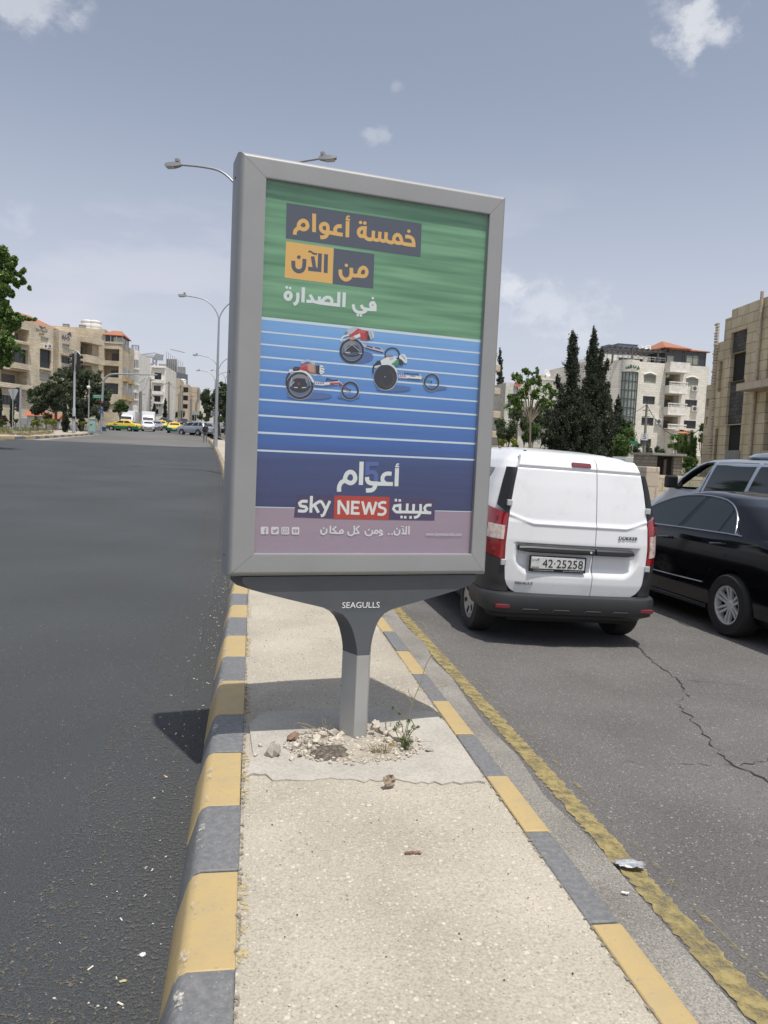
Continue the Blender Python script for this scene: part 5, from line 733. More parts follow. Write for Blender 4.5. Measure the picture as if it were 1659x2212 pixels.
# ---- the black saloon
SED = thing('black_saloon', 'glossy black saloon with double spoke wheels and chrome window trim beside the white van', 'car', (5.98, 7.40, -.238), R(2.0))
SL = [(.19, -1.0, 3.55, .82, .2, .3), (.28, -1.10, 3.70, .895, .3, .4), (.42, -1.14, 3.76, .915, .3, .45), (.60, -1.15, 3.77, .925, .3, .45), (.74, -1.14, 3.70, .925, .3, .45), (.86, -1.12, 3.50, .915, .3, .5), (.94, -1.09, 3.05, .905, .3, .5), (1.0, -1.02, 2.60, .893, .3, .45), (1.045, -.86, 2.42, .878, .3, .4), (1.075, -.58, 2.32, .86, .25, .35),
      (1.12, -.50, 2.20, .835, .22, .3), (1.26, -.24, 1.95, .768, .2, .28), (1.385, .02, 1.66, .705, .2, .26), (1.462, .28, 1.44, .65, .2, .25), (1.503, .55, 1.22, .56, .2, .22), (1.52, .78, 1.08, .40, .12, .12)]
SH = Hull(SL); mb = MB(); SH.mesh(mb, 44); sb = mb.build('body', 'paint_black', SED, smooth=32)
mb = MB()
for y in (0, 2.87):
    for sx in (-1, 1): mb.lathe([(.375, -.2), (.375, .2)], 28, (sx*.86, y, .345), 'x')
cut(sb, mb)
RF = [(1.93, 1.225), (1.72, 1.322), (1.52, 1.390), (1.38, 1.424), (1.244, 1.446), (.99, 1.462), (.78, 1.461), (.6, 1.450), (.47, 1.432), (.352, 1.400), (.27, 1.362), (.20, 1.310), (.15, 1.255), (.11, 1.19), (.06, 1.095)]
BELT = [(2.05, 1.055), (1.53, 1.058), (.986, 1.070), (.216, 1.082), (-.06, 1.080)]
def rfz(y): return float(np.interp(y, [p[0] for p in RF][::-1], [p[1] for p in RF][::-1]))-.012
def btz(y): return float(np.interp(y, [p[0] for p in BELT][::-1], [p[1] for p in BELT][::-1]))+.01
for sg in (-1, 1):
    def win(y0, y1, y0b, y1b, name, mat='tinted_glass', lab=None):
        n = 10; up = [(y0+(y1-y0)*k/n, rfz(y0+(y1-y0)*k/n)) for k in range(n+1)]; lo = [(y0b+(y1b-y0b)*k/n, btz(y0b+(y1b-y0b)*k/n)) for k in range(n+1)]
        o = panel(up+lo[::-1], lambda y, z: SH.side(y, z, sg, .005)).build(name, mat, SED, smooth=40)
        return o
    win(.87, 1.85, 1.12, 2.02, 'side_window'); win(.27, .79, .36, 1.01, 'side_window'); win(.13, .235, -.02, .325, 'quarter_window')
    n = 8; panel([(.10+(1.92-.10)*k/20, rfz(.10+(1.92-.10)*k/20)) for k in range(21)]+[(-.04+(2.05+.04)*k/20, btz(-.04+(2.05+.04)*k/20)) for k in range(21)][::-1], lambda y, z: SH.side(y, z, sg, .002)).build('window_surround', 'trim_black', SED)
    mb = MB(); mb.tube([SH.side(y, z, sg, .006) for y, z in [(p[0], p[1]) for p in RF]+[(-.0, 1.086)]], .011, 6); mb.build('chrome_trim', 'chrome', SED, smooth=60)
    mb = MB(); mb.tube([SH.side(y, z, sg, .005) for y, z in BELT], .010, 6); mb.build('chrome_trim', 'chrome', SED, smooth=60)
    mb = MB(); mb.tube([SH.side(y, z, sg, .006) for y, z in ((.47, .508), (1.0, .497), (1.45, .49), (2.4, .475))], .008, 6); mb.build('side_moulding', 'chrome', SED, smooth=60)
    for y, z in ((1.285, .925), (.275, .962)):
        mb = MB(); mb.tube([SH.side(y-.13, z+.01, sg, .0), SH.side(y-.11, z+.01, sg, .03), SH.side(y+.10, z-.006, sg, .03), SH.side(y+.12, z-.006, sg, .0)], .013, 8); h_ = mb.build('door_handle', 'paint_black', SED, smooth=60)
        mb = MB(); mb.tube([SH.side(y-.11, z+.017, sg, .043), SH.side(y+.10, z+.001, sg, .043)], .004, 6); mb.build('chrome_strip', 'chrome', h_)
    for ya, yb in ((1.16, 1.36), (-.10, .50)):   # door shut lines
        pts = [(ya, 1.05), ((ya*2+yb)/3, .9), (yb, .55), (yb, .33)] if ya > 1 else [(-.08, 1.06), (.12, .86), (.36, .66), (.47, .50)]
        mb = MB(); mb.tube([SH.side(y, z, sg, -.003) for y, z in pts], .005, 5); mb.build('door_seam', 'gap', SED)
    mb = MB(); mb.tube([SH.side(y, .235, sg, .012) for y in (.42, 1.2, 2.45)], [.03, .035, .03], 6); mb.build('sill', 'paint_black', SED, smooth=60)
    mb = MB(); mb.box(sg*1.0-.10, sg*1.0+.10, 1.92, 2.03, 1.04, 1.18); mb.build('wing_mirror', 'paint_black', SED, bevel=.03)
    for y in (0, 2.87): wheel(SED, sg*.835, y, .335, .235, 'spoke')
    mb = MB(); mb.prism([(-1.0, .78), (-1.0, .93), (-.72, .93), (-.8, .80)], lambda p: SH.side(p[0], p[1], sg, -.05), lambda p: SH.side(p[0], p[1], sg, .0)); mb.build('tail_light', 'lamp_red', SED)
panel([(-.56, 1.36), (0, 1.38), (.56, 1.36), (.70, 1.11), (0, 1.09), (-.70, 1.11)], lambda x, z: SH.rear(x, z, .004)).build('rear_window', 'car_glass', SED)
panel([(-.56, 1.36), (0, 1.38), (.56, 1.36), (.70, 1.13), (0, 1.11), (-.70, 1.13)], lambda x, z: SH.front(x, z, .004)).build('windscreen', 'car_glass', SED)
mb = MB(); mb.box(-.7, .7, -.8, 3.4, .17, .24); mb.build('underbody', 'gap', SED)
mb = MB()
for y in (0, 2.87): mb.lathe([(.05, -.72), (.05, .72)], 8, (0, y, .33), 'x')
mb.build('axle', 'gap', SED)
# ---- the silver people carrier
m, t, b = newmat('clear_glass'); t.nodes.clear(); o_ = t.nodes.new('ShaderNodeOutputMaterial'); mx = t.nodes.new('ShaderNodeMixShader'); tp = t.nodes.new('ShaderNodeBsdfTransparent'); gl = t.nodes.new('ShaderNodeBsdfGlossy'); gl.inputs['Roughness'].default_value = .02; tp.inputs['Color'].default_value = (.70, .76, .74, 1); mx.inputs[0].default_value = .07; t.links.new(tp.outputs[0], mx.inputs[1]); t.links.new(gl.outputs[0], mx.inputs[2]); t.links.new(mx.outputs[0], o_.inputs[0])
MPV = thing('people_carrier', 'silver people carrier with a roof box and open driver window behind the black saloon', 'van', (8.45, 9.0, -.07), 0)
ML = [(.25, .3, 4.95, .84, .2, .35), (.40, .2, 5.10, .92, .25, .45), (.65, .18, 5.12, .94, .25, .5), (.85, .2, 5.02, .945, .25, .5), (1.0, .2, 4.75, .94, .25, .5), (1.10, .22, 4.50, .93, .2, .4), (1.18, .22, 4.22, .925, .2, .25), (1.26, .23, 4.05, .915, .2, .12), (1.45, .25, 3.73, .875, .2, .10),
      (1.62, .28, 3.43, .83, .2, .10), (1.71, .32, 3.22, .80, .2, .10), (1.765, .38, 2.98, .74, .2, .12), (1.79, .5, 2.65, .62, .2, .15), (1.80, .7, 2.2, .4, .1, .1)]
MH = Hull(ML); mb = MB(); MH.mesh(mb, 40); o = mb.build('body', 'paint_silver', MPV, smooth=32)
IN_ = [(.98, .40, 4.1, .84, .15, .1)]+[(z, yr+.07, yf-.09, w-.07, r1, r2) for z, yr, yf, w, r1, r2 in ML if 1.1 <= z <= 1.72]+[(1.735, .5, 2.9, .68, .2, .1)]
IH = Hull(IN_); mb = MB(); IH.mesh(mb, 14); cut(o, mb)
fw = [(3.70, 1.262), (3.58, 1.40), (3.36, 1.54), (3.16, 1.635), (2.98, 1.69), (2.80, 1.70), (2.95, 1.42), (3.04, 1.30), (3.12, 1.25), (3.4, 1.245)]
mb = MB(); mb.prism(fw, lambda p: (-1.2, p[0], p[1]), lambda p: (1.2, p[0], p[1])); cut(o, mb)
mb = MB(); mb.prism([(-.70, 1.27), (.70, 1.27), (.58, 1.68), (-.58, 1.68)], lambda p: (p[0], 2.75, p[1]), lambda p: (p[0], 4.6, p[1])); cut(o, mb)
mb = MB()
for y in (1.15, 4.2):
    for sx in (-1, 1): mb.lathe([(.39, -.2), (.39, .2)], 24, (sx*.88, y, .345), 'x')
cut(o, mb)
mb = MB(); P0 = [(p[0], p[1]) for p in fw]
mb.tube([(-.80-.0*p[1], p[0], p[1]) for p in fw[:5]], .02, 6)
for sg in (-1, 1):
    mb = MB(); mb.tube([MH.side(p[0]+.015, p[1]+.012, sg, -.005) for p in fw[:6]], .022, 6); mb.build('window_seal', 'trim_black', MPV)
    panel([(2.70, 1.725), (2.2, 1.735), (1.66, 1.73), (1.84, 1.21), (2.3, 1.195), (2.90, 1.19)], lambda y, z: MH.side(y, z, sg, .006)).build('side_window', 'tinted_glass', MPV, smooth=40)
    panel([(1.56, 1.73), (1.0, 1.73), (.48, 1.70), (.48, 1.22), (1.0, 1.21), (1.74, 1.21)], lambda y, z: MH.side(y, z, sg, .006)).build('side_window', 'tinted_glass', MPV, smooth=40)
    mb = MB(); mb.tube([MH.side(y, z, sg, .004) for y, z in ((2.78, 1.73), (2.86, 1.5), (2.99, 1.2), (3.02, .5))], .007, 5); mb.build('door_seam', 'gap', MPV)
    mb = MB(); mb.box(sg*1.07-.11, sg*1.07+.11, 3.60, 3.72, 1.25, 1.47); mb.box(sg*.93-.06, sg*.93+.06, 3.62, 3.70, 1.23, 1.31); o2 = mb.build('wing_mirror', 'trim_black', MPV, bevel=.03)
    mb = MB(); mb.prism([(3.74, 1.25), (3.70, 1.33), (3.60, 1.42), (3.56, 1.25)], lambda p: MH.side(p[0], p[1], sg, -.02), lambda p: MH.side(p[0], p[1], sg, .008)); mb.build('corner_trim', 'trim_black', MPV)
    for y in (1.15, 4.2): wheel(MPV, sg*.84, y, .335, .23, 'far', 24)
    mb = MB(); mb.prism([(4.75, .78), (4.9, .80), (4.62, .98), (4.35, 1.0)], lambda p: (sg*.72, p[0]+.02, p[1]+.03), lambda p: (sg*.90, p[0]-.12, p[1]+.03)); mb.build('headlight', 'headlamp', MPV, bevel=.02)
panel([(-.60, 1.69), (0, 1.70), (.60, 1.69), (.72, 1.26), (0, 1.25), (-.72, 1.26)], lambda x, z: MH.front(x, z)).build('windscreen', 'clear_glass', MPV)
mb = MB()
ring_ = [(-.40+.19*math.cos(a), 3.22+.07*math.sin(a), 1.30+.18*math.sin(a)) for a in np.linspace(0, 2*math.pi, 20)]
mb.tube(ring_, .018, 6); mb.build('steering_wheel', 'trim_black', MPV, smooth=60)
mb = MB(); mb.blob((-.42, 2.78, 1.30), (.22, .09, .20), random.Random(1), .05, 10, 6); mb.blob((-.42, 2.74, 1.58), (.12, .05, .09), random.Random(2), .05, 10, 6); mb.build('driver_seat', 'trim_black', MPV, smooth=60)
mb = MB(); RB = Hull([(1.795, .5, 2.30, .62, .25, .3), (1.83, .45, 2.34, .66, .25, .3), (1.88, .5, 2.22, .64, .25, .3), (1.90, .6, 2.0, .55, .2, .2)]); RB.mesh(mb); mb.build('roof_box', 'paint_silver', MPV, smooth=40)
# ---------------------------------------------------------------- buildings
stone('stone_cream', (.72, .63, .48), (.60, .52, .385), (.36, .30, .21), .62, .27, .05)
stone('stone_warm', (.66, .58, .44), (.55, .475, .345), (.42, .36, .26), .7, .3, .04)
stone('stone_white', (.84, .81, .73), (.74, .70, .62), (.60, .56, .48), .7, .3, .02, var=.12)
stone('stone_beige', (.58, .50, .39), (.52, .445, .345), (.44, .37, .29), .8, .35, .02, var=.15)
stone('stone_blocks', (.66, .57, .40), (.58, .50, .345), (.36, .30, .21), 1.15, .52, .04, var=.3, stain=(.42, .32, .18))
stone('block_infill', (.14, .135, .125), (.075, .072, .07), (.05, .048, .045), .42, .2, .03)
stone('brick_red_tile', (.52, .15, .06), (.42, .12, .05), (.25, .08, .04), .3, .35, .03, var=.2)
M('tile_orange', (.40, .165, .095), .8, var=(3, (.31, .12, .065), .4, .65), bump=(7, .5, .05))
M('stucco_white', (.80, .78, .72), .85, var=(2, (.60, .57, .51), .4, .7)); M('stucco_pale', (.68, .68, .64), .85, var=(2, (.48, .47, .44), .4, .7)); M('stucco_ochre', (.50, .38, .20), .85, var=(1.5, (.38, .28, .15), .4, .65))
M('concrete_grey', (.30, .29, .27), .9, var=(2, (.22, .21, .20), .4, .7)); M('shutter', (.50, .47, .40), .6, stretch=(.1, .1, 9), var=(1.6, (.36, .34, .29), .45, .55)); M('shutter_green', (.33, .34, .29), .6, stretch=(.1, .1, 9), var=(1.6, (.24, .25, .21), .45, .55))
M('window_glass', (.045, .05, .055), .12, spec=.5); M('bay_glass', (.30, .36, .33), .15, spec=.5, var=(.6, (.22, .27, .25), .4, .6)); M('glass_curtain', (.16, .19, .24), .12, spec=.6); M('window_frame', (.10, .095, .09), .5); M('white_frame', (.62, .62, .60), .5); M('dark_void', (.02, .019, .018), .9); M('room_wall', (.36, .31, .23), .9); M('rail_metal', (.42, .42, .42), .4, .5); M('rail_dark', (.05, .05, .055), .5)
M('sign_brown', (.13, .085, .06), .6); M('sign_purple', (.10, .075, .15), .6); M('sign_green', (.03, .10, .05), .6); M('tank_white', (.72, .72, .70), .5); M('solar_blue', (.10, .13, .18), .2, spec=.6); M('dish_pale', (.62, .62, .60), .5); M('ac_white', (.62, .61, .57), .5); M('crane_grey', (.33, .34, .36), .6); M('dish_red', (.30, .10, .07), .6)
_fh = np.array([math.sin(YAW), math.cos(YAW), 0]); _rh = np.array([math.cos(YAW), -math.sin(YAW), 0])
def zl(x, y): return (x*.22905/1.507, (1000+y*.22905)/1.507)
def fM(x, y): return ((300+x*.26522)/1.507, (1060+y*.26522)/1.507)
def z2_(x, y): return ((1560+x*.5666)/1.507, (900+y*.5666)/1.507)
def z5(x, y): return ((1580+x*.31344)/1.507, (1050+y*.31344)/1.507)
def f6(x, y): return ((2080+x*.25316)/1.507, (940+y*.25316)/1.507)
class Fac:
    """vertical wall plane: passes depth D at pixel (u, w); ang turns its right-hand direction away from the viewer"""
    def __init__(s, uw, D, ang):
        s.P0 = dp(*uw, D); a = R(ang); s.ex = _rh*math.cos(a)+_fh*math.sin(a); s.ey = np.array([-s.ex[1], s.ex[0], 0]); s.rz = math.atan2(s.ex[1], s.ex[0])
    def L(s, uw, y=0.):
        d = ray(*uw); t = ((s.P0+s.ey*y-CAM)@s.ey)/(d@s.ey); P = CAM+d*t-s.P0; return float(P@s.ex), float(P[2]+s.P0[2])
    def rect(s, cv, x0, x1, y0, y1):
        a = s.L(cv(x0, (y0+y1)/2)); b = s.L(cv(x1, (y0+y1)/2)); c = s.L(cv((x0+x1)/2, y0)); d = s.L(cv((x0+x1)/2, y1)); return a[0], b[0], d[1], c[1]
    def root(s, name, label, cat, zb=0, group=None):
        t = thing(name, label, cat, (s.P0[0], s.P0[1], zb), s.rz, group); s.zb = zb; return t
def wall(mb, x0, x1, z0, z1, ops, top=None, mi=0, y=0.):
    """front wall in the plane y with rectangular openings (xa, xb, za, zb, depth) and their reveals"""
    xs = sorted({x0, x1, *[v for o in ops for v in o[:2] if x0 < v < x1]}); zs = sorted({z0, z1, *[v for o in ops for v in o[2:4] if z0 < v < z1]})
    for xa, xb in zip(xs, xs[1:]):
        for za, zb in zip(zs, zs[1:]):
            cx, cz = (xa+xb)/2, (za+zb)/2
            if any(o[0] < cx < o[1] and o[2] < cz < o[3] for o in ops): continue
            mb.face([(xa, y, za), (xb, y, za), (xb, y, zb), (xa, y, zb)], mi)
    for xa, xb, za, zb, d in ops:
        for q in ([(xa, za), (xa, zb)], [(xa, zb), (xb, zb)], [(xb, zb), (xb, za)], [(xb, za), (xa, za)]):
            mb.face([(q[0][0], y, q[0][1]), (q[1][0], y, q[1][1]), (q[1][0], y+d, q[1][1]), (q[0][0], y+d, q[0][1])], mi)
def shell(mb, x0, x1, z0, z1, dep, mi=0, parapet=.0, left=None):
    """sides, back and roof of a block behind the plane y = 0"""
    for q in ([(x0, 0), (x0, dep)], [(x0, dep), (x1, dep)], [(x1, dep), (x1, 0)]):
        mb.face([(q[0][0], q[0][1], z0), (q[1][0], q[1][1], z0), (q[1][0], q[1][1], z1), (q[0][0], q[0][1], z1)], mi)
    mb.face([(x0, 0, z1-parapet), (x1, 0, z1-parapet), (x1, dep, z1-parapet), (x0, dep, z1-parapet)], mi)
def fill(par, o, kind, y=0.):
    xa, xb, za, zb, d = o; yy = y+d-.01; mb = MB(); w, h = xb-xa, zb-za
    if kind in ('window', 'wide'):
        mb.box(xa, xb, yy, yy+.05, za, zb, 0); f = .06; n = max(2, round(w/(.8 if kind == 'window' else 1.2)))
        win = mb.build('window', 'window_glass', par); mb = MB()
        for z in (za, zb-f): mb.box(xa, xb, yy-.05, yy-.002, z, z+f)
        for k in range(n+1): x = xa+(w-f)*k/n; mb.box(x, x+f, yy-.05, yy-.003, za+f, zb-f)
        mb.build('frame', 'window_frame', win); return win
    if kind == 'shutter' or kind == 'shutter_green': mb.box(xa, xb, yy, yy+.05, za, zb); return mb.build('shutter', kind, par)
    if kind == 'grille':
        mb.box(xa, xb, yy, yy+.05, za, zb); win = mb.build('window', 'window_glass', par); mb = MB(); n = int(w/.16)
        for k in range(n+1): x = xa+w*k/n; mb.box(x-.012, x+.012, y+.03, y+.055, za, zb)
        for z in (za+.1, za+h*.4, zb-.1): mb.box(xa, xb, y+.02, y+.03, z, z+.03)
        mb.build('grille', 'rail_dark', win); return win
    if kind == 'loggia':   # deep balcony room with a shuttered door at the back
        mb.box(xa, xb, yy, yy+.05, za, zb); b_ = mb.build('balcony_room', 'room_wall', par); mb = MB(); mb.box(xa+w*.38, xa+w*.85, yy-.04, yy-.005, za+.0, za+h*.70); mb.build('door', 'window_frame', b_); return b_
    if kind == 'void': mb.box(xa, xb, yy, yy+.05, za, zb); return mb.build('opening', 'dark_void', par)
    if kind == 'infill': mb.box(xa, xb, yy, yy+.05, za, zb); return mb.build('infill', 'block_infill', par)
def ac(par, x, z, y=-.02, w=.8, h=.58):
    mb = MB(); mb.box(x-w/2, x+w/2, y-.32, y, z, z+h); o = mb.build('air_conditioner', 'ac_white', par, bevel=.02)
    mb = MB(); mb.lathe([(h*.38, -.004), (h*.36, -.012), (h*.12, -.014), (0, -.014)], 16, (x-w*.12, y-.32, z+h/2), 'y'); mb.build('fan_grille', 'window_frame', o); return o
def tank(P, r, h, label, group=None):
    t = thing('water_tank', label, 'water tank', P, 0, group); mb = MB()
    mb.lathe([(r*.96, 0), (r, .08), (r, h*.33), (r*.97, h*.35), (r, h*.37), (r, h*.66), (r*.97, h*.68), (r, h*.70), (r, h*.86), (r*.6, h*.95), (r*.25, h*.97)], 20); mb.build('body', 'tank_white', t, smooth=40)
    mb = MB(); mb.lathe([(r*.28, h*.96), (r*.28, h), (0, h+.02)], 14); mb.build('lid', 'tank_white', t); return t
def hip(mb, x0, x1, y0, y1, z, h, ov=.4, ridge=.3):
    x0 -= ov; x1 += ov; y0 -= ov; y1 += ov; a = (x0+(x1-x0)*ridge, (y0+y1)/2, z+h); b = (x1-(x1-x0)*ridge, (y0+y1)/2, z+h); c = [(x0, y0, z), (x1, y0, z), (x1, y1, z), (x0, y1, z)]
    mb.face([c[0], c[1], b, a]); mb.face([c[2], c[3], a, b]); mb.face([c[1], c[2], b]); mb.face([c[3], c[0], a]); mb.grid([[(x, y, z-.12) for x, y, _ in c], c], True, None, True)
def facade_writing(name, par, mat, F, cv, runs, w, y=-.04):
    mb = MB()
    for i, r in enumerate(runs):
        pts = [F.L(cv(*p)) for p in r]; ribbon(mb, pts, w, lambda q, i=i: (q[0], y-.002*i, q[1]-F.zb))
    return mb.build(name, mat, par, weld=False)
def rr(F, cv, lst):
    out = []
    for x0, x1, y0, y1, d, k in lst:
        a, b, c, e = F.rect(cv, x0, x1, y0, y1); out.append(((a, b, c-F.zb, e-F.zb, d), k))
    return out
# -- B1: nearest left block with brown lettering
F1 = Fac(zl(760, 600), 119, 74.8)
b1 = F1.root('apartment_block', 'cream stone apartment block with brown lettering at the top, nearest on the left', 'building', 3.2)
xr, zt = F1.L(zl(760, 288)); zt -= F1.zb; xl = F1.L(zl(-160, 600))[0]
ops = rr(F1, zl, [(205, 415, 305, 480, 1.6, 'loggia'), (170, 400, 590, 800, .5, 'wide'), (0, 392, 890, 1090, 1.6, 'loggia'), (20, 235, 1255, 1390, .3, 'window'), (-150, 150, 330, 490, 1.6, 'loggia'), (577, 690, 425, 505, .18, 'shutter'), (567, 718, 605, 865, .25, 'grille'), (562, 705, 935, 1050, .18, 'shutter')])
mb = MB(); wall(mb, xl, xr, -1, zt, [o for o, k in ops]); shell(mb, xl, xr, -1, zt, 14, parapet=.6); mb.build('wall', 'stone_cream', b1)
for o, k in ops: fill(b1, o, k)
for x0, x1, y0, y1 in ((0, 410, 480, 510), (140, 405, 800, 880), (-100, 395, 1085, 1150)):
    a, b, c, e = F1.rect(zl, x0, x1, y0, y1); mb = MB(); mb.box(a, b, -.7, -.002, c-F1.zb, e-F1.zb); mb.build('balcony_front', 'stone_cream', b1)
for x0, x1, y0, y1 in ((565, 712, 585, 602), (555, 722, 868, 895)):
    a, b, c, e = F1.rect(zl, x0, x1, y0, y1); mb = MB(); mb.box(a, b, -.45, -.002, c-F1.zb, e-F1.zb); mb.build('ledge', 'stone_cream', b1)
q = F1.L(zl(630, 582)); ac(b1, q[0], q[1]-F1.zb); q = F1.L(zl(690, 582)); ac(b1, q[0], q[1]-F1.zb)
facade_writing('rooftop_lettering', b1, 'sign_brown', F1, zl, [[(665, 315), (667, 345), (650, 360)], [(650, 300), (648, 352)], [(640, 330), (622, 352), (600, 352), (598, 325)], [(612, 330), (612, 350)], [(578, 300), (590, 320), (560, 325)], [(592, 322), (545, 328), (540, 300)], [(548, 325), (510, 325), (512, 300)], [(520, 300), (530, 315)], [(622, 372), (622, 390), (600, 388)], [(600, 368), (590, 385), (570, 385)], [(580, 368), (556, 385), (552, 372)]], .10)
facade_writing('rooftop_emblem', b1, 'sign_brown', F1, zl, [[(556, 262), (580, 285), (600, 296), (640, 286)], [(575, 268), (600, 292)]], .14)
mb = MB(); a = F1.L(zl(560, 250)); hip(mb, a[0], a[0]+7.5, 3, 10, zt+.4, 1.9); mb.build('tiled_roof', 'tile_orange', b1)
mb = MB(); mb.box(a[0], a[0]+7.5, 3, 10, zt-.6, zt+.4); mb.build('roof_room', 'stone_cream', b1)
for i in range(2):
    q = F1.L(zl(95+i*70, 40), 6)
    P = F1.P0+F1.ex*(F1.L(zl(60+i*90, 150))[0])+F1.ey*5; tank((P[0], P[1], F1.zb+zt-.6), 1.1, 3.0, 'white water tank behind the leaves on the roof nearest on the left', 'tanks on the nearest left roof')
# -- B2: the block with purple lettering
F2 = Fac(zl(835, 600), 121.5, 74.0)
b2 = F2.root('apartment_block', 'cream stone apartment block with purple arrow emblem and projecting balconies', 'building', 3.4)
xl = F2.L(zl(835, 600))[0]; xr, z_ = F2.L(zl(1405, 620)); zt = F2.L(zl(1100, 385))[1]-F2.zb
ops = rr(F2, zl, [(882, 985, 520, 660, .18, 'shutter'), (872, 1000, 705, 800, .25, 'window'), (872, 965, 835, 940, .18, 'shutter'), (1142, 1310, 500, 690, 1.6, 'loggia'), (1142, 1305, 820, 960, 1.6, 'loggia')])
mb = MB(); wall(mb, xl, xr, -1, zt, [o for o, k in ops]); shell(mb, xl, xr, -1, zt, 14, parapet=.6); mb.build('wall', 'stone_cream', b2)
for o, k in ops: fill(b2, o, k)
for x0, x1, y0, y1 in ((1140, 1395, 695, 800), (1140, 1390, 440, 520)):
    a, b, c, e = F2.rect(zl, x0, x1, y0, y1); mb = MB(); mb.box(a, b+.3, -1.1, -.002, c-F2.zb, e-F2.zb); mb.build('balcony_front', 'stone_cream', b2)
for y in (672, 690): pass
a, b, c, e = F2.rect(zl, 862, 1005, 664, 690); mb = MB(); mb.box(a, b, -.5, -.002, c-F2.zb, e-F2.zb); mb.build('ledge', 'stone_cream', b2)
a, b, c, e = F2.rect(zl, 870, 1020, 600, 665); mb = MB()
for k in range(12): x = a+(b-a)*k/11; mb.box(x-.015, x+.015, -.46, -.43, c-F2.zb, e-F2.zb)
mb.box(a, b, -.46, -.42, e-F2.zb, e-F2.zb+.04); mb.build('balcony_rail', 'rail_dark', b2)
facade_writing('rooftop_lettering', b2, 'sign_purple', F2, zl, [[(985, 420), (960, 425), (985, 445), (975, 465), (955, 465)], [(955, 420), (950, 445), (932, 448)], [(930, 395), (928, 450)], [(918, 415), (915, 455), (905, 470)], [(900, 410), (880, 415), (882, 440), (900, 440), (900, 400)], [(882, 398), (896, 398)]], .13)
mb = MB()
for pts in (((942, 392), (985, 350), (1018, 420), (985, 395)), ((985, 350), (1000, 355), (1020, 415), (1003, 380))):
    mb.face([(p[0], -.05-.01*len(mb.f), p[1]-F2.zb) for p in [F2.L(zl(*q)) for q in pts]])
mb.build('arrow_emblem', 'sign_purple', b2, weld=False)
q = F1.L(zl(790, 985)); ac(b2, .2, q[1]-F2.zb)
# -- B3: tall corner block with orange penthouse roof
F3 = Fac(fM(372, 600), 134, 8)
b3 = F3.root('corner_building', 'taller cream corner building with open balconies and an orange tiled penthouse', 'building', 3.6)
xl = F3.L(zl(1290, 500))[0]; xr, zt = F3.L(fM(372, 208)); zt -= F3.zb; zhi = F3.L(zl(1450, 310))[1]-F3.zb; xm = F3.L(fM(135, 300))[0]; x15 = F3.L(zl(1490, 400))[0]
ops = rr(F3, fM, [(145, 333, 283, 430, 1.7, 'loggia'), (135, 325, 490, 635, 1.7, 'loggia'), (130, 320, 705, 838, .6, 'wide'), (200, 315, 965, 1040, .3, 'shutter')])+rr(F3, zl, [(1310, 1372, 632, 720, .25, 'window'), (1305, 1360, 880, 960, .25, 'window')])
ops = [o for o in ops if o[0][0] > xl and o[0][1] < xr]
mb = MB(); wall(mb, xl, xr, -1, zt, [o for o, k in ops]); shell(mb, xl, xr, -1, zt, 11, parapet=.7); mb.build('wall', 'stone_warm', b3)
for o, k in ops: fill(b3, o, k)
up = rr(F3, zl, [(1275, 1378, 387, 432, .2, 'shutter')]); xu = xl-6.5
mb = MB(); wall(mb, xu, x15, zt-.7, zhi, [o for o, k in up], y=.02); mb.box(xu, x15, .03, 12, zt-.75, zhi-.002); mb.build('upper_wall', 'stone_warm', b3)
for o, k in up: fill(b3, o, k, .02)
a, b, c, e = F3.rect(fM, 152, 372, 118, 205); c -= F3.zb; e -= F3.zb
mb = MB(); mb.box(a, b, .12, 6, zt-.7, e); pr = mb.build('penthouse_glazing', 'window_glass', b3)
mb = MB()
for k in range(4): x = a+(b-a-.12)*k/3; mb.box(x, x+.12, .05, .11, zt-.65, e)
for k in range(3): mb.box(b+.01, b+.06, .3+2.4*k, .42+2.4*k, zt-.65, e)
mb.build('frame', 'white_frame', pr)
mb = MB(); mb.box(a+(b-a)*.5, b-.15, .06, .10, zt-.65, e-.3); mb.build('shutter', 'shutter', pr)
mb = MB(); hip(mb, a, b, .1, 6, e+.05, 1.15, .35); mb.build('tiled_roof', 'tile_orange', b3)
mb = MB(); mb.box(xl, xr+.12, -.12, -.002, zt-.28, zt+.02); mb.build('cornice', 'stone_warm', b3)
for y0 in (1.0, 5.6):
    for zf in (2.4, 5.6, 8.8):
        mb = MB(); mb.box(xr+.002, xr+.55, y0, y0+3.4, zf, zf+.9); mb.build('side_balcony', 'stucco_ochre', b3)
        mb = MB(); mb.box(xr+.003, xr+.04, y0+.3, y0+2.9, zf+1.0, zf+2.5); mb.build('side_window', 'window_glass', b3)
for i, u in enumerate((1250, 1345)):
    q = F3.L(zl(u, 300), 6); P = F3.P0+F3.ex*q[0]+F3.ey*6; tank((P[0], P[1], F3.zb+zhi-.01), 1.22, 2.35, 'white ribbed water tank on the tall corner building, '+('left' if i == 0 else 'right')+' of the pair', 'tank pair on the corner building')
for u in (940, 1170):
    q = F3.L(zl(u, 285), 4); P = F3.P0+F3.ex*q[0]+F3.ey*4; mb = MB(); mb.box(-.5, .5, -.4, .4, 0, .95); mb.box(-.55, .55, -.45, .45, .95, 1.0); mb.box(-.36, .36, -.43, -.40, .12, .85)
    o = mb.build('air_cooler', 'concrete_grey'); o.location = (P[0], P[1], F3.zb+zhi-.01); tag(o, 'small grey air cooler box on the corner building roof, '+('far left' if u < 1000 else 'beside the white tanks'), 'air cooler')
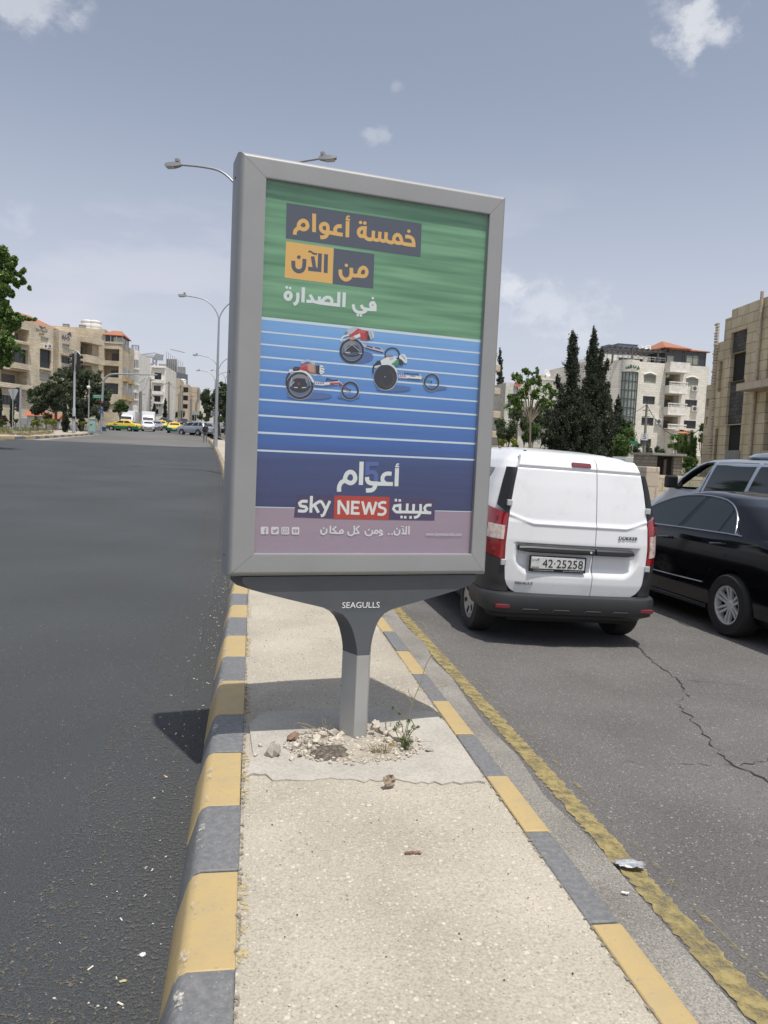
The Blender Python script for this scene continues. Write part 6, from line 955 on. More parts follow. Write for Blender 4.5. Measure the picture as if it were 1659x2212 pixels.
# -- B4: rounded tower block behind the corner building
F4 = Fac(fM(465, 600), 158, 4); b4 = F4.root('tower_building', 'narrow pale building with rounded corner bay and rooftop railing beyond the corner building', 'building', 4.6)
a, b, c, e = F4.rect(fM, 462, 558, 300, 1000); H4 = e-F4.zb; r4 = (b-a)/2
mb = MB(); mb.lathe([(r4, -1), (r4, H4)], 24, ((a+b)/2, r4, 0)); mb.box(a-4, (a+b)/2, r4, 14, -1, H4-.1); mb.build('wall', 'stucco_white', b4, smooth=40)
for y0, y1, gl in ((415, 520, 'window_glass'), (610, 712, 'bay_glass'), (820, 900, 'window_glass')):
    _, _, c, e = F4.rect(fM, 462, 558, y0, y1); c -= F4.zb; e -= F4.zb; mb = MB()
    mb.lathe([(r4+.03, c), (r4+.03, e)], 24, ((a+b)/2, r4, 0), cap0=False, cap1=False); w_ = mb.build('window', gl, b4, smooth=40); mb = MB()
    for k in range(9): an = R(180+20*k+10); x, y = (a+b)/2+(r4+.05)*math.cos(an), r4+(r4+.05)*math.sin(an); mb.box(x-.06, x+.06, y-.06, y+.06, c, e)
    mb.build('frame', 'white_frame', w_)
    mb = MB(); mb.lathe([(r4, c-.35), (r4+.3, c-.3), (r4+.3, c-.02), (r4, c)], 24, ((a+b)/2, r4, 0), cap0=False, cap1=False); mb.build('ledge', 'stucco_white', b4, smooth=40)
mb = MB()
for k in range(8): an = R(180+180*k/7); x, y = (a+b)/2+r4*.9*math.cos(an), r4+r4*.9*math.sin(an); mb.box(x-.04, x+.04, y-.04, y+.04, H4, H4+1)
mb.tube([((a+b)/2+r4*.9*math.cos(R(180+12*k)), r4+r4*.9*math.sin(R(180+12*k)), H4+1) for k in range(16)], .05, 5); mb.build('roof_railing', 'rail_dark', b4)
def block(name, label, uw, D, ang, cv, x0, x1, ytop, dep, mat, wins, zb, kind='building', extra=None, yb=None):
    F = Fac(uw, D, ang); t = F.root(name, label, kind, zb); xa = F.L(cv(x0, ytop))[0]; xb, zt = F.L(cv(x1, ytop)); zt -= zb
    ops = rr(F, cv, wins); ops = [o for o in ops if o[0][0] > xa and o[0][1] < xb]; mb = MB(); wall(mb, xa, xb, -1.5, zt, [o for o, k in ops]); shell(mb, xa, xb, -1.5, zt, dep, parapet=.5); mb.build('wall', mat, t)
    for o, k in ops: fill(t, o, k)
    return F, t, xa, xb, zt
# -- B5: white apartment house and its annexe
F5, b5, xa, xb, zt5 = block('apartment_house', 'white stone apartment house down the street with three balconies facing the camera', fM(720, 700), 196, 6, fM, 552, 905, 497, 16, 'stone_white',
    [(762, 850, 577, 665, 1.2, 'wide'), (755, 842, 735, 808, .4, 'wide'), (748, 838, 862, 938, 1.2, 'wide'), (662, 695, 552, 606, .2, 'shutter'), (657, 690, 682, 748, .2, 'shutter'), (546, 556, 670, 690, .2, 'window'), (575, 588, 670, 690, .2, 'window'), (790, 806, 965, 992, .2, 'window'), (822, 838, 965, 992, .2, 'window'), (780, 812, 1025, 1085, .3, 'void')], 6.2)
mb = MB(); a, b, c, e = F5.rect(fM, 735, 900, 505, 520); mb.box(a, b, -.5, -.002, c-F5.zb, e-F5.zb)
mb.build('cornice', 'stucco_white', b5)
for y0, y1 in ((665, 705), (808, 850), (938, 960)): a, b, c, e = F5.rect(fM, 742, 880, y0, y1); mb = MB(); mb.box(a, b, -.9, -.002, c-F5.zb, e-F5.zb); mb.build('balcony_front', 'stucco_white', b5)
for u in (578, 675, 700, 870):
    q = F5.L(fM(u, 480), 5); mb = MB(); mb.box(q[0]-.9, q[0]+.9, 4, 6, zt5-.5, zt5+(2.4 if u == 578 else .9)); o = mb.build('roof_box', 'concrete_grey', b5)
block('white_annexe', 'low white annexe with two small barred windows in front of the white apartment house', fM(580, 950), 182, 6, fM, 488, 672, 845, 9, 'stucco_white', [(492, 530, 975, 1030, .2, 'grille'), (548, 598, 975, 1030, .2, 'grille')], 6.0)
# -- B6: beige terraces further down
F6, b6, xa, xb, zt6 = block('beige_block', 'plain beige stone block further down the street beyond the white house', fM(990, 800), 262, 10, fM, 905, 1078, 645, 20, 'stone_beige', [(912, 930, 757, 800, .2, 'window'), (910, 928, 860, 900, .2, 'window')], 9)
F6b, b6b, xa, xb, zt = block('beige_terrace', 'beige block with three stacked dark balconies further down the street', fM(1130, 800), 276, 10, fM, 1074, 1186, 722, 20, 'stone_beige', [(1095, 1180, 755, 818, 1.2, 'wide'), (1090, 1176, 857, 918, 1.2, 'wide'), (1086, 1172, 962, 1018, 1.2, 'wide')], 9.6)
for i, u in enumerate((1100, 1118)):
    q = F6b.L(fM(u, 715), 3); P = F6b.P0+F6b.ex*q[0]+F6b.ey*3; tank((P[0], P[1], 9.6+zt-.5), 1.1, 2.6, 'small white water tank on the beige block with stacked balconies', 'tanks on the beige terrace')
F6c, b6c, xa, xb, zt = block('beige_end_house', 'plain beige house with a dark drainpipe, last of the row on the left side', fM(1250, 850), 290, 12, fM, 1186, 1315, 757, 20, 'stone_beige', [(1295, 1306, 790, 900, .15, 'window')], 10)
mb = MB(); p = [F6c.L(fM(*q)) for q in ((1308, 770), (1308, 880), (1285, 935), (1282, 1040))]; mb.tube([(q[0], -.3, q[1]-10) for q in p], .35, 6); mb.build('drainpipe', 'concrete_grey', b6c)
block('low_house', 'small pale house at the end of the street behind the median trees', fM(1360, 1070), 300, 0, fM, 1285, 1440, 1015, 10, 'stone_white', [(1312, 1340, 1050, 1085, .2, 'window'), (1395, 1420, 1065, 1095, .2, 'window')], 10)
# -- B7: glass office block
F7 = Fac(fM(1040, 640), 330, 14); b7 = F7.root('office_block', 'blue grey glass office block rising behind the beige houses', 'building', 11)
a, b, c, e = F7.rect(fM, 920, 1170, 560, 720); e0 = F7.L(fM(920, 545))[1]-11; e1 = F7.L(fM(1170, 600))[1]-11
mb = MB(); mb.prism([(a, -2), (b, -2), (b, e1), (a, e0)], lambda p: (p[0], 0, p[1]), lambda p: (p[0], 20, p[1])); gl_ = mb.build('curtain_wall', 'glass_curtain', b7); mb = MB()
for k in range(15): x = a+(b-a)*k/14; mb.box(x-.1, x+.1, -.15, -.002, -1, e0+(e1-e0)*k/14)
mb.build('mullions', 'window_frame', gl_)
mb = MB(); mb.box(a-.5, a+(b-a)*.45, 2, 14, e0-1, e0+5); mb.box(a+(b-a)*.5, b-1, 1, 12, e1-1, e1+3.2); mb.build('roof_plant', 'concrete_grey', b7)
mb = MB()
for k in range(9): x = a-.5+(b-a)*.1*k; mb.tube([(x, 1, e0-2), (x, 1, e0+8-.5*k)], .14, 4)
mb.tube([(a+1, 1, e0+9), (a+7, 1, e0+8)], .2, 4); mb.build('roof_frame', 'crane_grey', b7)
# -- crane
P = dp(*fM(765, 480), 420); cr = thing('tower_crane', 'tower crane with a long level jib above the white house', 'crane', (P[0], P[1], P[2]-30), math.atan2(_rh[1], _rh[0]))
mb = MB(); kx = 420/1659*.26522/1.507
hC = 30+(480-345)*kx; zj = 30+(480-395)*kx
for dx in (-.9, .9):
    for dy in (-.9, .9): mb.tube([(dx, dy, 0), (dx, dy, zj)], .22, 4)
for k in range(16):
    z = zj*k/16; mb.tube([(-.9, -.9, z), (.9, -.9, z+zj/16)], .16, 4); mb.tube([(.9, .9, z), (-.9, .9, z+zj/16)], .16, 4)
mb.build('mast', 'crane_grey', cr)
mb = MB(); L_, R_ = -(765-570)*kx, (865-765)*kx
mb.tube([(L_, 0, zj+.4), (R_, 0, zj-.2)], .35, 4); mb.tube([(L_, 0, zj+1.2), (0, 0, zj+2.6), (R_*.7, 0, zj+1.8)], .25, 4)
for k in range(14): x = L_+(R_-L_)*k/14; mb.tube([(x, 0, zj+.3), (x+1.6, 0, zj+1.6)], .16, 4)
mb.tube([(0, 0, zj), (1.2, 0, hC)], .5, 4); mb.box(R_-4, R_, -.8, .8, zj-1.2, zj+1.8); mb.build('jib', 'crane_grey', cr)
# -- right side: white apartment building with the orange roof
FA = Fac(f6(450, 1500), 104, 12); bA = FA.root('apartment_building', 'white stone apartment building with arched windows, balustrades and an orange hip roof', 'building', 2.6)
xl = FA.L(z2_(812, 700))[0]; xr = FA.L(f6(868, 1500))[0]; zt = FA.L(f6(440, 968))[1]-FA.zb
ops = rr(FA, f6, [(50, 205, 1382, 1485, .2, 'window'), (592, 748, 1428, 1522, .2, 'window'), (32, 188, 1655, 1757, .2, 'grille'), (576, 732, 1695, 1797, .2, 'grille'), (15, 157, 1930, 2030, .2, 'window'), (612, 720, 1970, 2045, .2, 'window'), (64, 220, 1112, 1215, .2, 'shutter_green'), (606, 764, 1160, 1262, .2, 'shutter_green'),
    (340, 530, 1092, 1255, 1.6, 'loggia'), (325, 515, 1362, 1530, 1.6, 'loggia'), (312, 500, 1640, 1800, 1.6, 'loggia'), (375, 555, 1880, 2110, 1.5, 'void')])
mb = MB(); wall(mb, xl, xr, -2, zt, [o for o, k in ops])
dpth = 16; ch = [(xl, 0), (xl-3.4, 4.2), (xl-3.4, dpth), (xr, dpth), (xr, 0)]
for p, q in zip(ch, ch[1:]): mb.face([(p[0], p[1], -2), (q[0], q[1], -2), (q[0], q[1], zt), (p[0], p[1], zt)])
mb.face([(p[0], p[1], zt-.5) for p in ch]); mb.build('wall', 'stone_white', bA)
for o, k in ops: fill(bA, o, k)
for (x0, x1, yt, yb) in ((64, 220, 1088, 1112), (606, 764, 1135, 1160)):
    a, b, c, e = FA.rect(f6, x0, x1, yt, yb); n = 10; mb = MB(); pts = [(a+(b-a)*k/n, c-FA.zb+(e-c)*math.sin(math.pi*k/n)) for k in range(n+1)]
    mb.prism(pts, lambda p: (p[0], -.02, p[1]), lambda p: (p[0], .1, p[1])); mb.build('arched_head', 'shutter_green', bA)
    mb = MB(); mb.tube([(p[0], -.03, p[1]+.06) for p in pts], .1, 5); mb.build('arch_trim', 'stucco_white', bA)
for x0, x1, y0, y1, bal in ((335, 586, 958, 1088, 0), (322, 560, 1255, 1358, 1205), (304, 548, 1530, 1632, 1478), (304, 542, 1800, 1812, 1745)):
    a, b, c, e = FA.rect(f6, x0, x1, y0, y1); mb = MB(); c -= FA.zb; e -= FA.zb; mb.box(a, b, -1.25, -.002, c, e); mb.box(a-.06, b+.06, -1.32, -1.252, c, c+.12); bb = mb.build('balcony_front', 'stucco_white', bA)
    if bal:
        e2 = FA.L(f6((x0+x1)/2, bal))[1]-FA.zb; mb = MB(); mb.box(a, b, -1.25, -1.05, e2-.14, e2); n = 13
        for k in range(n):
            x = a+.1+(b-a-.2)*k/(n-1); h = e2-.14-e; mb.lathe([(.05, e), (.09, e+h*.3), (.04, e+h*.65), (.06, e+h)], 6, (x, -1.15, 0))
        mb.build('balustrade', 'stucco_white', bb)
for x, y in ((707, 1320), (707, 1580), (247, 1745), (362, 1130)): q = FA.L(f6(x, y)); ac(bA, q[0], q[1]-FA.zb, y=-.02 if x != 362 else .6, w=1., h=.75)
a, b, c, e = FA.rect(f6, 345, 862, 782, 985); c -= FA.zb; e -= FA.zb
mb = MB(); mb.box(a, b, .1, 7, zt-.5, e); sr = mb.build('sunroom_glazing', 'window_glass', bA); mb = MB()
for x in (345, 455, 575, 600, 770, 862): q = FA.L(f6(x, 880))[0]; mb.box(q-.06, q+.06, .03, .09, zt-.4, e)
q = FA.L(f6(600, 850))[1]-FA.zb; mb.box(a, b, .035, .092, q, q+.1); mb.build('frame', 'window_frame', sr)
for x0, x1 in ((365, 450), (612, 690), (700, 765)): aa, bb, cc, ee = FA.rect(f6, x0, x1, 860, 975); mb = MB(); mb.box(aa, bb, .07, .095, cc-FA.zb, ee-FA.zb); mb.build('blind', 'shutter_green', sr)
ap = FA.L(f6(405, 718))[1]-FA.zb+.9; mb = MB(); mid = FA.L(f6(600, 800))[0]; hip(mb, a, mid, -.1, 7, e+.06, ap-e, .5, .48); mb.build('tiled_roof', 'tile_orange', bA); mb = MB(); hip(mb, mid-2.2, b, .3, 6.5, e-.05, (ap-e)*.55, .5, .35); mb.build('tiled_roof', 'tile_orange', bA)
mb = MB(); q0 = FA.L(z2_(770, 430)); q1 = FA.L(f6(240, 800)); pz = q1[1]-FA.zb
for k in range(12): x = xl-2+(a-xl+2.4)*k/11; mb.box(x-.08, x+.08, -.4, 4, pz, pz+.18)
for y in (0, 3.6): mb.box(xl-2.2, a+.3, y, y+.15, pz-.2, pz-.01)
for x in (xl-1.6, xl+1.2, a-1.2): mb.box(x, x+.2, .02, .2, zt-.5, pz-.2)
mb.build('pergola', 'window_frame', bA)
mb = MB(); mb.box(xl-1, a-.1, 3.5, 11, zt-.5, pz-.4); rm = mb.build('terrace_room', 'stucco_white', bA); mb = MB(); mb.box(xl+1.2, a-1.4, 3.44, 3.49, zt-.4, pz-.7); mb.build('window', 'window_glass', rm)
mb = MB(); rt_ = FA.L(f6(170, 885))[1]-FA.zb
for k in range(9): x = xl+(a-xl)*k/8; mb.tube([(x, .05, zt-.1), (x, .05, rt_)], .035, 5)
for z in (zt+.35, zt+.7, rt_): mb.tube([(xl, .05, z), (a, .05, z)], .03, 5)
mb.build('terrace_railing', 'rail_metal', bA)
mb = MB(); x0, z0 = FA.L(z2_(808, 855)); x1, z1 = FA.L(z2_(905, 555)); z0 -= FA.zb; z1 -= FA.zb; x0 = FA.L(z2_(809, 700))[0]; x1 = FA.L(z2_(904, 700))[0]; r_c = (x1-x0)/2
mb.lathe([(r_c, z0), (r_c, z1)], 24, ((x0+x1)/2, .4, 0)); gb = mb.build('glass_bay', 'bay_glass', bA, smooth=40); mb = MB()
for k in range(9):
    an = R(180+22.5*k); mb.box((x0+x1)/2+r_c*1.02*math.cos(an)-.05, (x0+x1)/2+r_c*1.02*math.cos(an)+.05, .4+r_c*1.02*math.sin(an)-.05, .4+r_c*1.02*math.sin(an)+.05, z0, z1)
for k in range(7): z = z0+(z1-z0)*k/6; mb.tube([((x0+x1)/2+r_c*1.02*math.cos(R(180+15*j)), .4+r_c*1.02*math.sin(R(180+15*j)), z) for j in range(13)], .06, 4)
mb.build('mullions', 'window_frame', gb)
mb = MB(); mb.lathe([(r_c+.12, z1+.02), (r_c+.12, zt+.05)], 24, ((x0+x1)/2, .4, 0)); mb.build('bay_head', 'stone_white', bA, smooth=40)
fw_ = [[(892, 520), (890, 535), (880, 528)], [(878, 518), (872, 530), (862, 530)], [(866, 515), (858, 528)], [(852, 512), (850, 530), (846, 530)], [(845, 512), (843, 530), (836, 530), (834, 520)], [(832, 518), (830, 532), (820, 532), (820, 522)], [(895, 528), (893, 542)], [(886, 535), (880, 545)]]
facade_writing('building_name', bA, 'sign_green', FA, z2_, fw_, .16, y=-r_c+.15)
a, b, c, e = FA.rect(f6, 372, 572, 1803, 1866); mb = MB(); mb.face([(a, -2.2, c-FA.zb), (b, -2.2, c-FA.zb), (b, -.05, e-FA.zb), (a, -.05, e-FA.zb)]); mb.face([(a, -2.2, c-FA.zb-.12), (b, -2.2, c-FA.zb-.12), (b, -.05, e-FA.zb-.12), (a, -.05, e-FA.zb-.12)]); mb.build('porch_roof', 'tile_orange', bA)
for x in (330, 545): aa = FA.L(f6(x, 1900))[0]; mb = MB(); mb.box(aa, aa+.5, -2.3, -.01, -2, c-FA.zb+.3); mb.box(aa-.1, aa+.6, -2.4, -.01, c-FA.zb+.3, c-FA.zb+.45); mb.build('porch_wall', 'stone_white', bA)
# chamfered left side windows
ex2 = np.array([3.4, -4.2])/5.4
for t0, t1, zz0, zz1, gl in ((.25, .65, 8.6, 10.2, 'shutter_green'), (.25, .65, 4.8, 6.3, 'window_glass'), (.25, .65, 1.8, 3.2, 'window_glass')):
    p = [(xl-3.4+3.4*t, 4.2-4.2*t) for t in (t0, t1)]; nn = np.array([-4.2, -3.4])/5.4*.04; mb = MB(); mb.grid([[(p[0][0]+nn[0], p[0][1]+nn[1], z), (p[1][0]+nn[0], p[1][1]+nn[1], z)] for z in (zz0, zz1)]); mb.build('window', gl, bA)
for x0, x1, y0, lb in ((800, 912, 386, 'large dark blue grey box on the terrace roof of the white apartment building'), (744, 802, 393, 'smaller blue grey box at the left end of the same roof')):
    qa = FA.L(z2_(x0, y0), 7); qb = FA.L(z2_(x1, y0), 7); q = FA.P0+FA.ex*(qa[0]+qb[0])/2+FA.ey*8.2; w = qb[0]-qa[0]; h = qa[1]-FA.zb-(pz-.4); mb = MB(); mb.box(-w/2, w/2, -1.2, 1.2, 0, h); mb.box(-w/2-.05, w/2+.05, -1.25, 1.25, h, h+.06)
    for k in range(1, 4): mb.box(-w/2+w*k/4-.03, -w/2+w*k/4+.03, -1.24, -1.202, .05, h-.05)
    o = mb.build('roof_tank_housing', 'solar_blue'); o.location = (q[0], q[1], FA.zb+pz-.4); o.rotation_euler = (0, 0, FA.rz); tag(o, lb, 'roof box')
def dish(P, r, label, az, mat='dish_pale', group=None):
    t = thing('satellite_dish', label, 'satellite dish', P, az, group); mb = MB(); rows = []
    for k in range(6): q = r*k/5; rows.append([(q*math.cos(a), -.30*r*(q/r)**2, q*math.sin(a)) for a in np.linspace(0, 2*math.pi, 16, endpoint=False)])
    mb.grid(rows, True); o = mb.build('reflector', mat, t, smooth=60); o.location = (0, 0, r*1.3); o.rotation_euler = (R(-25), 0, 0)
    sd = o.modifiers.new('thick', 'SOLIDIFY'); sd.thickness = .04
    mb = MB(); mb.tube([(0, .15, 0), (0, .15, r*1.2)], .06, 6); mb.build('mount', 'rail_metal', t)
    mb = MB(); mb.tube([(0, 0, r*.4), (0, -r*.9, r*1.5)], .025, 5); mb.build('feed_arm', 'rail_metal', t); return t
for i, u in enumerate((935, 968)):
    q = FA.L(z2_(u, 418), 2.5); P = FA.P0+FA.ex*q[0]+FA.ey*2.5; dish((P[0], P[1], FA.zb+pz+.1), .42, 'pale satellite dish on the pergola beside the orange roof, '+('left' if i == 0 else 'right')+' of two', FA.rz+.6-.9*i, group='dishes on the pergola')
# -- right side: unfinished stone building beside the road
FB = Fac(f6(1250, 1400), 40.5, -87.3); bB = FB.root('unfinished_building', 'unfinished brown block stone building with empty window openings at the right edge', 'building', .3)
def PB(x, y): a = FB.L(f6(x, y)); return (a[0], a[1]-FB.zb)
ops = rr(FB, f6, [(1180, 1383, 540, 815, .16, 'infill'), (1172, 1362, 822, 1182, .22, 'void'), (1128, 1338, 1186, 1740, .16, 'infill'), (1112, 1302, 1752, 2078, .22, 'void'), (1020, 1064, 937, 1325, .25, 'void'), (968, 1008, 1797, 2200, .25, 'void'), (871, 896, 1412, 1514, .4, 'void'), (861, 879, 1642, 1748, .4, 'void'), (1648, 1760, 620, 1180, .5, 'void'), (1625, 1760, 1320, 1690, .2, 'infill'), (1600, 1760, 1700, 2080, .5, 'void')])
segs = [(860, 917, 1240), (917, 945, 800), (945, 1035, 712), (1035, 1112, 402), (1112, 1592, None), (1592, 2600, None)]
ztop = PB(1350, 215)[1]
zz = [PB(888, 1240)[1], PB(930, 745)[1], PB(990, 705)[1], PB(1075, 405)[1], ztop, ztop+.25]
mb = MB()
xs_ = [PB(s[0], 1400)[0] for s in segs]+[26.]
for i, (s, z) in enumerate(zip(segs, zz)):
    xa, xb = xs_[i], xs_[i+1]
    oo = [(max(o[0], xa), min(o[1], xb), o[2], o[3], o[4]) for o, k in ops if o[1] > xa and o[0] < xb]
    wall(mb, xa, xb, -1.5, z, [o for o in oo if o[0] < o[1]])
    mb.box(xa, xb, 1.6, 14, -1.5, z-.02); mb.face([(xa, 0, z), (xb, 0, z), (xb, 1.6, z), (xa, 1.6, z)]); mb.face([(xa, 0, -1.5), (xa, 1.6, -1.5), (xa, 1.6, z), (xa, 0, z)])
mb.build('wall', 'stone_blocks', bB)
for o, k in ops: fill(bB, o, k)
mb = MB(); p = PB(1597, 300)[0]; mb.tube([(p, -.12, ztop+.3), (p, -.12, -1)], .09, 8); mb.build('downpipe', 'stone_beige', bB, smooth=60)
for x_, w_ in ((1320, .5),):
    a = PB(1290, 2080); b = PB(1135, 2080); mb = MB(); mb.box(b[0]-.1, a[0]+.1, -.06, -.002, -1.5, a[1]); mb.build('base_course', 'concrete_grey', bB)
a = PB(1470, 1330); b = PB(1760, 1200); mb = MB(); mb.box(a[0], b[0]+2, -.9, -.002, a[1], b[1]+.05); mb.build('canopy_slab', 'stone_beige', bB)
# ragged projecting stones up the stepped edge
rb = random.Random(6); mb = MB()
for k in range(46):
    y = 455+(2150-455)*k/45; x = np.interp(y, [455, 690, 1000, 1500, 2150], [1030, 1012, 992, 960, 925]); q = PB(x, y); mb.box(q[0]-.18-rb.random()*.15, q[0]+.12, -.05-rb.random()*.08, -.002, q[1]-.06, q[1]+.05)
mb.build('toothed_edge', 'stone_beige', bB)
# -- right side: beige house with rounded balconies, villa
FC = Fac(z2_(95, 700), 100, 15); bC = FC.root('beige_house', 'tall beige house with rounded balconies just right of the advertising sign', 'building', 2.4)
xr, zt = FC.L(z2_(100, 450)); zt -= FC.zb; xl = xr-9; ops = [((xl+1.2+2.6*i, xl+2.7+2.6*i, .9+3.1*j, 2.3+3.1*j, .2), 'window') for i in range(3) for j in range(4) if 2.6+3.1*j < zt]
mb = MB(); wall(mb, xl, xr, -1.5, zt, [o for o, k in ops]); shell(mb, xl, xr, -1.5, zt, 14, parapet=.5); mb.build('wall', 'stone_beige', bC)
for o, k in ops: fill(bC, o, k)
mb = MB(); mb.box(xl-.1, xr+.05, -.15, -.002, zt-.35, zt+.02); mb.build('cornice', 'stucco_ochre', bC)
for y in (520, 655, 790, 905):
    q = FC.L(z2_(110, y)); r_c = FC.L(z2_(126, y))[0]-xr; z = q[1]-FC.zb; mb = MB(); mb.lathe([(r_c, z-.6), (r_c+.1, z-.5), (r_c+.1, z+.25), (r_c, z+.3)], 20, (xr, .6, 0)); mb.build('rounded_balcony', 'stone_beige', bC, smooth=40)
FV = Fac(z5(500, 800), 112, 10); bV = FV.root('villa', 'white villa with tall windows and a roof room behind the small green tree', 'house', 2.8)
xa = FV.L(z5(210, 700))[0]; xm = FV.L(z5(400, 700))[0]; xb = FV.L(z5(840, 700))[0]; zt = FV.L(z5(500, 640))[1]-FV.zb
ops = rr(FV, z5, [(235, 330, 740, 860, .3, 'wide'), (240, 345, 890, 1000, .3, 'wide'), (480, 560, 930, 1020, .3, 'window')])
mb = MB(); wall(mb, xa, xb, -2, zt, [o for o, k in ops]); shell(mb, xa, xb, -2, zt, 12, parapet=.4); mb.build('wall', 'stucco_pale', bV)
for o, k in ops: fill(bV, o, k)
a, b, c, e = FV.rect(z5, 580, 735, 590, 690); mb = MB(); mb.box(a, b, 1, 7, zt-.5, e-FV.zb); mb.box(a-.4, b+.3, .8, 7.2, e-FV.zb, e-FV.zb+.25); mb.build('roof_room', 'stucco_white', bV)
a, b, c, e2 = FV.rect(z5, 650, 712, 525, 590); mb = MB(); mb.box(a, b, 3, 5, e-FV.zb+.25, e2-FV.zb); mb.build('stair_head', 'stone_beige', bV)
a, b, c, e3 = FV.rect(z5, 400, 850, 830, 905); mb = MB(); mb.box(a, b, -1.2, -.002, c-FV.zb, e3-FV.zb); mb.build('balcony_front', 'stucco_white', bV)
q = FV.L(z5(632, 580), 2); P = FV.P0+FV.ex*q[0]+FV.ey*2; dish((P[0], P[1], e+.2), .62, 'large pale satellite dish on the white villa roof', FV.rz+.5)
q = FV.L(z5(335, 690), -.2); P = FV.P0+FV.ex*q[0]-FV.ey*.2; dish((P[0], P[1], q[1]-.1), .52, 'rust red satellite dish on the left corner of the white villa', FV.rz-.5, 'dish_red')
# far white house peeping between villa and cypresses
block('far_house', 'pale stone house glimpsed between the two cypress trees', z2_(640, 640), 135, 5, z2_, 560, 730, 575, 12, 'stone_white', [(600, 640, 640, 680, .2, 'window')], 3.5)
# -- hut, garden wall and gate posts beyond the black saloon
def hutpt(u, w, D): return dp(u, w, D)
FH = Fac(z2_(1060, 1080), 24, 5); hu = FH.root('stone_hut', 'rough stone garden hut with two dark panels beyond the black saloon', 'hut', .55)
x0, z1 = FH.L(z2_(1000, 1025)); x1 = FH.L(z2_(1168, 1040))[0]; z1 -= FH.zb; xd0, zd0 = FH.L(z2_(1018, 1120)); xd1 = FH.L(z2_(1120, 1050))[0]; zd1 = FH.L(z2_(1060, 1032))[1]-FH.zb; zd0 -= FH.zb
stone('rubble_stone', (.30, .27, .21), (.22, .20, .16), (.10, .09, .07), .28, .11, .05)
mb = MB(); wall(mb, x0, x1, -.8, z1, [(xd0, xd1, zd0-.3, zd1, .2)]); shell(mb, x0, x1, -.8, z1, 1.5); mb.build('wall', 'rubble_stone', hu)
mb = MB(); mb.box(x0-.08, x1+.08, -.12, 1.6, z1, z1+.07); mb.build('roof_slab', 'concrete_grey', hu)
xm = (xd0+xd1)/2
for a, b in ((xd0, xd1),): mb = MB(); mb.box(a, b, .17, .22, zd0-.3, zd1); mb.build('dark_panel', 'dark_void', hu)
mb = MB(); mb.box(xm-.02, xm+.06, .05, .16, zd0-.3, zd1-.1); mb.build('wooden_post', 'sign_brown', hu)
FG = Fac(z2_(980, 1130), 19, 6); gw = FG.root('garden_wall', 'low pale stone garden wall with a square gate post beside the hut', 'wall', .35)
a, zt = FG.L(z2_(1010, 1140)); b = FG.L(z2_(1300, 1140))[0]; mb = MB(); mb.box(a, b, 0, .3, -.6, zt-FG.zb); mb.build('wall', 'stone_warm', gw)
a, zt = FG.L(z2_(950, 1092)); b = FG.L(z2_(1028, 1092))[0]; mb = MB(); mb.box(a, b, -.12, .5, -.6, zt-FG.zb); mb.build('gate_post', 'stone_beige', gw, bevel=.02)
# ---------------------------------------------------------------- traffic down the street
TAB = dict(
 saloon=[(.13, .04, .96, .86), (.19, .015, .985, .96), (.40, .0, 1.0, 1.0), (.52, .005, .985, 1.0), (.60, .012, .93, .985), (.66, .03, .82, .97), (.715, .09, .745, .945), (.75, .13, .705, .915), (.84, .185, .64, .84), (.92, .24, .585, .77), (.97, .30, .53, .68), (1.0, .37, .47, .48)],
 suv=[(.17, .03, .97, .86), (.24, .01, .99, .96), (.42, .0, 1.0, 1.0), (.54, .005, .985, 1.0), (.60, .012, .95, .985), (.66, .02, .80, .965), (.70, .03, .73, .94), (.80, .05, .67, .87), (.90, .085, .60, .80), (.96, .13, .54, .72), (1.0, .22, .45, .5)],
 hatch=[(.13, .03, .96, .86), (.19, .01, .985, .96), (.40, .0, 1.0, 1.0), (.52, .005, .985, 1.0), (.60, .015, .91, .98), (.66, .03, .80, .965), (.72, .04, .74, .93), (.82, .075, .66, .85), (.92, .12, .59, .77), (.97, .18, .52, .68), (1.0, .28, .44, .48)])
def ground(u, w, dz=-.22): return gpr(u, w, dz)
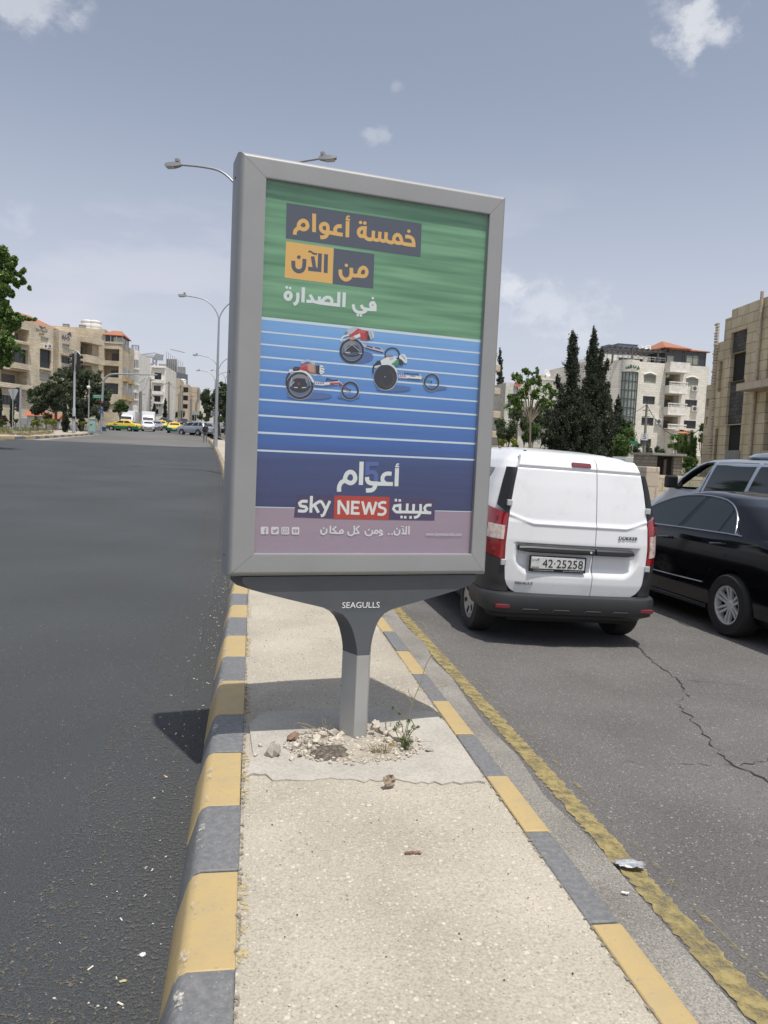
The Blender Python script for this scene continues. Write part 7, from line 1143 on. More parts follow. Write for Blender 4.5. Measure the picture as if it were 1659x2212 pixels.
def make_car(name, label, cat, uw, head, L, Wd, H, kind, paint, paint2=None, group=None, lights='front', back=0., roof=None, D=None):
    """head: world heading in degrees, 0 = away along the street, 90 = to the left"""
    P = ground(*uw) if D is None else dp(*uw, D); a = R(head); fwd = np.array([-math.sin(a), math.cos(a), 0]); P = P+fwd*back
    t = thing(name, label, cat, tuple(P), a, group); T_ = TAB[kind]; y0 = -L*.21
    lay = [(z*H, y0+r*L, y0+f*L, w*Wd/2) for z, r, f, w in T_]; h = Hull(lay, .14, .22); mb = MB(); sp = .44*H if paint2 else None
    h.mesh(mb, 26, sp); mb.build('body', [paint, paint2 or paint], t, smooth=32)
    zb_, zt_ = .70*H if kind == 'saloon' else .66*H, .955*H; wb = L*.58; ra = .21*H if kind != 'suv' else .205*H
    def sy(f, z): return h.at(z, 1)+(h.at(z, 2)-h.at(z, 1))*f
    for sg in (-1, 1):
        spans = ((.10, .46), (.50, .90)) if kind == 'saloon' else ((.07, .24), (.28, .55), (.59, .92))
        for f0, f1 in spans:
            zs = np.linspace(zb_+.02, zt_-.02, 5); mb = MB(); mb.grid([[h.side(sy(f0+(f1-f0)*k/4, z), z, sg, .006) for k in range(5)] for z in zs]); mb.build('side_window', 'car_glass', t)
        for y in (0, wb):
            mb = MB(); mb.lathe([(ra*1.2, 0), (ra*1.15, .006), (0, .006)], 20, (sg*(Wd/2-.055*sg*sg), y, ra), 'x') if sg > 0 else mb.lathe([(0, -.006), (ra*1.15, -.006), (ra*1.2, 0)], 20, (-(Wd/2-.055), y, ra), 'x')
            mb.lathe([(ra*1.2, -.12), (ra*1.2, .12)], 20, (sg*(Wd/2-.115), y, ra), 'x'); mb.build('wheel_arch', 'gap', t); wheel(t, sg*(Wd/2-.07), y, ra, .2, 'far', 18)
        mb = MB(); mb.box(sg*(Wd/2+.08)-.09, sg*(Wd/2+.08)+.09, sy(.86, zb_), sy(.86, zb_)+.1, zb_, zb_+.15); mb.build('wing_mirror', paint, t, bevel=.02)
        zl_ = .50*H; w_ = h.at(zl_, 3)
        for fn, rng_, mt, nm in ((h.front, (.55, .93), 'headlamp', 'headlight'), (h.rear, (.62, .95), 'lamp_red', 'tail_light')):
            mb = MB(); rows = []
            for z in (zl_-.07, zl_, zl_+.07):
                lp = h.loop(z); row = []
                for k in range(5):
                    x = sg*w_*(rng_[0]+(rng_[1]-rng_[0])*k/4); rr_ = h.at(z, 5 if fn == h.front else 4); dx = max(0, abs(x)-(h.at(z, 3)-rr_)); yy = rr_-math.sqrt(max(0, rr_*rr_-dx*dx)); p = fn(x, z, .02); row.append((p[0], p[1]-yy if fn == h.front else p[1]+yy, z))
                rows.append(row)
            mb.grid(rows); mb.build(nm, mt, t)
    for fn, nm in ((h.front, 'windscreen'), (h.rear, 'rear_window')):
        mb = MB(); rows = []
        for z in np.linspace(zb_+.03, zt_-.015, 5): w_ = h.at(z, 3)-.17; rows.append([fn(w_*k/4, z, .006) for k in range(-4, 5)])
        mb.grid(rows); mb.build(nm, 'car_glass', t)
    mb = MB(); w_ = Wd*.28; zc = .30*H; mb.grid([[h.front(w_*k/4, z, .012) for k in range(-4, 5)] for z in (zc-.07, zc+.05)]); mb.build('grille', 'trim_black', t)
    for fn, s_ in ((h.front, 1), (h.rear, -1)):
        p = fn(0, .34*H, .02); mb = MB(); mb.box(-.26, .26, p[1]-.01, p[1]+.01, .34*H-.055, .34*H+.055); mb.build('number_plate', 'plate_white', t)
    if roof == 'taxi':
        mb = MB(); mb.box(-.22, .22, y0+.45*L, y0+.45*L+.14, H-.01, H+.13); mb.build('roof_sign', 'paint_yellow', t, bevel=.03)
        for sg in (-1, 1):
            mb = MB(); mb.grid([[h.side(y0+L*.60+.28*k, z, sg, .012) for k in range(3)] for z in (.52*H, .60*H)]); mb.build('door_panel', 'paint_green', t)
    return t, h
def fm(x, y): return ((300+x*.26522)/1.507, (1060+y*.26522)/1.507)
TX = 'yellow and green taxis'
t, h = make_car('taxi', 'yellow and green taxi turning across the junction, side on, with a broken rear bumper', 'taxi', fm(500, 1298), 68, 4.5, 1.76, 1.46, 'saloon', 'paint_yellow', 'paint_green', TX, roof='taxi')
mb = MB(); mb.grid([[h.side(-.62+.14*k, z, 1, .02) for k in range(3)] for z in (.30, .45, .58)]); mb.grid([[h.side(-.62+.14*k, z, -1, .02) for k in range(3)] for z in (.30, .45, .58)]); 
mb = MB(); mb.grid([[h.side(-.66+.10*k, z, 1, .02) for k in range(4)] for z in (.34, .46, .56)]); mb.build('broken_bumper', 'ac_white', t)
make_car('taxi', 'yellow and green taxi facing the camera between the white cars and the silver off-roader', 'taxi', fm(1012, 1318), 183, 4.5, 1.76, 1.46, 'saloon', 'paint_yellow', 'paint_green', TX, back=-1.2, roof='taxi')
make_car('taxi', 'yellow and green taxi further back in the queue behind the grey car', 'taxi', fm(850, 1278), 186, 4.5, 1.76, 1.46, 'saloon', 'paint_yellow', 'paint_green', TX, back=-1.2, roof='taxi')
make_car('off_roader', 'large silver off-roader driving across the junction beside the walking man', 'car', fm(1365, 1352), 48, 4.95, 1.95, 1.78, 'suv', 'paint_silver')
make_car('saloon_car', 'white saloon facing the camera right behind the turning taxi', 'car', fm(690, 1296), 186, 4.3, 1.7, 1.43, 'saloon', 'paint_white', back=-1.2)
make_car('hatchback', 'small grey hatchback facing the camera next to the white saloon', 'car', fm(792, 1286), 186, 3.9, 1.66, 1.48, 'hatch', 'paint_grey', back=-1.2)
make_car('off_roader', 'dark off-roader behind the taxi in the queue', 'car', fm(880, 1232), 186, 4.8, 1.9, 1.85, 'suv', 'paint_dark', back=-1)
make_car('saloon_car', 'dark saloon in the queue right of the dark off-roader', 'car', fm(935, 1250), 186, 4.5, 1.76, 1.46, 'saloon', 'paint_dark', back=-1)
make_car('off_roader', 'dark grey off-roader far down the street behind the silver off-roader', 'car', fm(1125, 1240), 186, 4.8, 1.9, 1.85, 'suv', 'paint_dark', back=-1)
make_car('hatchback', 'dark grey car farthest down the street under the pole wires', 'car', fm(1150, 1185), 186, 4.2, 1.75, 1.6, 'hatch', 'paint_grey', back=-1)
make_car('saloon_car', 'white car parked behind the garden bed at the far left edge', 'car', zl(90, 1625) if False else ((95*.22905)/1.507, (1000+1612*.22905)/1.507), 65, 4.4, 1.74, 1.45, 'saloon', 'paint_white')
make_car('saloon_car', 'dark car on the right hand carriageway beyond the median lamp post', 'car', fm(1660, 1318), 178, 4.4, 1.74, 1.45, 'saloon', 'paint_dark', back=-1)
def truck(label, uw, head, Wd, H, L, cabH, back=0.):
    P = ground(*uw); a = R(head); fwd = np.array([-math.sin(a), math.cos(a), 0]); P = P+fwd*back; t = thing('box_truck', label, 'truck', tuple(P), a, 'white box trucks')
    mb = MB(); mb.box(-Wd/2, Wd/2, -1.5, L-1.6, .75, H); mb.build('cargo_box', 'paint_white', t, bevel=.04)
    ch = Hull([(.45, L-1.55, L+.25, Wd*.46), (.9, L-1.55, L+.3, Wd*.47), (1.25, L-1.55, L+.22, Wd*.47), (1.75, L-1.5, L-.1, Wd*.44), (cabH, L-1.45, L-.35, Wd*.40)], .1, .15); mb = MB(); ch.mesh(mb); mb.build('cab', 'paint_white', t, smooth=40)
    mb = MB(); mb.grid([[ch.front((Wd*.38)*k/4, z, .01) for k in range(-4, 5)] for z in (1.27, 1.5, 1.74)]); mb.build('windscreen', 'car_glass', t)
    mb = MB(); mb.grid([[ch.front((Wd*.42)*k/4, z, .01) for k in range(-4, 5)] for z in (.55, .85)]); mb.build('grille', 'trim_black', t)
    for sg in (-1, 1):
        mb = MB(); mb.grid([[ch.side(L-1.2+.3*k, z, sg, .01) for k in range(3)] for z in (1.27, 1.7)]); mb.build('side_window', 'car_glass', t)
        for y in (0, L-.7): wheel(t, sg*(Wd/2-.15), y, .38, .24, 'far', 16)
        mb = MB(); mb.box(sg*Wd*.40-.12, sg*Wd*.40+.12, L+.27, L+.31, .72, .92); mb.build('headlight', 'headlamp', t)
    mb = MB(); mb.box(-Wd*.3, Wd*.3, L-1.75, L-1.61, H-.5, H-.2); mb.build('sign_strip', 'trim_black', t) if False else None
    return t
truck('white box truck facing the camera behind the white saloon', fm(690, 1262), 186, 2.1, 2.75, 5.2, 2.1, -2)
truck('white box truck half hidden behind the turning taxi, roof showing', fm(450, 1255), 180, 2.3, 2.7, 5.2, 2.0, -2)
# ---------------------------------------------------------------- people
M('skin', (.42, .26, .18), .6); M('hair_dark', (.02, .016, .014), .7); M('jacket_dark', (.022, .024, .032), .7); M('jeans', (.07, .09, .14), .8, var=(25, (.12, .15, .21), .4, .7)); M('shoe_pale', (.5, .48, .42), .7); M('work_teal', (.035, .10, .10), .8); M('cap_pale', (.55, .5, .42), .8)
def person(label, P, rz, joints, radii, edges, zones, hair, hairmat):
    """one continuous skinned body; zones: list of (test(x, y, z), material index)"""
    me = bpy.data.meshes.new('person'); me.from_pydata(joints, edges, []); o = bpy.data.objects.new('person', me); COL.objects.link(o)
    sk = o.modifiers.new('skin', 'SKIN'); sk.use_smooth_shade = True; sb_ = o.modifiers.new('sub', 'SUBSURF'); sb_.levels = 2; sb_.render_levels = 2
    for i, r in enumerate(radii): me.skin_vertices[0].data[i].radius = (r, r*.9) if isinstance(r, float) else r
    me.skin_vertices[0].data[0].use_root = True
    dg = bpy.context.evaluated_depsgraph_get(); m2 = bpy.data.meshes.new_from_object(o.evaluated_get(dg)); o.modifiers.clear(); o.data = m2
    for m_ in ('skin', 'jacket_dark', 'jeans', 'shoe_pale', 'work_teal'): m2.materials.append(MATS[m_])
    for p in m2.polygons:
        c = p.center
        for fn, mi in zones:
            if fn(c.x, c.y, c.z): p.material_index = mi; break
    o.location = P; o.rotation_euler = (0, 0, rz); tag(o, label, 'person')
    mb = MB(); rows = []
    for k in range(7):
        th = math.pi*.62*k/6; rows.append([(hair[0]+.100*math.sin(th)*math.cos(a), hair[1]-.006+.115*math.sin(th)*math.sin(a), hair[2]+.125*math.cos(th)-(.02 if math.sin(a) > .3 else 0)) for a in np.linspace(0, 2*math.pi, 14, endpoint=False)])
    mb.grid(rows, True); h_ = mb.build('cap' if hairmat == 'cap_pale' else 'hair', hairmat, o, smooth=60)
    return o
J = [(0, 0, .95), (0, 0, 1.12), (0, .0, 1.30), (0, -.02, 1.45), (0, .0, 1.53), (0, .03, 1.62), (0, .03, 1.73),          # 0-6 pelvis..head
     (-.10, 0, .90), (-.11, .02, .50), (-.12, -.02, .09), (-.12, .12, .04), (.10, 0, .90), (.11, .03, .50), (.12, -.01, .09), (.13, .13, .04),   # 7-14 legs
     (-.18, -.01, 1.42), (-.24, -.02, 1.16), (-.20, .10, .98), (-.17, .17, .93), (.18, -.01, 1.42), (.24, -.02, 1.16), (.20, .10, .98), (.17, .17, .93), (0, .11, 1.64)]
E_ = [(0, 1), (1, 2), (2, 3), (3, 4), (4, 5), (5, 6), (0, 7), (7, 8), (8, 9), (9, 10), (0, 11), (11, 12), (12, 13), (13, 14), (3, 15), (15, 16), (16, 17), (17, 18), (3, 19), (19, 20), (20, 21), (21, 22), (5, 23)]
Rr = [.15, .15, .165, .14, .055, .085, .075, .095, .065, .045, .04, .095, .065, .045, .04, .075, .06, .045, .035, .075, .06, .045, .035, .03]
P = gpr(443, 955.5, -.215)
person('young man in dark jacket and jeans walking beside the median kerb', tuple(P), R(-8), J, Rr, E_, [(lambda x, y, z: z > 1.53, 0), (lambda x, y, z: z > .95 and not (z < .96 and abs(x) < .1), 1), (lambda x, y, z: z > .12, 2), (lambda x, y, z: True, 3)], (0, .02, 1.69), 'hair_dark')
mb = MB(); mb.grid([[(x*s_, y-.17*(1-.15*abs(x)), z) for x in (-.15, -.08, .08, .15)] for z, y, s_ in ((1.05, -.02, .9), (1.12, -.10, 1.), (1.30, -.11, 1.), (1.42, -.06, .9), (1.46, .02, .8))]); 
mb = MB(); mb.box(-.15, .15, -.30, -.13, 1.06, 1.44); o = mb.build('backpack', 'hair_dark', bevel=.05); o.location = tuple(P); o.rotation_euler = (0, 0, R(-8)); tag(o, 'black backpack on the back of the man by the kerb', 'backpack')
# worker standing in the upper empty window of the unfinished building
q = FB.L(f6(1222, 1180), .55); Pw = FB.P0+FB.ex*q[0]+FB.ey*.55
person('worker in teal clothes and pale cap at the upper window of the unfinished building', (Pw[0], Pw[1], q[1]-.75), FB.rz+R(180), J, Rr, E_, [(lambda x, y, z: z > 1.53, 0), (lambda x, y, z: True, 4)], (0, .02, 1.69), 'cap_pale')
# ---------------------------------------------------------------- trees and plants
def leafmat(name, c1, c2, c3=None, sc=.9):
    m, t, b = newmat(name); N = t.nodes; L = t.links.new; b.inputs['Roughness'].default_value = .65; b.inputs['Specular IOR Level'].default_value = .3
    g = N.new('ShaderNodeNewGeometry'); cr = N.new('ShaderNodeValToRGB'); e = cr.color_ramp.elements; e[0].color = c4(c1); e[1].color = c4(c2); L(g.outputs['Random Per Island'], cr.inputs[0])
    if c3: q = e.new(.85); q.color = c4(c2); e[-1].color = c4(c3)
    L(cr.outputs[0], b.inputs['Base Color']); tr = N.new('ShaderNodeBsdfTranslucent'); L(cr.outputs[0], tr.inputs[0]); mx = N.new('ShaderNodeMixShader'); mx.inputs[0].default_value = .30
    L(b.outputs[0], mx.inputs[1]); L(tr.outputs[0], mx.inputs[2]); L(mx.outputs[0], t.nodes['Material Output'].inputs[0]); return m
leafmat('leaf_olive', (.055, .078, .042), (.125, .16, .088), (.21, .24, .155)); leafmat('leaf_bright', (.06, .12, .022), (.14, .23, .05), (.22, .32, .09)); leafmat('leaf_cypress', (.025, .036, .022), (.064, .082, .050), (.12, .135, .09))
leafmat('leaf_green', (.05, .095, .025), (.11, .18, .05), (.18, .25, .09)); leafmat('leaf_yellow', (.15, .19, .03), (.28, .32, .05), (.40, .42, .08)); leafmat('leaf_plum', (.05, .03, .03), (.10, .06, .05)); leafmat('grass_mix', (.07, .10, .03), (.17, .19, .07), (.34, .29, .15)); leafmat('leaf_dry', (.20, .16, .09), (.36, .30, .17)); leafmat('leaf_light_green', (.09, .155, .04), (.19, .29, .08), (.30, .40, .15))  # last set: a light green leaf colour, varied per leaf
M('bark', (.11, .085, .06), .9, bump=(20, .6, .02)); M('bark_pale', (.20, .165, .125), .9, bump=(20, .5, .02))
LEAFN, LEAFS = 2.3, .62
def leaves(name, blobs, size, mat, seed, parent=None, aspect=.55, hollow=.55, flat=0., upbias=0.):
    """crown of single leaf faces; blobs: (centre, radii, count)"""
    r_ = np.random.default_rng(seed); V = []; 
    for c, rad, n in blobs:
        n = int(n*LEAFN); d = r_.normal(size=(n, 3)); d /= np.linalg.norm(d, axis=1)[:, None]; q = (hollow+(1-hollow)*r_.random(n)**.7)*(1+r_.normal(size=n)*.20)
        p = np.array(c)+d*q[:, None]*np.array(rad)
        a = r_.normal(size=(n, 3)); a[:, 2] += upbias*2; a /= np.linalg.norm(a, axis=1)[:, None]; b = r_.normal(size=(n, 3)); b[:, 2] *= (1-flat); b -= a*(a*b).sum(1)[:, None]; b /= np.linalg.norm(b, axis=1)[:, None]
        s_ = size*LEAFS*(.6+.8*r_.random(n))[:, None]; A = a*s_; B = b*s_*aspect
        V.append(np.stack([p-A, p-A*.1+B, p+A, p-A*.1-B], 1))
    V = np.concatenate(V).reshape(-1, 3); n = len(V)//4; me = bpy.data.meshes.new(name); me.vertices.add(len(V)); me.vertices.foreach_set('co', V.ravel()); me.loops.add(4*n); me.loops.foreach_set('vertex_index', np.arange(4*n)); me.polygons.add(n); me.polygons.foreach_set('loop_start', np.arange(n)*4); me.polygons.foreach_set('loop_total', np.full(n, 4)); me.update(); me.validate()
    me.materials.append(MATS[mat]); o = bpy.data.objects.new(name, me); COL.objects.link(o)
    if parent: o.parent = parent
    return o
def limbs(parent, base, h, r, ends, mat='bark', fork=.35, rng=None, name='trunk'):
    mb = MB(); rng = rng or random.Random(1); b = Vector(base); top = b+Vector((rng.uniform(-.06, .06)*h, rng.uniform(-.06, .06)*h, h*fork))
    mb.tube([b-Vector((0, 0, .5)), b+(top-b)*.5+Vector((rng.uniform(-.05, .05), 0, 0))*h*.3, top], [r*1.25, r, r*.8], 8)
    for e in ends:
        e = Vector(e); m_ = top+(e-top)*.5+Vector((rng.uniform(-.1, .1), rng.uniform(-.1, .1), .12))*(e-top).length; mb.tube([top-(top-b)*.1, m_, e], [r*.6, r*.35, r*.08], 6)
    return mb.build(name, mat, parent, smooth=60)
def tree(name, label, cat, base, blobs, size, mat, seed, h=None, r=.15, group=None, bark='bark', fork=.35, aspect=.55, nlimb=7, hollow=.2):
    """blobs in absolute coordinates; the root stands at the foot of the trunk"""
    B = np.array(base, float); t = thing(name, label, cat, tuple(B), 0, group); bl = [(np.array(c)-B, rad, n) for c, rad, n in blobs]
    leaves('crown', bl, size, mat, seed, t, aspect, hollow); rng = random.Random(seed)
    H = h or max(c[2] for c, _, _ in bl); limbs(t, (0, 0, 0), H, r, [tuple(c) for c, _, _ in (bl[::max(1, len(bl)//nlimb)])[:nlimb]], bark, fork, rng); return t
def sub(c, rad, k, n, rng, s=.5):
    """break one big clump into k overlapping smaller clumps for an uneven outline"""
    out = []; c = np.array(c, float); rad = np.array(rad, float)
    k = int(k*1.8); s = s*.78
    for i in range(k):
        d = np.array([rng.gauss(0, 1) for _ in range(3)]); d /= np.linalg.norm(d); q = rng.uniform(.35, .95); f = rng.uniform(.5, 1.35)*s
        out.append((c+d*rad*q, rad*f, n/k))
    return out
rt_ = random.Random(12)
def blob_px(cv, x, y, rpx, D, kpx, n, k=6, s=.5, dz=1.):
    """clump seen at crop pixel (x, y) with radius rpx, at depth D"""
    c = dp(*cv(x, y), D); r = rpx*kpx/1.507/FPX*D; return sub(c, (r, r*.9, r*dz), k, n, rt_, s)
# big leafy tree at the left edge
B = []; Dt = 40.
for x, y, r, n in ((-120, 150, 230, 2600), (40, 60, 120, 900), (210, 160, 110, 800), (330, 165, 50, 140), (420, 165, 30, 40), (490, 175, 16, 12), (60, 250, 120, 900), (200, 300, 60, 260), (-60, 420, 200, 1600), (130, 380, 90, 420), (-80, 640, 210, 1700), (150, 560, 110, 650), (260, 600, 60, 220), (60, 700, 120, 700), (310, 680, 30, 50), (100, 800, 50, 120), (20, 830, 40, 90), (-300, 400, 300, 1600), (30, -60, 90, 500), (80, -30, 40, 110), (20, 130, 60, 260), (-100, -700, 200, 1500), (70, -690, 100, 700), (190, -600, 100, 650), (285, -500, 75, 350), (320, -380, 55, 190), (230, -350, 80, 360), (425, -275, 26, 30), (110, -430, 130, 900), (-90, -430, 220, 1700), (70, -240, 110, 650), (165, -190, 45, 110), (0, -80, 100, 600), (-130, -120, 200, 1400)):
    B += blob_px(zl, x, y, r, Dt, .22905, n, max(3, int(r/22)), .42)
g0 = gpr(*zl(-330, 1700), -.1, 20, 60); base = dp(*zl(-330, 1500), Dt); base[2] = Zp(base[1])-.1
tree('street_tree', 'leafy bright green tree reaching in from the left edge of the photo', 'tree', base, B, .15, 'leaf_light_green', 3, r=.28, bark='bark', fork=.42, aspect=.75, nlimb=3)
# two dark olive-like trees in the traffic island
def foot(cv, x, y, D, dz=-.0): p = dp(*cv(x, y), D); p[2] = Zp(p[1])+dz; return p
B = []
for x, y, r, n in ((560, 1330, 170, 2600), (470, 1230, 90, 800), (640, 1180, 130, 1500), (760, 1300, 190, 2800), (520, 1420, 100, 900), (700, 1430, 150, 1500), (850, 1150, 170, 2200), (830, 1000, 110, 900)): B += blob_px(zl, x, y, r, 88, .22905, n, 7, .45)
tree('olive_tree', 'dark spreading tree with a short forked trunk on the traffic island, left of two', 'tree', foot(zl, 775, 1600, 88), B, .17, 'leaf_olive', 5, r=.17, fork=.3)
B = []
for x, y, r, n in ((1040, 1060, 190, 2600), (1200, 1000, 170, 2000), (1000, 1280, 210, 2800), (1250, 1230, 230, 3200), (1420, 1180, 150, 1700), (1480, 1330, 130, 1300), (1330, 1420, 170, 1800), (1120, 1440, 170, 1700), (1380, 990, 90, 600), (1100, 900, 80, 400), (930, 920, 60, 200)): B += blob_px(zl, x, y, r, 92, .22905, n, 7, .45)
tree('olive_tree', 'taller dark spreading tree behind the signal poles on the traffic island, right of two', 'tree', foot(zl, 1150, 1600, 92), B, .17, 'leaf_olive', 6, r=.2, fork=.3)
B = []
for x, y, r, n in ((350, 1005, 75, 1900), (300, 1030, 45, 700), (405, 1030, 45, 700), (360, 950, 40, 500), (420, 1000, 30, 300)): B += blob_px(fM, x, y, r, 112, .26522, n, 5, .55)
tree('round_tree', 'small round bright green tree beside the corner building', 'tree', foot(fM, 348, 1130, 112), B, .15, 'leaf_green', 7, r=.12, fork=.4)
# trees of the median behind the lamp posts
B = []
for x, y, r, n in ((1440, 900, 95, 2200), (1560, 850, 110, 2600), (1500, 1000, 120, 2400), (1640, 900, 120, 2400), (1600, 760, 70, 900), (1400, 960, 60, 800), (1640, 1030, 100, 1500), (1700, 820, 110, 1500)): B += blob_px(fM, x, y, r, 92, .26522, n, 7, .45)
tree('median_tree', 'grey green tree growing on the median behind the lamp posts', 'tree', foot(fM, 1570, 1180, 92), B, .17, 'leaf_olive', 8, r=.16, fork=.4)
B = []
for x, y, r, n in ((1610, 1080, 80, 1200), (1680, 1100, 90, 1200), (1580, 1140, 50, 500)): B += blob_px(fM, x, y, r, 108, .26522, n, 5, .5)
tree('median_tree', 'darker low tree on the median under the lamp posts, cut by the sign edge', 'tree', foot(fM, 1640, 1240, 108), B, .17, 'leaf_light_green', 9, r=.14, fork=.3)
for i, (x, y, r, D, mat, lb) in enumerate(((960, 1060, 62, 215, 'leaf_bright', 'light green young tree at the foot of the beige block'), (1020, 1080, 48, 218, 'leaf_green', 'green tree beside the light green young tree down the street'), (1265, 1120, 40, 240, 'leaf_olive', 'low grey green tree under the far road sign'), (1340, 1115, 40, 250, 'leaf_olive', 'low tree in front of the small house at the street end'), (1400, 1130, 40, 230, 'leaf_olive', 'low tree left of the median trees'), (1100, 1080, 40, 225, 'leaf_olive', 'dark low tree below the stacked dark balconies'))):
    B = blob_px(fM, x, y, r, D, .26522, 1100, 6, .55)+blob_px(fM, x-10, y+20, r*.7, D, .26522, 500, 4, .55); tree('roadside_tree', lb, 'tree', foot(fM, x, 1150, D), B, .28, mat, 20+i, r=.16, group='roadside trees down the street')
def conifer(name, label, base, top, prof, n, size, seed, mat='leaf_cypress', group=None, tuft=.5, leaders=()):
    """prof: (height share, radius in metres); ragged upswept branches, each a row of leaf tufts, round a leaning trunk; leaders: extra tops (foot share, top point, radius, branches)"""
    B = np.array(base, float); t = thing(name, label, 'tree', tuple(B), 0, group); rng = random.Random(seed); bl = []; ends = []; mb = MB()
    def spire(A, T_, prof, n, tk):
        hs_ = [p[0] for p in prof]; rs = [p[1] for p in prof]; k = 0; H = float(np.linalg.norm(T_-A))
        while k < n:
            f = rng.random()**.85; R_ = float(np.interp(f, hs_, rs))
            if rng.random() > .3+R_/max(rs): continue
            R_ *= rng.choice((.55, .75, .9, 1.0, 1.12, 1.3)); a = rng.uniform(0, 2*math.pi); up = rng.uniform(.25, .75); p0 = A+(T_-A)*max(0, f-.04); tip = A+(T_-A)*f+np.array([math.cos(a)*R_, math.sin(a)*R_, R_*up*.6])
            m = max(2, int(R_/(tuft*.30))); k += 1
            for j in range(m):
                q = .25+.75*(j+rng.random()*.6)/m; p = p0+(tip-p0)*q+np.array([rng.gauss(0, .05), rng.gauss(0, .05), rng.gauss(0, .05)])*tuft; r_ = tuft*rng.uniform(.15, .32)*(1.15-.55*q); bl.append((p, (r_, r_, r_*1.7), 13))
            if len(ends) < 60 and R_ > .3: ends.append((p0, tip))
        for f in np.linspace(.02, 1, int(H/.35)): r_ = max(.07, float(np.interp(f, hs_, rs))*.42); bl.append((A+(T_-A)*f, (r_, r_, .32), 26))
        mb.tube([A-np.array([0, 0, .6]), A+(T_-A)*.5, A+(T_-A)*.97], [tk, tk*.55, .02], 7)
    T0 = np.array(top, float)-B; spire(np.zeros(3), T0, prof, n, np.linalg.norm(T0)*.014+.05)
    for f0, tp, r0, nb in leaders: A = T0*f0; T_ = np.array(tp, float)-B; spire(A, T_, [(0, r0), (.5, r0*.8), (.85, r0*.45), (1, .06)], nb, .08)
    leaves('crown', bl, size, mat, seed, t, .5, .1, upbias=.35)
    for a, b in ends: mb.tube([a, (a+b)/2+np.array([0, 0, -.06]), b], [.04, .025, .008], 4)
    mb.build('trunk', 'bark', t, smooth=60); return t
Dc = 62.
def cy(x, y, D=Dc): return dp(*z5(x, y), D)
km = .31344/1.507/FPX*Dc
b_ = cy(880, 1420); b_[2] = Zp(b_[1])-.2
conifer('cypress', 'tall dark cypress with a broad ragged base and crooked tip, left of the pair', b_, cy(910, 108), [(0, 300*km), (.12, 330*km), (.25, 300*km), (.34, 225*km), (.45, 165*km), (.55, 95*km), (.60, 52*km), (.64, 42*km), (.70, 78*km), (.745, 92*km), (.78, 50*km), (.82, 48*km), (.875, 70*km), (.91, 26*km), (.97, 18*km), (1, 4*km)], 600, .12, 31, tuft=1.15, leaders=[(.2, cy(745, 565), 80*km, 60), (.1, cy(640, 930), 90*km, 50), (.3, cy(1010, 700), 70*km, 40)])
b_ = cy(1120, 1420, 63.5); b_[2] = Zp(b_[1])-.2
conifer('cypress', 'tallest dark cypress with a thin pointed tip, right of the pair', b_, cy(1126, 66, 63.5), [(0, 230*km), (.15, 240*km), (.35, 205*km), (.5, 165*km), (.6, 135*km), (.66, 75*km), (.74, 85*km), (.80, 55*km), (.84, 60*km), (.90, 30*km), (.95, 12*km), (1, 3*km)], 600, .12, 32, tuft=1.15, leaders=[(.45, cy(1215, 290, 63.5), 55*km, 40), (.3, cy(1270, 400, 63.5), 60*km, 40), (.25, cy(1280, 640, 63.5), 60*km, 36), (.4, cy(1060, 310, 63.5), 50*km, 30)])
b_ = cy(1375, 1420, 66); b_[2] = Zp(b_[1])-.2
conifer('cypress', 'smaller dark cypress to the right of the tall pair', b_, cy(1382, 770, 66), [(0, 120*km), (.3, 110*km), (.6, 75*km), (.85, 40*km), (1, 5*km)], 120, .12, 33, tuft=.8, leaders=[(.2, cy(1280, 745, 66), 50*km, 36)])
b_ = dp(*z5(170, 1300), 118); b_[2] = Zp(b_[1]); k2 = .31344/1.507/FPX*118
conifer('cypress', 'thin dark cypress between the beige house and the villa', b_, dp(*z5(150, 275), 118), [(0, 60*k2), (.4, 62*k2), (.7, 45*k2), (.9, 20*k2), (1, 4*k2)], 110, .2, 34, tuft=1.1)
for i, (x0, yt, yb, w, D, cvf, lb) in enumerate(((702, 782, 1085, 22, 178, fM, 'slim dark cypress in front of the white apartment house beside the pole cluster'), (762, 968, 1085, 22, 180, fM, 'short slim cypress right of the pole cluster'), (900, 900, 1090, 22, 188, fM, 'slim cypress at the right corner of the white apartment house'))):
    kk = .26522/1.507/FPX*D; b_ = dp(*cvf(x0-4, yb), D); b_[2] = Zp(b_[1]); conifer('slim_cypress', lb, b_, dp(*cvf(x0+2, yt), D), [(0, w*kk), (.5, w*kk), (.85, w*.6*kk), (1, 2*kk)], 60, .24, 40+i, group='slim cypresses down the street', tuft=1.2)
for i, (x0, yt, yb, w, D, lb) in enumerate(((172, 1305, 1600, 28, 84, 'slim dark cypress behind the back of the road sign'), (5, 1170, 1500, 26, 86, 'slim dark cypress at the extreme left edge'), (935, 1530, 1650, 55, 74, 'low dark conical bush left of the tall signal pole'), (1160, 1330, 1640, 40, 80, 'dark column bush right of the tall signal pole'), (925, 1290, 1560, 30, 82, 'slim dark cypress under the spreading tree'))):
    kk = .22905/1.507/FPX*D; b_ = dp(*zl(x0-4, yb), D); b_[2] = Zp(b_[1])+.05; conifer('column_bush', lb, b_, dp(*zl(x0+2, yt), D), [(0, w*kk), (.5, w*kk), (.85, w*.6*kk), (1, 2*kk)], 60, .13, 50+i, group='column bushes on the traffic island', tuft=.6)
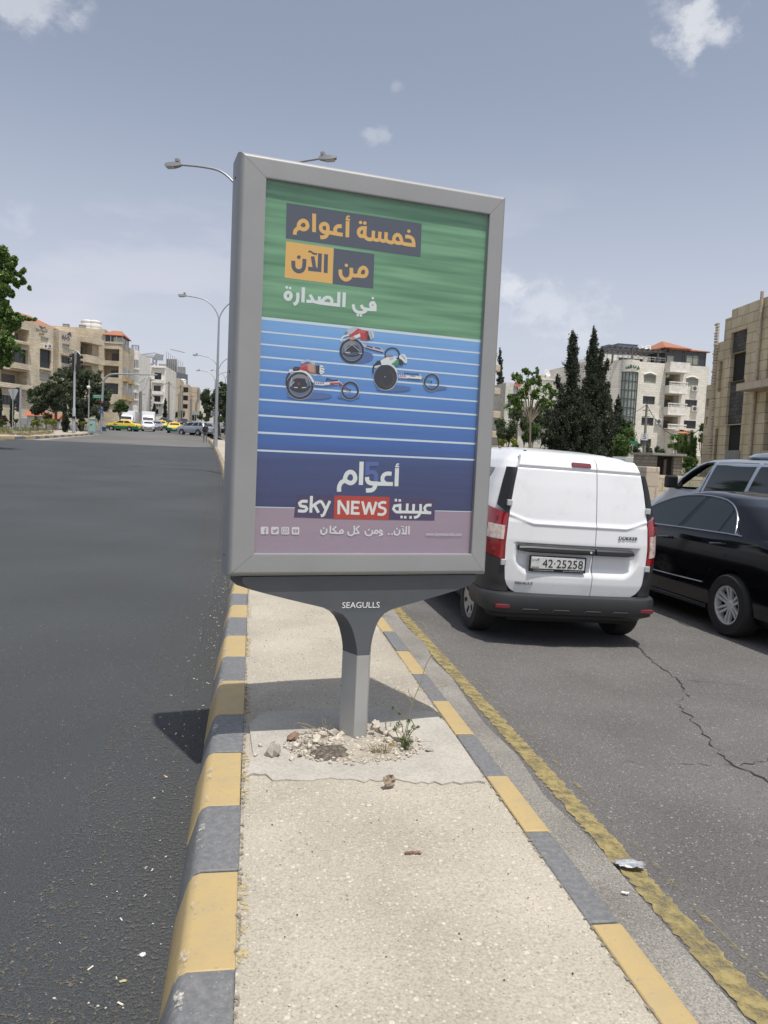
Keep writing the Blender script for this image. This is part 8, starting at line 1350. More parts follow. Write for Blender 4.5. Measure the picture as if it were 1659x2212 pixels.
# young airy tree by the villa, shrubs on the right
B = []
for x, y, r, n in ((440, 500, 60, 230), (520, 520, 50, 160), (340, 590, 70, 260), (480, 620, 80, 300), (560, 620, 50, 170), (300, 560, 40, 110), (640, 690, 60, 210), (700, 730, 50, 160), (400, 720, 90, 300), (540, 750, 90, 320), (300, 790, 60, 170), (640, 830, 80, 260), (250, 760, 30, 70), (360, 860, 60, 160)): B += blob_px(z5, x, y, r, 58, .31344, n*1.1, 5, .5)
tree('young_tree', 'airy young tree with thin trunk and light green leaves left of the cypress pair', 'tree', foot(z5, 450, 1330, 58), B, .13, 'leaf_bright', 61, r=.085, bark='bark_pale', fork=.45, nlimb=16)
for i, (cv, x, y, r, D, mat, sz, n, nm, lb) in enumerate(((z5, 290, 880, 80, 71, 'leaf_bright', .10, 800, 'shrub', 'light green tree top against the villa'), (z5, 500, 970, 90, 67, 'leaf_olive', .11, 1100, 'shrub', 'olive bush between the young tree and the cypress'), (z5, 250, 1140, 130, 64, 'leaf_olive', .12, 2800, 'shrub', 'grey green olive shrub below the villa'), (z5, 330, 960, 60, 70, 'leaf_olive', .12, 700, 'shrub', 'olive branches in front of the villa wall'), (z5, 560, 900, 70, 70, 'leaf_olive', .12, 700, 'shrub', 'olive branches close to the ragged cypress'), (z5, 400, 1050, 80, 66, 'leaf_olive', .12, 1200, 'shrub', 'grey green olive top between the villa and the young tree'), (z5, 150, 1060, 60, 67, 'leaf_olive', .12, 900, 'shrub', 'grey green olive bush against the beige house'), (z5, 600, 1010, 90, 68, 'leaf_bright', .10, 900, 'shrub', 'light green bush half behind the ragged cypress'), (z5, 660, 760, 70, 72, 'leaf_bright', .10, 420, 'shrub', 'light green branch tops left of the ragged cypress'), (z5, 480, 1130, 110, 60, 'leaf_green', .12, 1800, 'shrub', 'green shrub around the foot of the airy young tree'), (z5, 175, 1255, 36, 40, 'leaf_yellow', .07, 500, 'shrub', 'yellow green shrub tip just right of the advertising sign'), (z5, 300, 1262, 50, 41, 'leaf_yellow', .07, 600, 'shrub', 'yellow green shrubs showing over the white van roof'),
    (z2_, 845, 870, 46, 66, 'leaf_olive', .12, 900, 'shrub', 'olive bush top beside the small cypress'), (z2_, 830, 920, 72, 64, 'leaf_green', .13, 1900, 'shrub', 'green bush right of the small cypress'), (z2_, 815, 1000, 66, 50, 'leaf_green', .11, 1700, 'shrub', 'green bush behind the white skip'), (z2_, 905, 985, 36, 60, 'leaf_olive', .1, 900, 'shrub', 'small dark hedge piece left of the pole'), (z2_, 975, 1000, 34, 60, 'leaf_olive', .1, 900, 'shrub', 'small dark bush right of the pole'), (z2_, 1040, 1005, 30, 62, 'leaf_olive', .1, 700, 'shrub', 'low dark bush before the porch'),
    (z2_, 1200, 990, 48, 46, 'leaf_green', .09, 1500, 'shrub', 'tall bush beside the stone hut'), (z2_, 1200, 1080, 50, 40, 'leaf_green', .09, 1300, 'shrub', 'bush low behind the silver people carrier'), (z2_, 1285, 940, 34, 52, 'leaf_green', .1, 700, 'shrub', 'bush against the unfinished building'), (z2_, 1282, 870, 20, 52, 'leaf_green', .1, 260, 'shrub', 'top of the bush against the unfinished building wall'), (z2_, 1120, 950, 45, 52, 'leaf_bright', .08, 900, 'shrub', 'light green willow bush before the porch'))):
    kk = {z5: .31344, z2_: .5666}[cv]; B = blob_px(cv, x, y, r, D, kk, n, 7, .5, 1.1); tree(nm, lb, 'shrub', foot(cv, x, 1330 if cv is z5 else 1090, D), B, sz, mat, 70+i, r=.04, group='shrubs on the right side', fork=.3)
for i, (x, y0, y1, lb) in enumerate(((1186, 920, 1070, 'thin upright stem plant left of the tall bush'), (1222, 900, 1070, 'tallest thin upright plant above the bush by the hut'), (1240, 935, 1075, 'thin upright plant right of the tall bush'))):
    D = 45; a = foot(z2_, x, 1090, D); tp = dp(*z2_(x, y0), D); B = [(a+(tp-a)*f, (.12, .12, .2), 70) for f in np.linspace(.35, 1, 9)]; tree('stem_plant', lb, 'plant', a, B, .07, 'leaf_bright', 90+i, r=.025, group='upright plants by the hut', fork=.5)
# garden bed on the island: shrubs and ground cover
GB = 'shrubs in the garden bed'
for i, (x, y, r, D, mat, lb) in enumerate(((360, 1615, 50, 70, 'leaf_yellow', 'yellow green shrub at the left of the bright row'), (470, 1640, 50, 69, 'leaf_yellow', 'yellow green shrub second in the bright row'), (540, 1650, 45, 68, 'leaf_yellow', 'yellow green shrub in the middle of the bright row'), (650, 1630, 55, 69, 'leaf_yellow', 'yellow green shrub fourth in the bright row'), (740, 1640, 55, 69, 'leaf_yellow', 'yellow green shrub at the right of the bright row'), (220, 1605, 36, 74, 'leaf_green', 'round dark green shrub behind the road sign pole'), (80, 1580, 60, 72, 'leaf_plum', 'dark plum coloured bush in the bed at the far left'), (30, 1650, 50, 70, 'leaf_green', 'green bush at the left end of the garden bed'), (900, 1640, 22, 76, 'leaf_yellow', 'small yellow shrub left of the tall signal pole foot'), (965, 1640, 30, 76, 'leaf_yellow', 'second small yellow shrub by the tall signal pole foot'), (1085, 1648, 22, 77, 'leaf_yellow', 'small yellow shrub just right of the tall signal pole'), (1160, 1645, 28, 78, 'leaf_yellow', 'small yellow shrub between pole and green cabinet'), (1220, 1640, 22, 79, 'leaf_yellow', 'small shrub touching the green cabinet'), (520, 1600, 60, 78, 'leaf_olive', 'low dark bush behind the bright row'), (800, 1610, 40, 78, 'leaf_olive', 'low dark bush under the spreading tree trunk'))):
    B = blob_px(zl, x, y, r, D, .22905, 650, 5, .55, .8); tree('garden_shrub', lb, 'shrub', foot(zl, x, 1690, D, .05), B, .085, mat, 100+i, r=.03, group=GB, fork=.3)
r_ = np.random.default_rng(4); bl = []
for k in range(700):
    x, y = r_.uniform(-38, -18.6), r_.uniform(60.7, 80); bl.append(((x, y, Zp(y)+.16), (.35, .35, .14), 14))
tag(leaves('ground_cover', bl, .09, 'grass_mix', 5, None, .35, .2), 'low mixed grass and ground cover in the garden bed', 'ground cover', kind='stuff')
bl = []
for k in range(60): x, y = r_.uniform(-18.6, -16.9), r_.uniform(62, 72); bl.append(((x, y, Zp(y)+.05), (.3, .3, .06), 16))
tag(leaves('dry_grass', bl, .09, 'leaf_dry', 6, None, .3, .2), 'dry straw coloured grass spilling over the island paving', 'grass', kind='stuff')
bl = []
for k in range(500):
    x, y = r_.uniform(11, 40), r_.uniform(18, 60); bl.append(((x, y, Zp(y)+.2), (.5, .5, .15), 10))
tag(leaves('grass', bl, .11, 'grass_mix', 7, None, .3, .2), 'patchy grass on the plots at the right', 'grass', kind='stuff')
# ---------------------------------------------------------------- street furniture
M('galv', (.38, .40, .41), .45, .5); M('lamp_body', (.30, .31, .31), .5, .2); M('lamp_glass', (.5, .52, .5), .2); M('signal_black', (.018, .018, .018), .5); M('sign_back', (.42, .44, .45), .5, .4); M('sign_street', (.02, .22, .13), .5); M('sign_blue', (.02, .07, .30), .45); M('cabinet', (.28, .42, .38), .55); M('pole_wood', (.21, .195, .175), .85); M('wire', (.02, .02, .02), .6); M('fence_tile', (.40, .13, .065), .8, bump=(6, .4, .05))
M('light_red', (.6, .02, .02), .4, emit=((1, .05, .03), 1.2)); M('light_green', (.02, .5, .3), .4, emit=((.05, 1, .55), 1.2)); M('bin_blue', (.03, .05, .16), .5); M('skip_white', (.55, .56, .55), .6); M('bag_blue', (.03, .06, .25), .4)
def lamp(u, wh, D, half, label, zoff=0., rot=0.):
    """double armed street lamp: u = pole axis, wh = height of the heads in the photo, half = arm length in metres"""
    P = dp(u, wh, D); zb = Zp(P[1])+zoff; H = P[2]-zb; t = thing('street_lamp', label, 'street lamp', (P[0], P[1], zb), math.atan2(_rh[1], _rh[0])+R(rot), 'double armed street lamps on the median')
    zf = H-half*.55
    mb = MB(); mb.tube([(0, 0, -.3), (0, 0, H*.35), (0, 0, zf)], [.125, .10, .065], 10); mb.build('pole', 'galv', t, smooth=60)
    mb = MB(); mb.tube([(0, 0, 0), (0, 0, .9)], [.16, .15], 10); mb.build('base_sleeve', 'galv', t, smooth=60)
    for sg in (-1, 1):
        pts = [(0, 0, zf-.1), (sg*.04*half, 0, zf+.10*half), (sg*.15*half, 0, zf+.28*half), (sg*.33*half, 0, zf+.43*half), (sg*.55*half, 0, zf+.49*half), (sg*.86*half, 0, zf+.53*half)]
        mb = MB(); mb.tube([tuple(p) for p in smoothpath(pts, n=4)], .042, 8); a_ = mb.build('arm', 'galv', t, smooth=60)
        x0, x1 = sg*.84*half, sg*(half+.12); z = zf+.53*half; mb = MB(); q = (x1-x0)
        mb.grid([[(x0, y, z-.05+h) for y, h in ((-.08, 0), (.08, 0), (.07, .1), (-.07, .1))], [(x0+q*.35, y, z-.09+h) for y, h in ((-.13, 0), (.13, 0), (.11, .17), (-.11, .17))], [(x0+q*.8, y, z-.08+h) for y, h in ((-.13, 0), (.13, 0), (.10, .15), (-.10, .15))], [(x1, y, z-.03+h) for y, h in ((-.09, 0), (.09, 0), (.07, .08), (-.07, .08))]], True, None, True, True)
        hd = mb.build('lamp_head', 'lamp_body', t, smooth=30); mb = MB(); mb.box(min(x0+q*.4, x0+q*.9), max(x0+q*.4, x0+q*.9), -.11, .11, z-.12, z-.085); mb.build('lamp_glass', 'lamp_glass', hd, bevel=.02)
        mb = MB(); mb.box(min(x0+q*.1, x0+q*.32), max(x0+q*.1, x0+q*.32), -.1, .1, z+.08, z+.22); mb.build('ballast_box', 'lamp_body', hd, bevel=.02)
    return t
lamp(537, 345, 28.7, 3.30, 'nearest double armed street lamp, its two heads showing over the top of the sign', rot=-13)
lamp(474.5, 640, 55, 2.85, 'tall double armed street lamp just left of the sign, whole pole in view')
lamp(472.7, 768, 89, 2.9, 'third double armed street lamp down the median'); lamp(465.7, 801, 121, 2.9, 'fourth double armed street lamp down the median'); lamp(487.5, 801, 152, 2.9, 'farthest double armed street lamp down the median')
def pole_at(cv, x, yb, D, dz=0): p = dp(*cv(x, yb), D); p[2] = Zp(p[1])+dz; return p
def kpx(cv): return {zl: .22905, fM: .26522, z2_: .5666, z5: .31344}[cv]/1.507/FPX
def head(par, x, y, z, hh, rz, lit=None, nm='signal_head'):
    mb = MB(); w = hh*.36; mb.box(-w/2, w/2, -.10, .10, 0, hh); o = mb.build(nm, 'signal_black', par, bevel=.02); o.location = (x, y, z); o.rotation_euler = (0, 0, rz)
    for k in range(3):
        zc = hh*(.17+.33*k); mb = MB(); mt = {('r', 2): 'light_red', ('g', 0): 'light_green'}.get((lit, k), 'trim_black'); mb.lathe([(w*.36, -.105), (w*.30, -.115), (0, -.118)], 12, (0, 0, zc), 'y'); mb.build('lens', mt, o)
        mb = MB(); mb.grid([[(w*.40*math.cos(a), yy, zc+w*.40*math.sin(a)) for a in np.linspace(R(-20), R(200), 9)] for yy in (-.10, -.34)]); v_ = mb.build('visor', 'signal_black', o); sd = v_.modifiers.new('thick', 'SOLIDIFY'); sd.thickness = .015
    return o
camrz = math.atan2(_rh[1], _rh[0])
# tall signal pole on the island
D = 72; k = kpx(zl)*D; B0 = pole_at(zl, 1050, 1655, D, .05); Hs = dp(*zl(1097, 640), D)[2]-B0[2]
t = thing('traffic_signal', 'tall galvanised signal pole with side facing lights at the top of the island', 'traffic light', tuple(B0), camrz)
mb = MB(); mb.tube([(0, 0, -.2), (0, 0, Hs*.3), (0, 0, Hs*.31), (0, 0, Hs-.1), (.05, 0, Hs), (.25, 0, Hs+.02), (.55, 0, Hs-.35)], [.15, .15, .105, .095, .09, .06, .05], 10); mb.build('pole', 'galv', t, smooth=40)
h_ = head(t, -.14, 0, Hs-1.75, 1.55, R(-75)); mb = MB(); mb.box(.14, .40, -.04, .04, Hs-1.75, Hs-.1); mb.build('backing_board', 'signal_black', t, bevel=.02)
head(t, .34, .0, Hs-1.7, 1.4, R(90))
mb = MB(); mb.box(-.16, .16, -.2, -.1, Hs*.17, Hs*.20); mb.build('push_button', 'signal_black', t)
# lower signal at the left
B0 = pole_at(zl, 285, 1610, 69, .1); Hs = dp(*zl(305, 1130), 69)[2]-B0[2]; t = thing('traffic_signal', 'short signal pole with a grey control box behind the road sign on the left', 'traffic light', tuple(B0), camrz)
mb = MB(); mb.tube([(0, 0, -.2), (0, 0, Hs)], .11, 10); mb.build('pole', 'galv', t, smooth=60); head(t, -.2, 0, Hs-1.55, 1.45, R(-80)); head(t, -.2, 0, Hs*.42, .9, R(-80)); mb = MB(); mb.box(.13, .68, -.15, .15, Hs*.12, Hs*.28); mb.build('control_box', 'lamp_body', t, bevel=.02)
# back of a yield sign
B0 = pole_at(zl, 178, 1785, 60.3, -.02); Hs = dp(*zl(172, 1160), 60.3)[2]-B0[2]; k = kpx(zl)*60.3; t = thing('road_sign', 'grey back of a downward pointing triangular road sign on a thin pole', 'road sign', tuple(B0), camrz)
mb = MB(); mb.tube([(0, 0, -.2), (0, 0, Hs-.05)], .035, 8); mb.build('pole', 'galv', t, smooth=60)
tri = []; zt = Hs
for cx_, cz_, a0 in ((-46*k, zt-26*k, 60), (0*k, zt-132*k, 210), (46*k, zt-26*k, -30)):
    for a in range(0, 121, 30): tri.append((cx_+24*k*math.cos(R(a0+a)), cz_+24*k*math.sin(R(a0+a))))
mb = MB(); mb.prism(tri, lambda p: (p[0], .04, p[1]), lambda p: (p[0], .06, p[1])); mb.build('sign_plate', 'sign_back', t)
# camera pole and cabinet
B0 = pole_at(zl, 1258, 1680, 74, 0); Hs = dp(*zl(1280, 1035), 74)[2]-B0[2]; t = thing('camera_pole', 'slim galvanised pole carrying a small white camera', 'pole', tuple(B0), camrz); mb = MB(); mb.tube([(0, 0, -.2), (0, 0, Hs)], [.075, .05], 8); mb.build('pole', 'galv', t, smooth=60)
mb = MB(); mb.lathe([(.05, -.16), (.16, -.06), (.17, .08), (.1, .16), (0, .18)], 12, (-.02, -.1, Hs-.75)); mb.build('camera', 'tank_white', t, smooth=60)
B0 = pole_at(zl, 1316, 1688, 76, 0); k = kpx(zl)*76; t = thing('electric_cabinet', 'pale green electric cabinet beside the camera pole', 'cabinet', tuple(B0), camrz+.1); w, h = 95*k, 188*k
mb = MB(); mb.box(-w/2, w/2, -.25, .25, 0, h); b_ = mb.build('body', 'cabinet', t, bevel=.02); mb = MB(); mb.box(-w/2+.05, w/2-.05, -.27, -.252, .1, h-.25); d_ = mb.build('door', 'cabinet', t, bevel=.01); mb = MB(); mb.box(-.16, .04, -.285, -.272, h*.55, h*.62); mb.build('notice', 'trim_black', d_); mb = MB(); mb.box(-w/2-.04, w/2+.04, -.29, .29, h, h+.06); mb.build('lid', 'cabinet', t, bevel=.01)
# cantilever mast with street sign, red light and blue sign
D = 84; k = kpx(fM)*D; B0 = pole_at(fM, 115, 1235, D, 0); C_ = lambda x, y: (lambda p: ((p-B0)@_rh, 0., p[2]-B0[2]))(dp(*fM(x, y), D))
t = thing('traffic_signal', 'curved overhanging mast with a green street sign and a red signal light', 'traffic light', tuple(B0), camrz)
pts = [(0, 0, -.2), C_(125, 1000), C_(150, 720), C_(168, 670), C_(195, 630), C_(235, 605), C_(300, 598), C_(500, 603), C_(815, 610)]
mb = MB(); mb.tube([tuple(p) for p in smoothpath(pts, n=3)], [.13]*7+[.12]*5+[.10]*13, 10) if False else mb.tube([tuple(p) for p in pts], [.14, .13, .11, .11, .105, .10, .10, .085, .06], 10); mb.build('mast', 'galv', t, smooth=60)
a = C_(25, 848); b = C_(130, 895); mb = MB(); mb.box(a[0], b[0], -.06, -.02, b[2], a[2]); sg_ = mb.build('street_sign', 'sign_street', t); 
for r_i, z_ in enumerate((.72, .30)):
    runs = [[(a[0]+(b[0]-a[0])*(f+.0), b[2]+(a[2]-b[2])*(z_+.08*((j*7)%3-1))), (a[0]+(b[0]-a[0])*(f+.07), b[2]+(a[2]-b[2])*z_)] for j, f in enumerate(np.arange(.08, .9, .1))]; mb = MB()
    for j, r in enumerate(runs): ribbon(mb, r, .05, lambda q, j=j: (q[0], -.062-.0005*j, q[1]))
    mb.build('sign_lettering', 'white_frame', sg_, weld=False)
q = C_(132, 995); head(t, q[0]+.05, -.16, q[2], 62*k, 0, 'r')
q = C_(162, 995); head(t, q[0], .0, q[2], 62*k, R(90))
def bluesign(par, q, w):
    mb = MB(); mb.box(q[0]-w/2, q[0]+w/2, -.20, -.17, q[2]-w/2, q[2]+w/2); s_ = mb.build('blue_sign', 'sign_blue', par); mb = MB(); f = lambda p, j: (q[0]+p[0]*w, -.203-.001*j, q[2]+p[1]*w)
    ribbon(mb, [(-.02, .28), (-.02, .02), (.14, .02), (.22, -.2)], .07, lambda p: f(p, 0)); ribbon(mb, [(-.08, .1), (-.2, -.08), (-.14, -.26), (.02, -.3), (.12, -.16)], .06, lambda p: f(p, 1)); ribbon(mb, [(-.06, .34), (.02, .34)], .09, lambda p: f(p, 2)); mb.build('sign_symbol', 'white_frame', s_, weld=False)
bluesign(t, C_(127, 1047), 46*k)
B0 = pole_at(fM, 148, 1208, 83, 0); t = thing('litter_bin', 'dark blue litter bin at the foot of the curved mast', 'bin', tuple(B0), camrz); mb = MB(); w = 34*k; mb.box(-w/2, w/2, -.25, .25, .08, 50*k); mb.build('body', 'bin_blue', t, bevel=.04); mb = MB(); mb.box(-w/2-.03, w/2+.03, -.28, .28, 50*k, 56*k); mb.build('lid', 'bin_blue', t, bevel=.03)
# signal beside the second lamp
D = 60; k = kpx(fM)*D; B0 = pole_at(fM, 1532, 1350, D, .0); C_ = lambda x, y: (lambda p: ((p-B0)@_rh, 0., p[2]-B0[2]))(dp(*fM(x, y), D)); t = thing('traffic_signal', 'signal post on the median showing green beside the tall street lamp', 'traffic light', tuple(B0), camrz)
q = C_(1540, 850); mb = MB(); mb.tube([(0, 0, -.2), (q[0], 0, q[2])], .07, 8); mb.build('pole', 'galv', t, smooth=60); q = C_(1538, 1012); head(t, q[0], -.16, q[2], 135*k, 0, 'g')
q = C_(1512, 1115); mb = MB(); mb.box(q[0]-.32, q[0]+.25, -.12, .1, q[2], q[2]+62*k); mb.build('control_box', 'lamp_body', t, bevel=.02); bluesign(t, C_(1550, 1195), 36*k); q = C_(1522, 1198); head(t, q[0], -.16, q[2], 70*k, R(40))
# tiled boundary wall behind the island trees
D = 96; P = dp(*zl(385, 1600), D); P[2] = Zp(P[1]); k = kpx(zl)*D; t = thing('boundary_wall', 'low white boundary wall with an orange tiled top behind the island trees', 'wall', tuple(P), camrz); z0 = dp(*zl(600, 1550), D)[2]-P[2]; z1 = dp(*zl(600, 1490), D)[2]-P[2]
mb = MB(); mb.box(0, 470*k, 0, .4, -.6, z0); mb.build('wall', 'stucco_white', t); mb = MB(); mb.prism([(-.6, z0), (1.0, z0), (1.0, z1), (.6, z1+.1)], lambda p: (-.2, p[0], p[1]), lambda p: (270*k, p[0], p[1]-.0)); mb.build('tiled_top', 'fence_tile', t); mb = MB(); mb.prism([(-.6, z0-.25), (1.0, z0-.25), (1.0, z1-.3), (.6, z1-.2)], lambda p: (275*k, p[0], p[1]), lambda p: (475*k, p[0], p[1])); mb.build('tiled_top', 'fence_tile', t)
# utility poles and cables on the left
UP = []
for x, y0, y1, D, r, lb in ((668, 610, 1090, 170, .13, 'leftmost slim pole of the dense pole cluster'), (684, 640, 1090, 171, .13, 'second slim pole of the dense pole cluster'), (700, 630, 1090, 172, .13, 'third slim pole of the dense pole cluster'), (714, 640, 1090, 173, .13, 'rightmost slim pole of the dense pole cluster'), (592, 810, 1140, 150, .34, 'thick wooden pole in front of the white annexe'), (940, 690, 1125, 190, .22, 'pole with a cross arm at the right corner of the white apartment house'), (1062, 832, 1140, 205, .24, 'thick short pole before the beige block'), (1085, 735, 1140, 210, .15, 'slim pole right of the thick short pole'), (1108, 800, 1140, 212, .15, 'slim pole before the stacked dark balconies'), (1206, 900, 1140, 225, .18, 'short pole left of the far road sign'), (1221, 850, 1100, 235, .15, 'slim pole behind the far road sign')):
    b0 = pole_at(fM, x, y1, D); tp = dp(*fM(x+4, y0), D); mb = MB(); mb.tube([(0, 0, -.3), tuple(tp-b0)], [r*1.15, r*.8], 8)
    t = thing('utility_pole', lb, 'pole', tuple(b0), 0, 'utility poles down the street'); mb.build('pole', 'pole_wood', t, smooth=60); UP.append(tp)
    mb = MB(); q = tp-b0; mb.tube([tuple(q+np.array([-.9, 0, -.5])), tuple(q+np.array([.9, 0, -.5]))], .07, 5); mb.build('cross_arm', 'pole_wood', t)
def cable(a, b, sag, label, r=.03, grp='overhead cables'):
    a = np.array(a); b = np.array(b); mb = MB(); mb.tube([tuple(a+(b-a)*f+np.array([0, 0, -sag*4*f*(1-f)])) for f in np.linspace(0, 1, 9)], r, 4); return tag(mb.build('overhead_cable', 'wire'), label, 'cable', grp)
cable(UP[1], UP[5], 1.2, 'overhead cable sagging from the pole cluster to the cross arm pole'); cable(UP[4], UP[1], .8, 'overhead cable from the thick wooden pole to the pole cluster'); cable(UP[5], UP[7], 1.2, 'overhead cable between the cross arm pole and the slim pole by the beige block'); cable(UP[0], dp(*fM(470, 700), 150), 1., 'overhead cable from the pole cluster to the rounded tower building', .03)
cable(UP[7], dp(*fM(1640, 700), 140), 2., 'long overhead cable crossing to the median trees', .03)
# far direction board
B0 = pole_at(fM, 1268, 1140, 200); a = dp(*fM(1230, 1092), 200); b = dp(*fM(1312, 1048), 200); t = thing('direction_sign', 'grey blue direction board far down the street', 'road sign', tuple(B0), camrz); mb = MB(); x0, x1 = (a-B0)@_rh, (b-B0)@_rh; mb.box(x0, x1, -.05, .05, a[2]-B0[2], b[2]-B0[2]); mb.build('board', 'sign_back', t)
for x in (x0+.6, x1-.6): mb = MB(); mb.tube([(x, .1, -.3), (x, .1, b[2]-B0[2])], .08, 6); mb.build('post', 'galv', t)
# right side: wooden pole with cables, house number, street sign, skip
D = 58; k = kpx(z2_)*D; B0 = pole_at(z2_, 948, 1030, D); tp = dp(*z2_(963, 735), D); t = thing('utility_pole', 'slim utility pole with blue number plate in front of the white apartment building', 'pole', tuple(B0)); mb = MB(); mb.tube([(0, 0, -.4), tuple(tp-B0)], [.13, .08], 8); mb.build('pole', 'pole_wood', t, smooth=60)
for dz in (.45, .9, 1.5): mb = MB(); q = tp-B0; mb.tube([tuple(q+_rh*-.28+np.array([0, 0, -dz])), tuple(q+_rh*.28+np.array([0, 0, -dz]))], .035, 5); mb.build('insulator_arm', 'pole_wood', t)
q = dp(*z2_(946, 922), D)-B0; mb = MB(); mb.obox(q, _rh, _fh, .26, .02, q[2]-.25, q[2]+.25); pn = mb.build('number_plate', 'white_frame', t); pn.location = tuple(-_fh*.16)
text('5', .5, 'sign_blue', pn, 'plate_number', frame_mtx(q-_fh*.025, _rh, (0, 0, 1)), .002)
cable(tp, dp(*z2_(700, 770), 56), .6, 'cable running left from the slim pole behind the cypresses', .018, 'cables of the slim pole'); cable(tp, dp(*z2_(1290, 862), 50), 1.4, 'cable sagging right from the slim pole to the unfinished building', .022, 'cables of the slim pole')
B0 = pole_at(z2_, 878, 1030, 52); t = thing('street_sign', 'dark green street name sign on a thin pole before the white apartment building', 'street sign', tuple(B0), camrz); zt = dp(*z2_(878, 945), 52)[2]-B0[2]; k = kpx(z2_)*52; mb = MB(); mb.tube([(0, 0, -.2), (0, 0, zt)], .03, 6); mb.build('pole', 'galv', t); mb = MB(); mb.box(-26*k, 26*k, -.04, -.015, zt-20*k, zt); mb.build('sign_plate', 'sign_street', t)
D = 30; k = kpx(z2_)*D; B0 = dp(*z2_(848, 1085), D); t = thing('rubbish_skip', 'white rubbish skip with bags on top behind the van', 'skip', tuple(B0), camrz+.15); mb = MB(); w = 56*k
mb.grid([[(-w*.85, -.5, -.7), (w*.85, -.5, -.7), (w*.85, .5, -.7), (-w*.85, .5, -.7)], [(-w, -.6, 40*k), (w, -.6, 40*k), (w, .6, 40*k), (-w, .6, 40*k)]], True, None, True, True); mb.build('body', 'skip_white', t, bevel=.03)
for x, w2 in ((-.5, .42), (.45, .45)): mb = MB(); mb.box(w*(x-w2), w*(x+w2), -.6, .6, 40*k+.002, 47*k); mb.build('lid', 'skip_white', t, bevel=.02)
rng = random.Random(2)
for x, y, r, mt, lb in ((918, 1045, 20, 'bag_blue', 'blue rubbish bag heaped beside the white skip'), (905, 1072, 18, 'skip_white', 'pale rubbish bag below the blue bag by the skip'), (928, 1075, 14, 'skip_white', 'small pale rubbish bag right of the skip')):
    p = dp(*z2_(x, y), D-.3); mb = MB(); mb.blob((0, 0, 0), (r*k, r*k, r*k*.9), rng, .16, 10, 7); o = mb.build('rubbish_bag', mt, smooth=50); o.location = tuple(p); tag(o, lb, 'bag')
# ---------------------------------------------------------------- rubble and litter by the sign
M('limestone', (.56, .51, .43), .85, var=(14, (.42, .37, .30), .4, .7), bump=(50, .5, .006)); M('limestone_grey', (.34, .31, .265), .9, var=(18, (.46, .42, .36), .45, .7), bump=(50, .5, .006)); M('stone_brown', (.20, .12, .08), .85, var=(18, (.30, .21, .15), .4, .7), bump=(60, .4, .004)); M('rubble_dirt', (.36, .325, .265), .95, var=(16, (.20, .175, .14), .48, .66), var2=(60, (.5, .46, .39), .6, .75), bump=(80, .6, .008)); M('dark_soil', (.075, .062, .050), .95, var=(45, (.20, .17, .135), .45, .65), bump=(90, .8, .008))
M('paper_brown', (.23, .18, .125), .8, var=(30, (.32, .26, .19), .4, .7)); M('foil', (.60, .61, .63), .35, .35, var=(25, (.35, .36, .38), .4, .6), bump=(45, 1., .01)); M('butt_tan', (.55, .30, .10), .7); M('butt_white', (.7, .7, .68), .7); M('stem_green', (.12, .15, .05), .7); M('stem_dry', (.28, .24, .15), .8); M('leaf_fallen', (.42, .38, .20), .7); M('petal_yellow', (.55, .40, .05), .7)
leafmat('weed_leaf', (.09, .12, .05), (.17, .20, .09), (.32, .30, .16))
def q7(x, y, z=.0): d = ray((700+x*.5425)/1.507, (1840+y*.5425)/1.507); return CAM+d*(z-EYE)/d[2]
mb = MB(); c = q7(850, 1075, .0125); rows = []; rng = random.Random(14)
ang = np.linspace(0, 2*math.pi, 40, endpoint=False); jit = [rng.uniform(.82, 1.12) for _ in ang]
for f, z in ((1.0, .0135), (.85, .017), (.6, .026), (.3, .034)): rows.append([(c[0]-.01+.315*f*math.cos(a)*j, c[1]+.225*f*math.sin(a)*j, z+rng.uniform(-.005, .005)*(f < 1)) for a, j in zip(ang, jit)])
mb.grid(rows, True); mb.face(rows[-1]); tag(mb.build('rubble_bed', 'rubble_dirt', smooth=80), 'bed of dusty rubble dirt around the foot of the sign post', 'dirt', kind='stuff')
mb = MB(); c = q7(690, 1125, .02); mb.blob((c[0], c[1], .012), (.10, .085, .034), random.Random(3), .16, 18, 8); o = mb.build('soil_heap', 'dark_soil', smooth=60); tag(o, 'small heap of dark soil before the sign post', 'soil')
def rock(x, y, s, mat, lb, nm='rubble_stone', grp='stones of the rubble at the post', asp=(1, .8, .7), seed=None, z0=None):
    rg = random.Random(seed if seed is not None else int(x*7+y)); z = .022 if z0 is None else z0; p = q7(x, y, z); w = s*1.12*.5425/1.507/FPX*float((p-CAM)@_f); mb = MB(); mb.blob((0, 0, 0), (w*asp[0], w*asp[1], w*asp[2]), rg, .30, 7, 5)
    o = mb.build(nm, mat, smooth=28, bevel=.0); o.location = (p[0], p[1], z+w*asp[2]*.62); o.rotation_euler = (rg.uniform(-.5, .5), rg.uniform(-.5, .5), rg.uniform(0, 6)); return tag(o, lb, 'stone', grp)
LS = 'pale broken stone lump in the rubble around the sign post'
rock(602, 1062, 34, 'limestone', 'large pale limestone lump left of the sign post', seed=1); rock(716, 1022, 32, 'limestone_grey', 'grey brown stone touching the left side of the sign post', seed=2); rock(962, 1000, 36, 'limestone', 'pointed pale stone just right of the sign post', asp=(.8, .8, 1.1), seed=3); rock(1078, 1040, 46, 'limestone', 'biggest pale stone, behind the weed right of the post', asp=(1, .8, .95), seed=4)
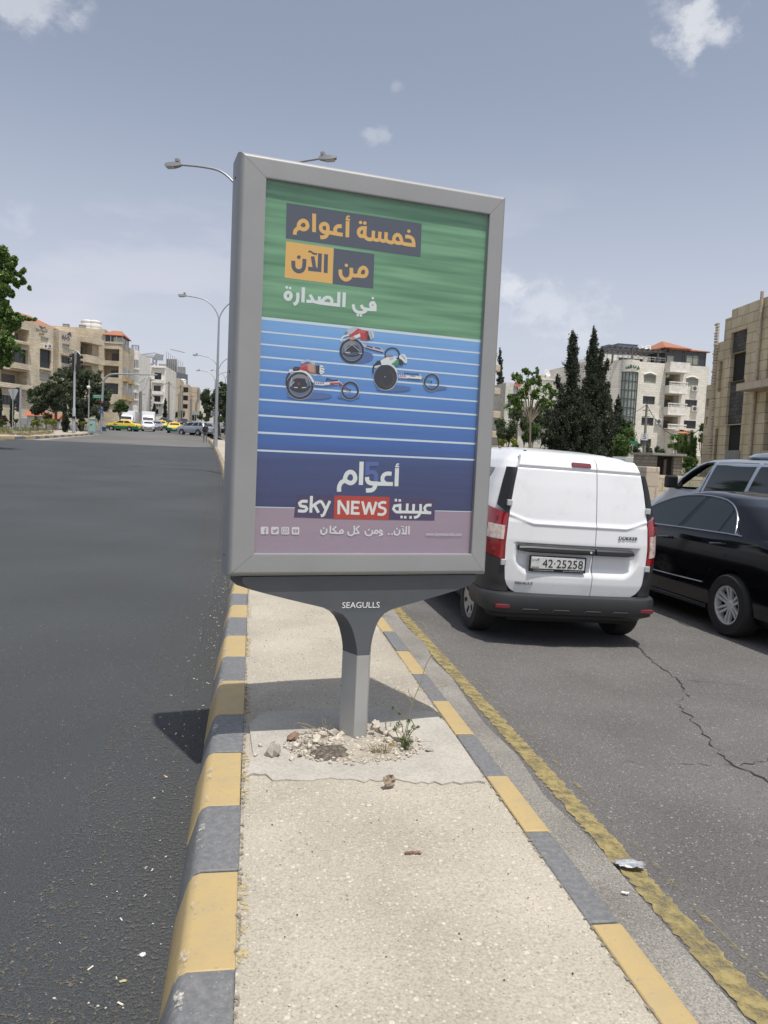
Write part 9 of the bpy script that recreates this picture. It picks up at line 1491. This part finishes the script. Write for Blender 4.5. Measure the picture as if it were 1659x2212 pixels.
rock(464, 1040, 42, 'stone_brown', 'flat reddish brown stone at the edge of the sign shadow', asp=(1, .55, .45), seed=5); rock(348, 1140, 48, 'limestone_grey', 'big lone grey stone on the cement left of the rubble', asp=(.85, .7, .95), seed=6, z0=.012); rock(1286, 1115, 24, 'limestone_grey', 'small flat stone on the cement right of the weed', asp=(1, .8, .5), seed=7, z0=.012); rock(272, 1087, 15, 'limestone', 'small pale pebble left of the lone grey stone', seed=8, z0=.012); rock(242, 1145, 16, 'limestone', 'pale pebble below left of the lone grey stone', seed=9, z0=.012); rock(460, 1168, 18, 'limestone', 'pale pebble at the front left of the rubble', seed=10, z0=.012)
for x, y, s in ((482, 1100, 30), (640, 1030, 30), (500, 1075, 24), (565, 1095, 18), (640, 1082, 22), (682, 1080, 17), (735, 1055, 26), (700, 1062, 22), (790, 1085, 24), (808, 1100, 18), (860, 1098, 18), (880, 1112, 14), (922, 992, 28), (1005, 1008, 26), (940, 1022, 24), (972, 1035, 22), (1040, 1062, 26), (1025, 1020, 22), (595, 1118, 20), (540, 1130, 16), (510, 1140, 14), (985, 1065, 16), (1060, 1075, 18), (1150, 1070, 22), (1170, 1100, 14), (915, 1050, 20), (760, 1020, 20), (655, 1000, 18), (1105, 1000, 22), (545, 1060, 16), (900, 1080, 14), (830, 1118, 12), (1120, 1110, 12), (1085, 1125, 13)): rock(x, y, s, 'limestone' if (x+y) % 3 else 'limestone_grey', LS)
mb = MB(); rg = random.Random(77)
for k in range(900):
    a = rg.uniform(0, 2*math.pi); f = rg.random()**.5*1.1; c = q7(850, 1075, .0125); x, y = c[0]-.01+.335*f*math.cos(a), c[1]+.245*f*math.sin(a); s = rg.choice((.003, .004, .005, .006, .008, .011)); mb.blob((x, y, .015+.022*max(0, 1-f*1.15)+s*.4), (s, s*.8, s*.7), rg, .3, 5, 3)
tag(mb.build('gravel', 'limestone', smooth=25), 'fine pale gravel strewn round the sign post', 'gravel', kind='stuff')
mb = MB()
for k in range(900):
    x, y = rg.uniform(.01, 1.15), rg.uniform(.9, 9); s = rg.choice((.0015, .002, .003, .004)); mb.blob((x, y, .009), (s, s*.8, s*.6), rg, .3, 5, 3, 0 if rg.random() < .6 else 1)
tag(mb.build('loose_grit', ['chip_pale', 'chip_dark'], smooth=25), 'loose grit and tiny dark pebbles scattered on the median', 'grit', kind='stuff')
mb = MB()
for k in range(300):
    y = rg.uniform(.9, 12); d = abs(rg.gauss(0, .13)); x = -.245-d+bx(y); z = Zp(y)-.168-.02*(-x-.24); s = rg.choice((.002, .003, .004, .006)); a = rg.uniform(0, 3.1)
    if rg.random() < .35: L_, w_ = s*1.7, s*.6; mb.grid([[(x+L_*math.cos(a)*i-w_*math.sin(a)*j, y+L_*math.sin(a)*i+w_*math.cos(a)*j, z+.003+.002*i) for i in (-1, 1)] for j in (-1, 1)], mi=0)
    else: mb.blob((x, y, z+s*.4), (s, s*.8, s*.6), rg, .3, 5, 3, 0 if rg.random() < .75 else 1)
for k in range(160):
    x, y = -.3-rg.random()**1.5*2.6, rg.uniform(1.2, 8); s = rg.choice((.0015, .002, .003)); mb.blob((x, y, Zp(y)-.168-.02*(-x-.24)), (s, s, s*.6), rg, .3, 5, 3, 0)
tag(mb.build('kerb_litter', ['chip_pale', 'chip_dark'], smooth=25), 'chips and dry scraps gathered along the foot of the left kerb', 'litter', kind='stuff')
# weed and dry stems
def stems(name, label, x, y, paths, leafspots, seed, mat='stem_green', leaf='weed_leaf', lsize=.012, nleaf=16):
    p0 = q7(x, y, .02); t = thing(name, label, 'plant', tuple(p0)); Dp = float((p0-CAM)@_f); mb = MB()
    def W_(px, py): return dp((700+px*.5425)/1.507, (1840+py*.5425)/1.507, Dp)-p0
    for pth in paths: pp = [W_(*q) for q in pth]; mb.tube([tuple(v) for v in smoothpath(pp, n=3)], .0022, 5)
    mb.build('stem', mat, t); bl = [(W_(*q[:2]), (q[2], q[2], q[2]), int(nleaf*(q[3] if len(q) > 3 else 1))) for q in leafspots]
    if bl: leaves('foliage', bl, lsize, leaf, seed, t, .5, .2)
    return t
stems('weed', 'green flowering weed growing from the rubble right of the sign post', 1135, 1105, [[(1135, 1105), (1150, 1000), (1165, 930), (1110, 890), (1065, 850)], [(1140, 1080), (1120, 960), (1105, 930)], [(1150, 1020), (1190, 960), (1175, 920)], [(1140, 1090), (1180, 1000), (1215, 970)], [(1135, 1105), (1090, 1010), (1080, 980)], [(1140, 1100), (1165, 1060), (1185, 1050)]],
      [(1145, 1075, .022, 2.2), (1135, 1050, .018, 1.5), (1100, 960, .02, 1.2), (1165, 930, .012, .6), (1066, 855, .010, .5), (1110, 890, .01, .4), (1215, 970, .010, .5), (1190, 975, .012, .5), (1080, 985, .014, .6), (1160, 1000, .012, .6), (1175, 1060, .014, .8)], 1)
stems('dry_weed', 'tall thin dry weed leaning right out of the rubble', 1120, 1090, [[(1120, 1090), (1165, 900), (1185, 825), (1235, 700), (1262, 610), (1295, 545)], [(1215, 750), (1300, 740), (1390, 718)], [(1185, 825), (1140, 770), (1095, 745)], [(1195, 800), (1165, 770), (1160, 745)]], [(1180, 835, .010, .4), (1390, 718, .006, .3), (1295, 548, .004, .2)], 2, 'stem_dry', 'leaf_dry', .006)
stems('dry_tuft', 'tuft of dry weed left of the sign post', 655, 1010, [[(655, 1010), (650, 960), (640, 920)], [(655, 1010), (665, 950), (655, 915)], [(640, 1005), (560, 960), (495, 945)], [(640, 1005), (580, 985), (520, 970)], [(660, 1010), (690, 970), (700, 955)]], [(520, 950, .014, .4), (560, 965, .014, .3)], 3, 'stem_dry', 'leaf_dry', .006)
stems('dry_tuft', 'dry yellow tuft in the rubble in front of the weed', 1000, 1130, [[(1000+8*i, 1130), (995+16*i, 1080-5*(i % 3))] for i in range(-5, 6)], [(1000, 1110, .04, 3), (960, 1120, .03, 2)], 4, 'stem_dry', 'leaf_dry', .008)
stems('dry_tuft', 'short dry grass blades behind the stones right of the post', 965, 985, [[(950, 985), (942, 935)], [(960, 985), (968, 930)], [(1020, 990), (1028, 935)], [(1030, 990), (1022, 945)], [(1050, 985), (1055, 940)], [(1085, 985), (1112, 925)]], [], 5, 'stem_dry')
o = rock(1058, 1082, 20, 'petal_yellow', 'crumpled yellow leaf among the stones right of the post', 'yellow_leaf', None, (1, .6, .4), 3)
def G0(u, w, z): d = ray(u, w); return CAM+d*(z-EYE)/d[2]
def scrap(name, label, cat, u, w, z, size, mat, seed, tilt=0., asp=.7, amp=.35, rz=0., n=7):
    """crumpled flat piece"""
    rg = random.Random(seed); p = G0(u, w, z); mb = MB(); rows = []
    for i in range(n):
        row = []
        for j in range(n):
            x, y = (i/(n-1)-.5), (j/(n-1)-.5); q = 1-.35*max(0, math.hypot(x, y)-.42)*4*rg.uniform(.6, 1.4); row.append((x*2*size*q, y*2*size*asp*q, abs(rg.gauss(0, amp))*size*.5))
        rows.append(row)
    mb.grid(rows); o = mb.build(name, mat, smooth=30); sd = o.modifiers.new('thick', 'SOLIDIFY'); sd.thickness = .001; o.location = (p[0], p[1], z+.002+size*math.sin(tilt)*.9); o.rotation_euler = (tilt, 0, rz); return tag(o, label, cat)
scrap('bark_scrap', 'brown torn scrap standing up on the median paving', 'litter', 838, 1702, .006, .038, 'paper_brown', 4, R(62), .85, .5, R(25))
scrap('foil_wrapper', 'crumpled silver foil wrapper on the yellow road line', 'litter', 1360, 1868, -.115, .072, 'foil', 5, R(2), .55, .09, R(-12))
scrap('paper_scrap', 'small white paper scrap on the gutter below the foil', 'litter', 1350, 1930, -.11, .018, 'butt_white', 6, R(3), .4, .2, R(-20)); scrap('fallen_leaf', 'small yellow green leaf on the left road', 'leaf', 266, 2121, -.172, .014, 'leaf_fallen', 7, 0, .5, .2, R(10))
for u, w, s, lb in ((783, 1739, .011, 'white pebble, left of the flat pair on the median'), (797, 1741, .014, 'white flat pebble on the median below the torn scrap'), (655, 1740, .009, 'small grey pebble on the median near the left kerb')):
    p = G0(u, w, .008); mb = MB(); mb.blob((0, 0, 0), (s, s*.75, s*.5), random.Random(int(u)), .15, 8, 5); o = mb.build('pebble', 'limestone', smooth=50); o.location = tuple(p); tag(o, lb, 'pebble')
p = G0(892, 1843, .010); mb = MB(); rg = random.Random(9)
for k in range(9): mb.blob(((k-4)*.0065+rg.uniform(-.003, .003), rg.uniform(-.006, .006), .003), (.007, .006, .006), rg, .25, 7, 5)
o = mb.build('dry_clod', 'stone_brown', smooth=40); o.location = tuple(p); tag(o, 'crumbly brown clod lying on the median paving', 'clod')
p = G0(358, 1679, -.172); t = thing('cigarette_butt', 'cigarette butt lying on the left road', 'cigarette butt', (p[0], p[1], p[2]+.004), R(-50)); mb = MB(); mb.tube([(-.014, 0, 0), (.004, 0, 0)], .004, 8); mb.build('filter', 'butt_tan', t); mb = MB(); mb.tube([(.004, 0, 0), (.012, 0, .001)], [.004, .003], 8); mb.build('paper_end', 'butt_white', t)
p = G0(300, 2065, -.172)
for u, w, lb in ((462, 2067, 'white plastic scrap by the left kerb near the bottom'),): scrap('plastic_scrap', lb, 'litter', 308, 2066, -.175, .012, 'butt_white', 11, R(20), .7, .3, .4)
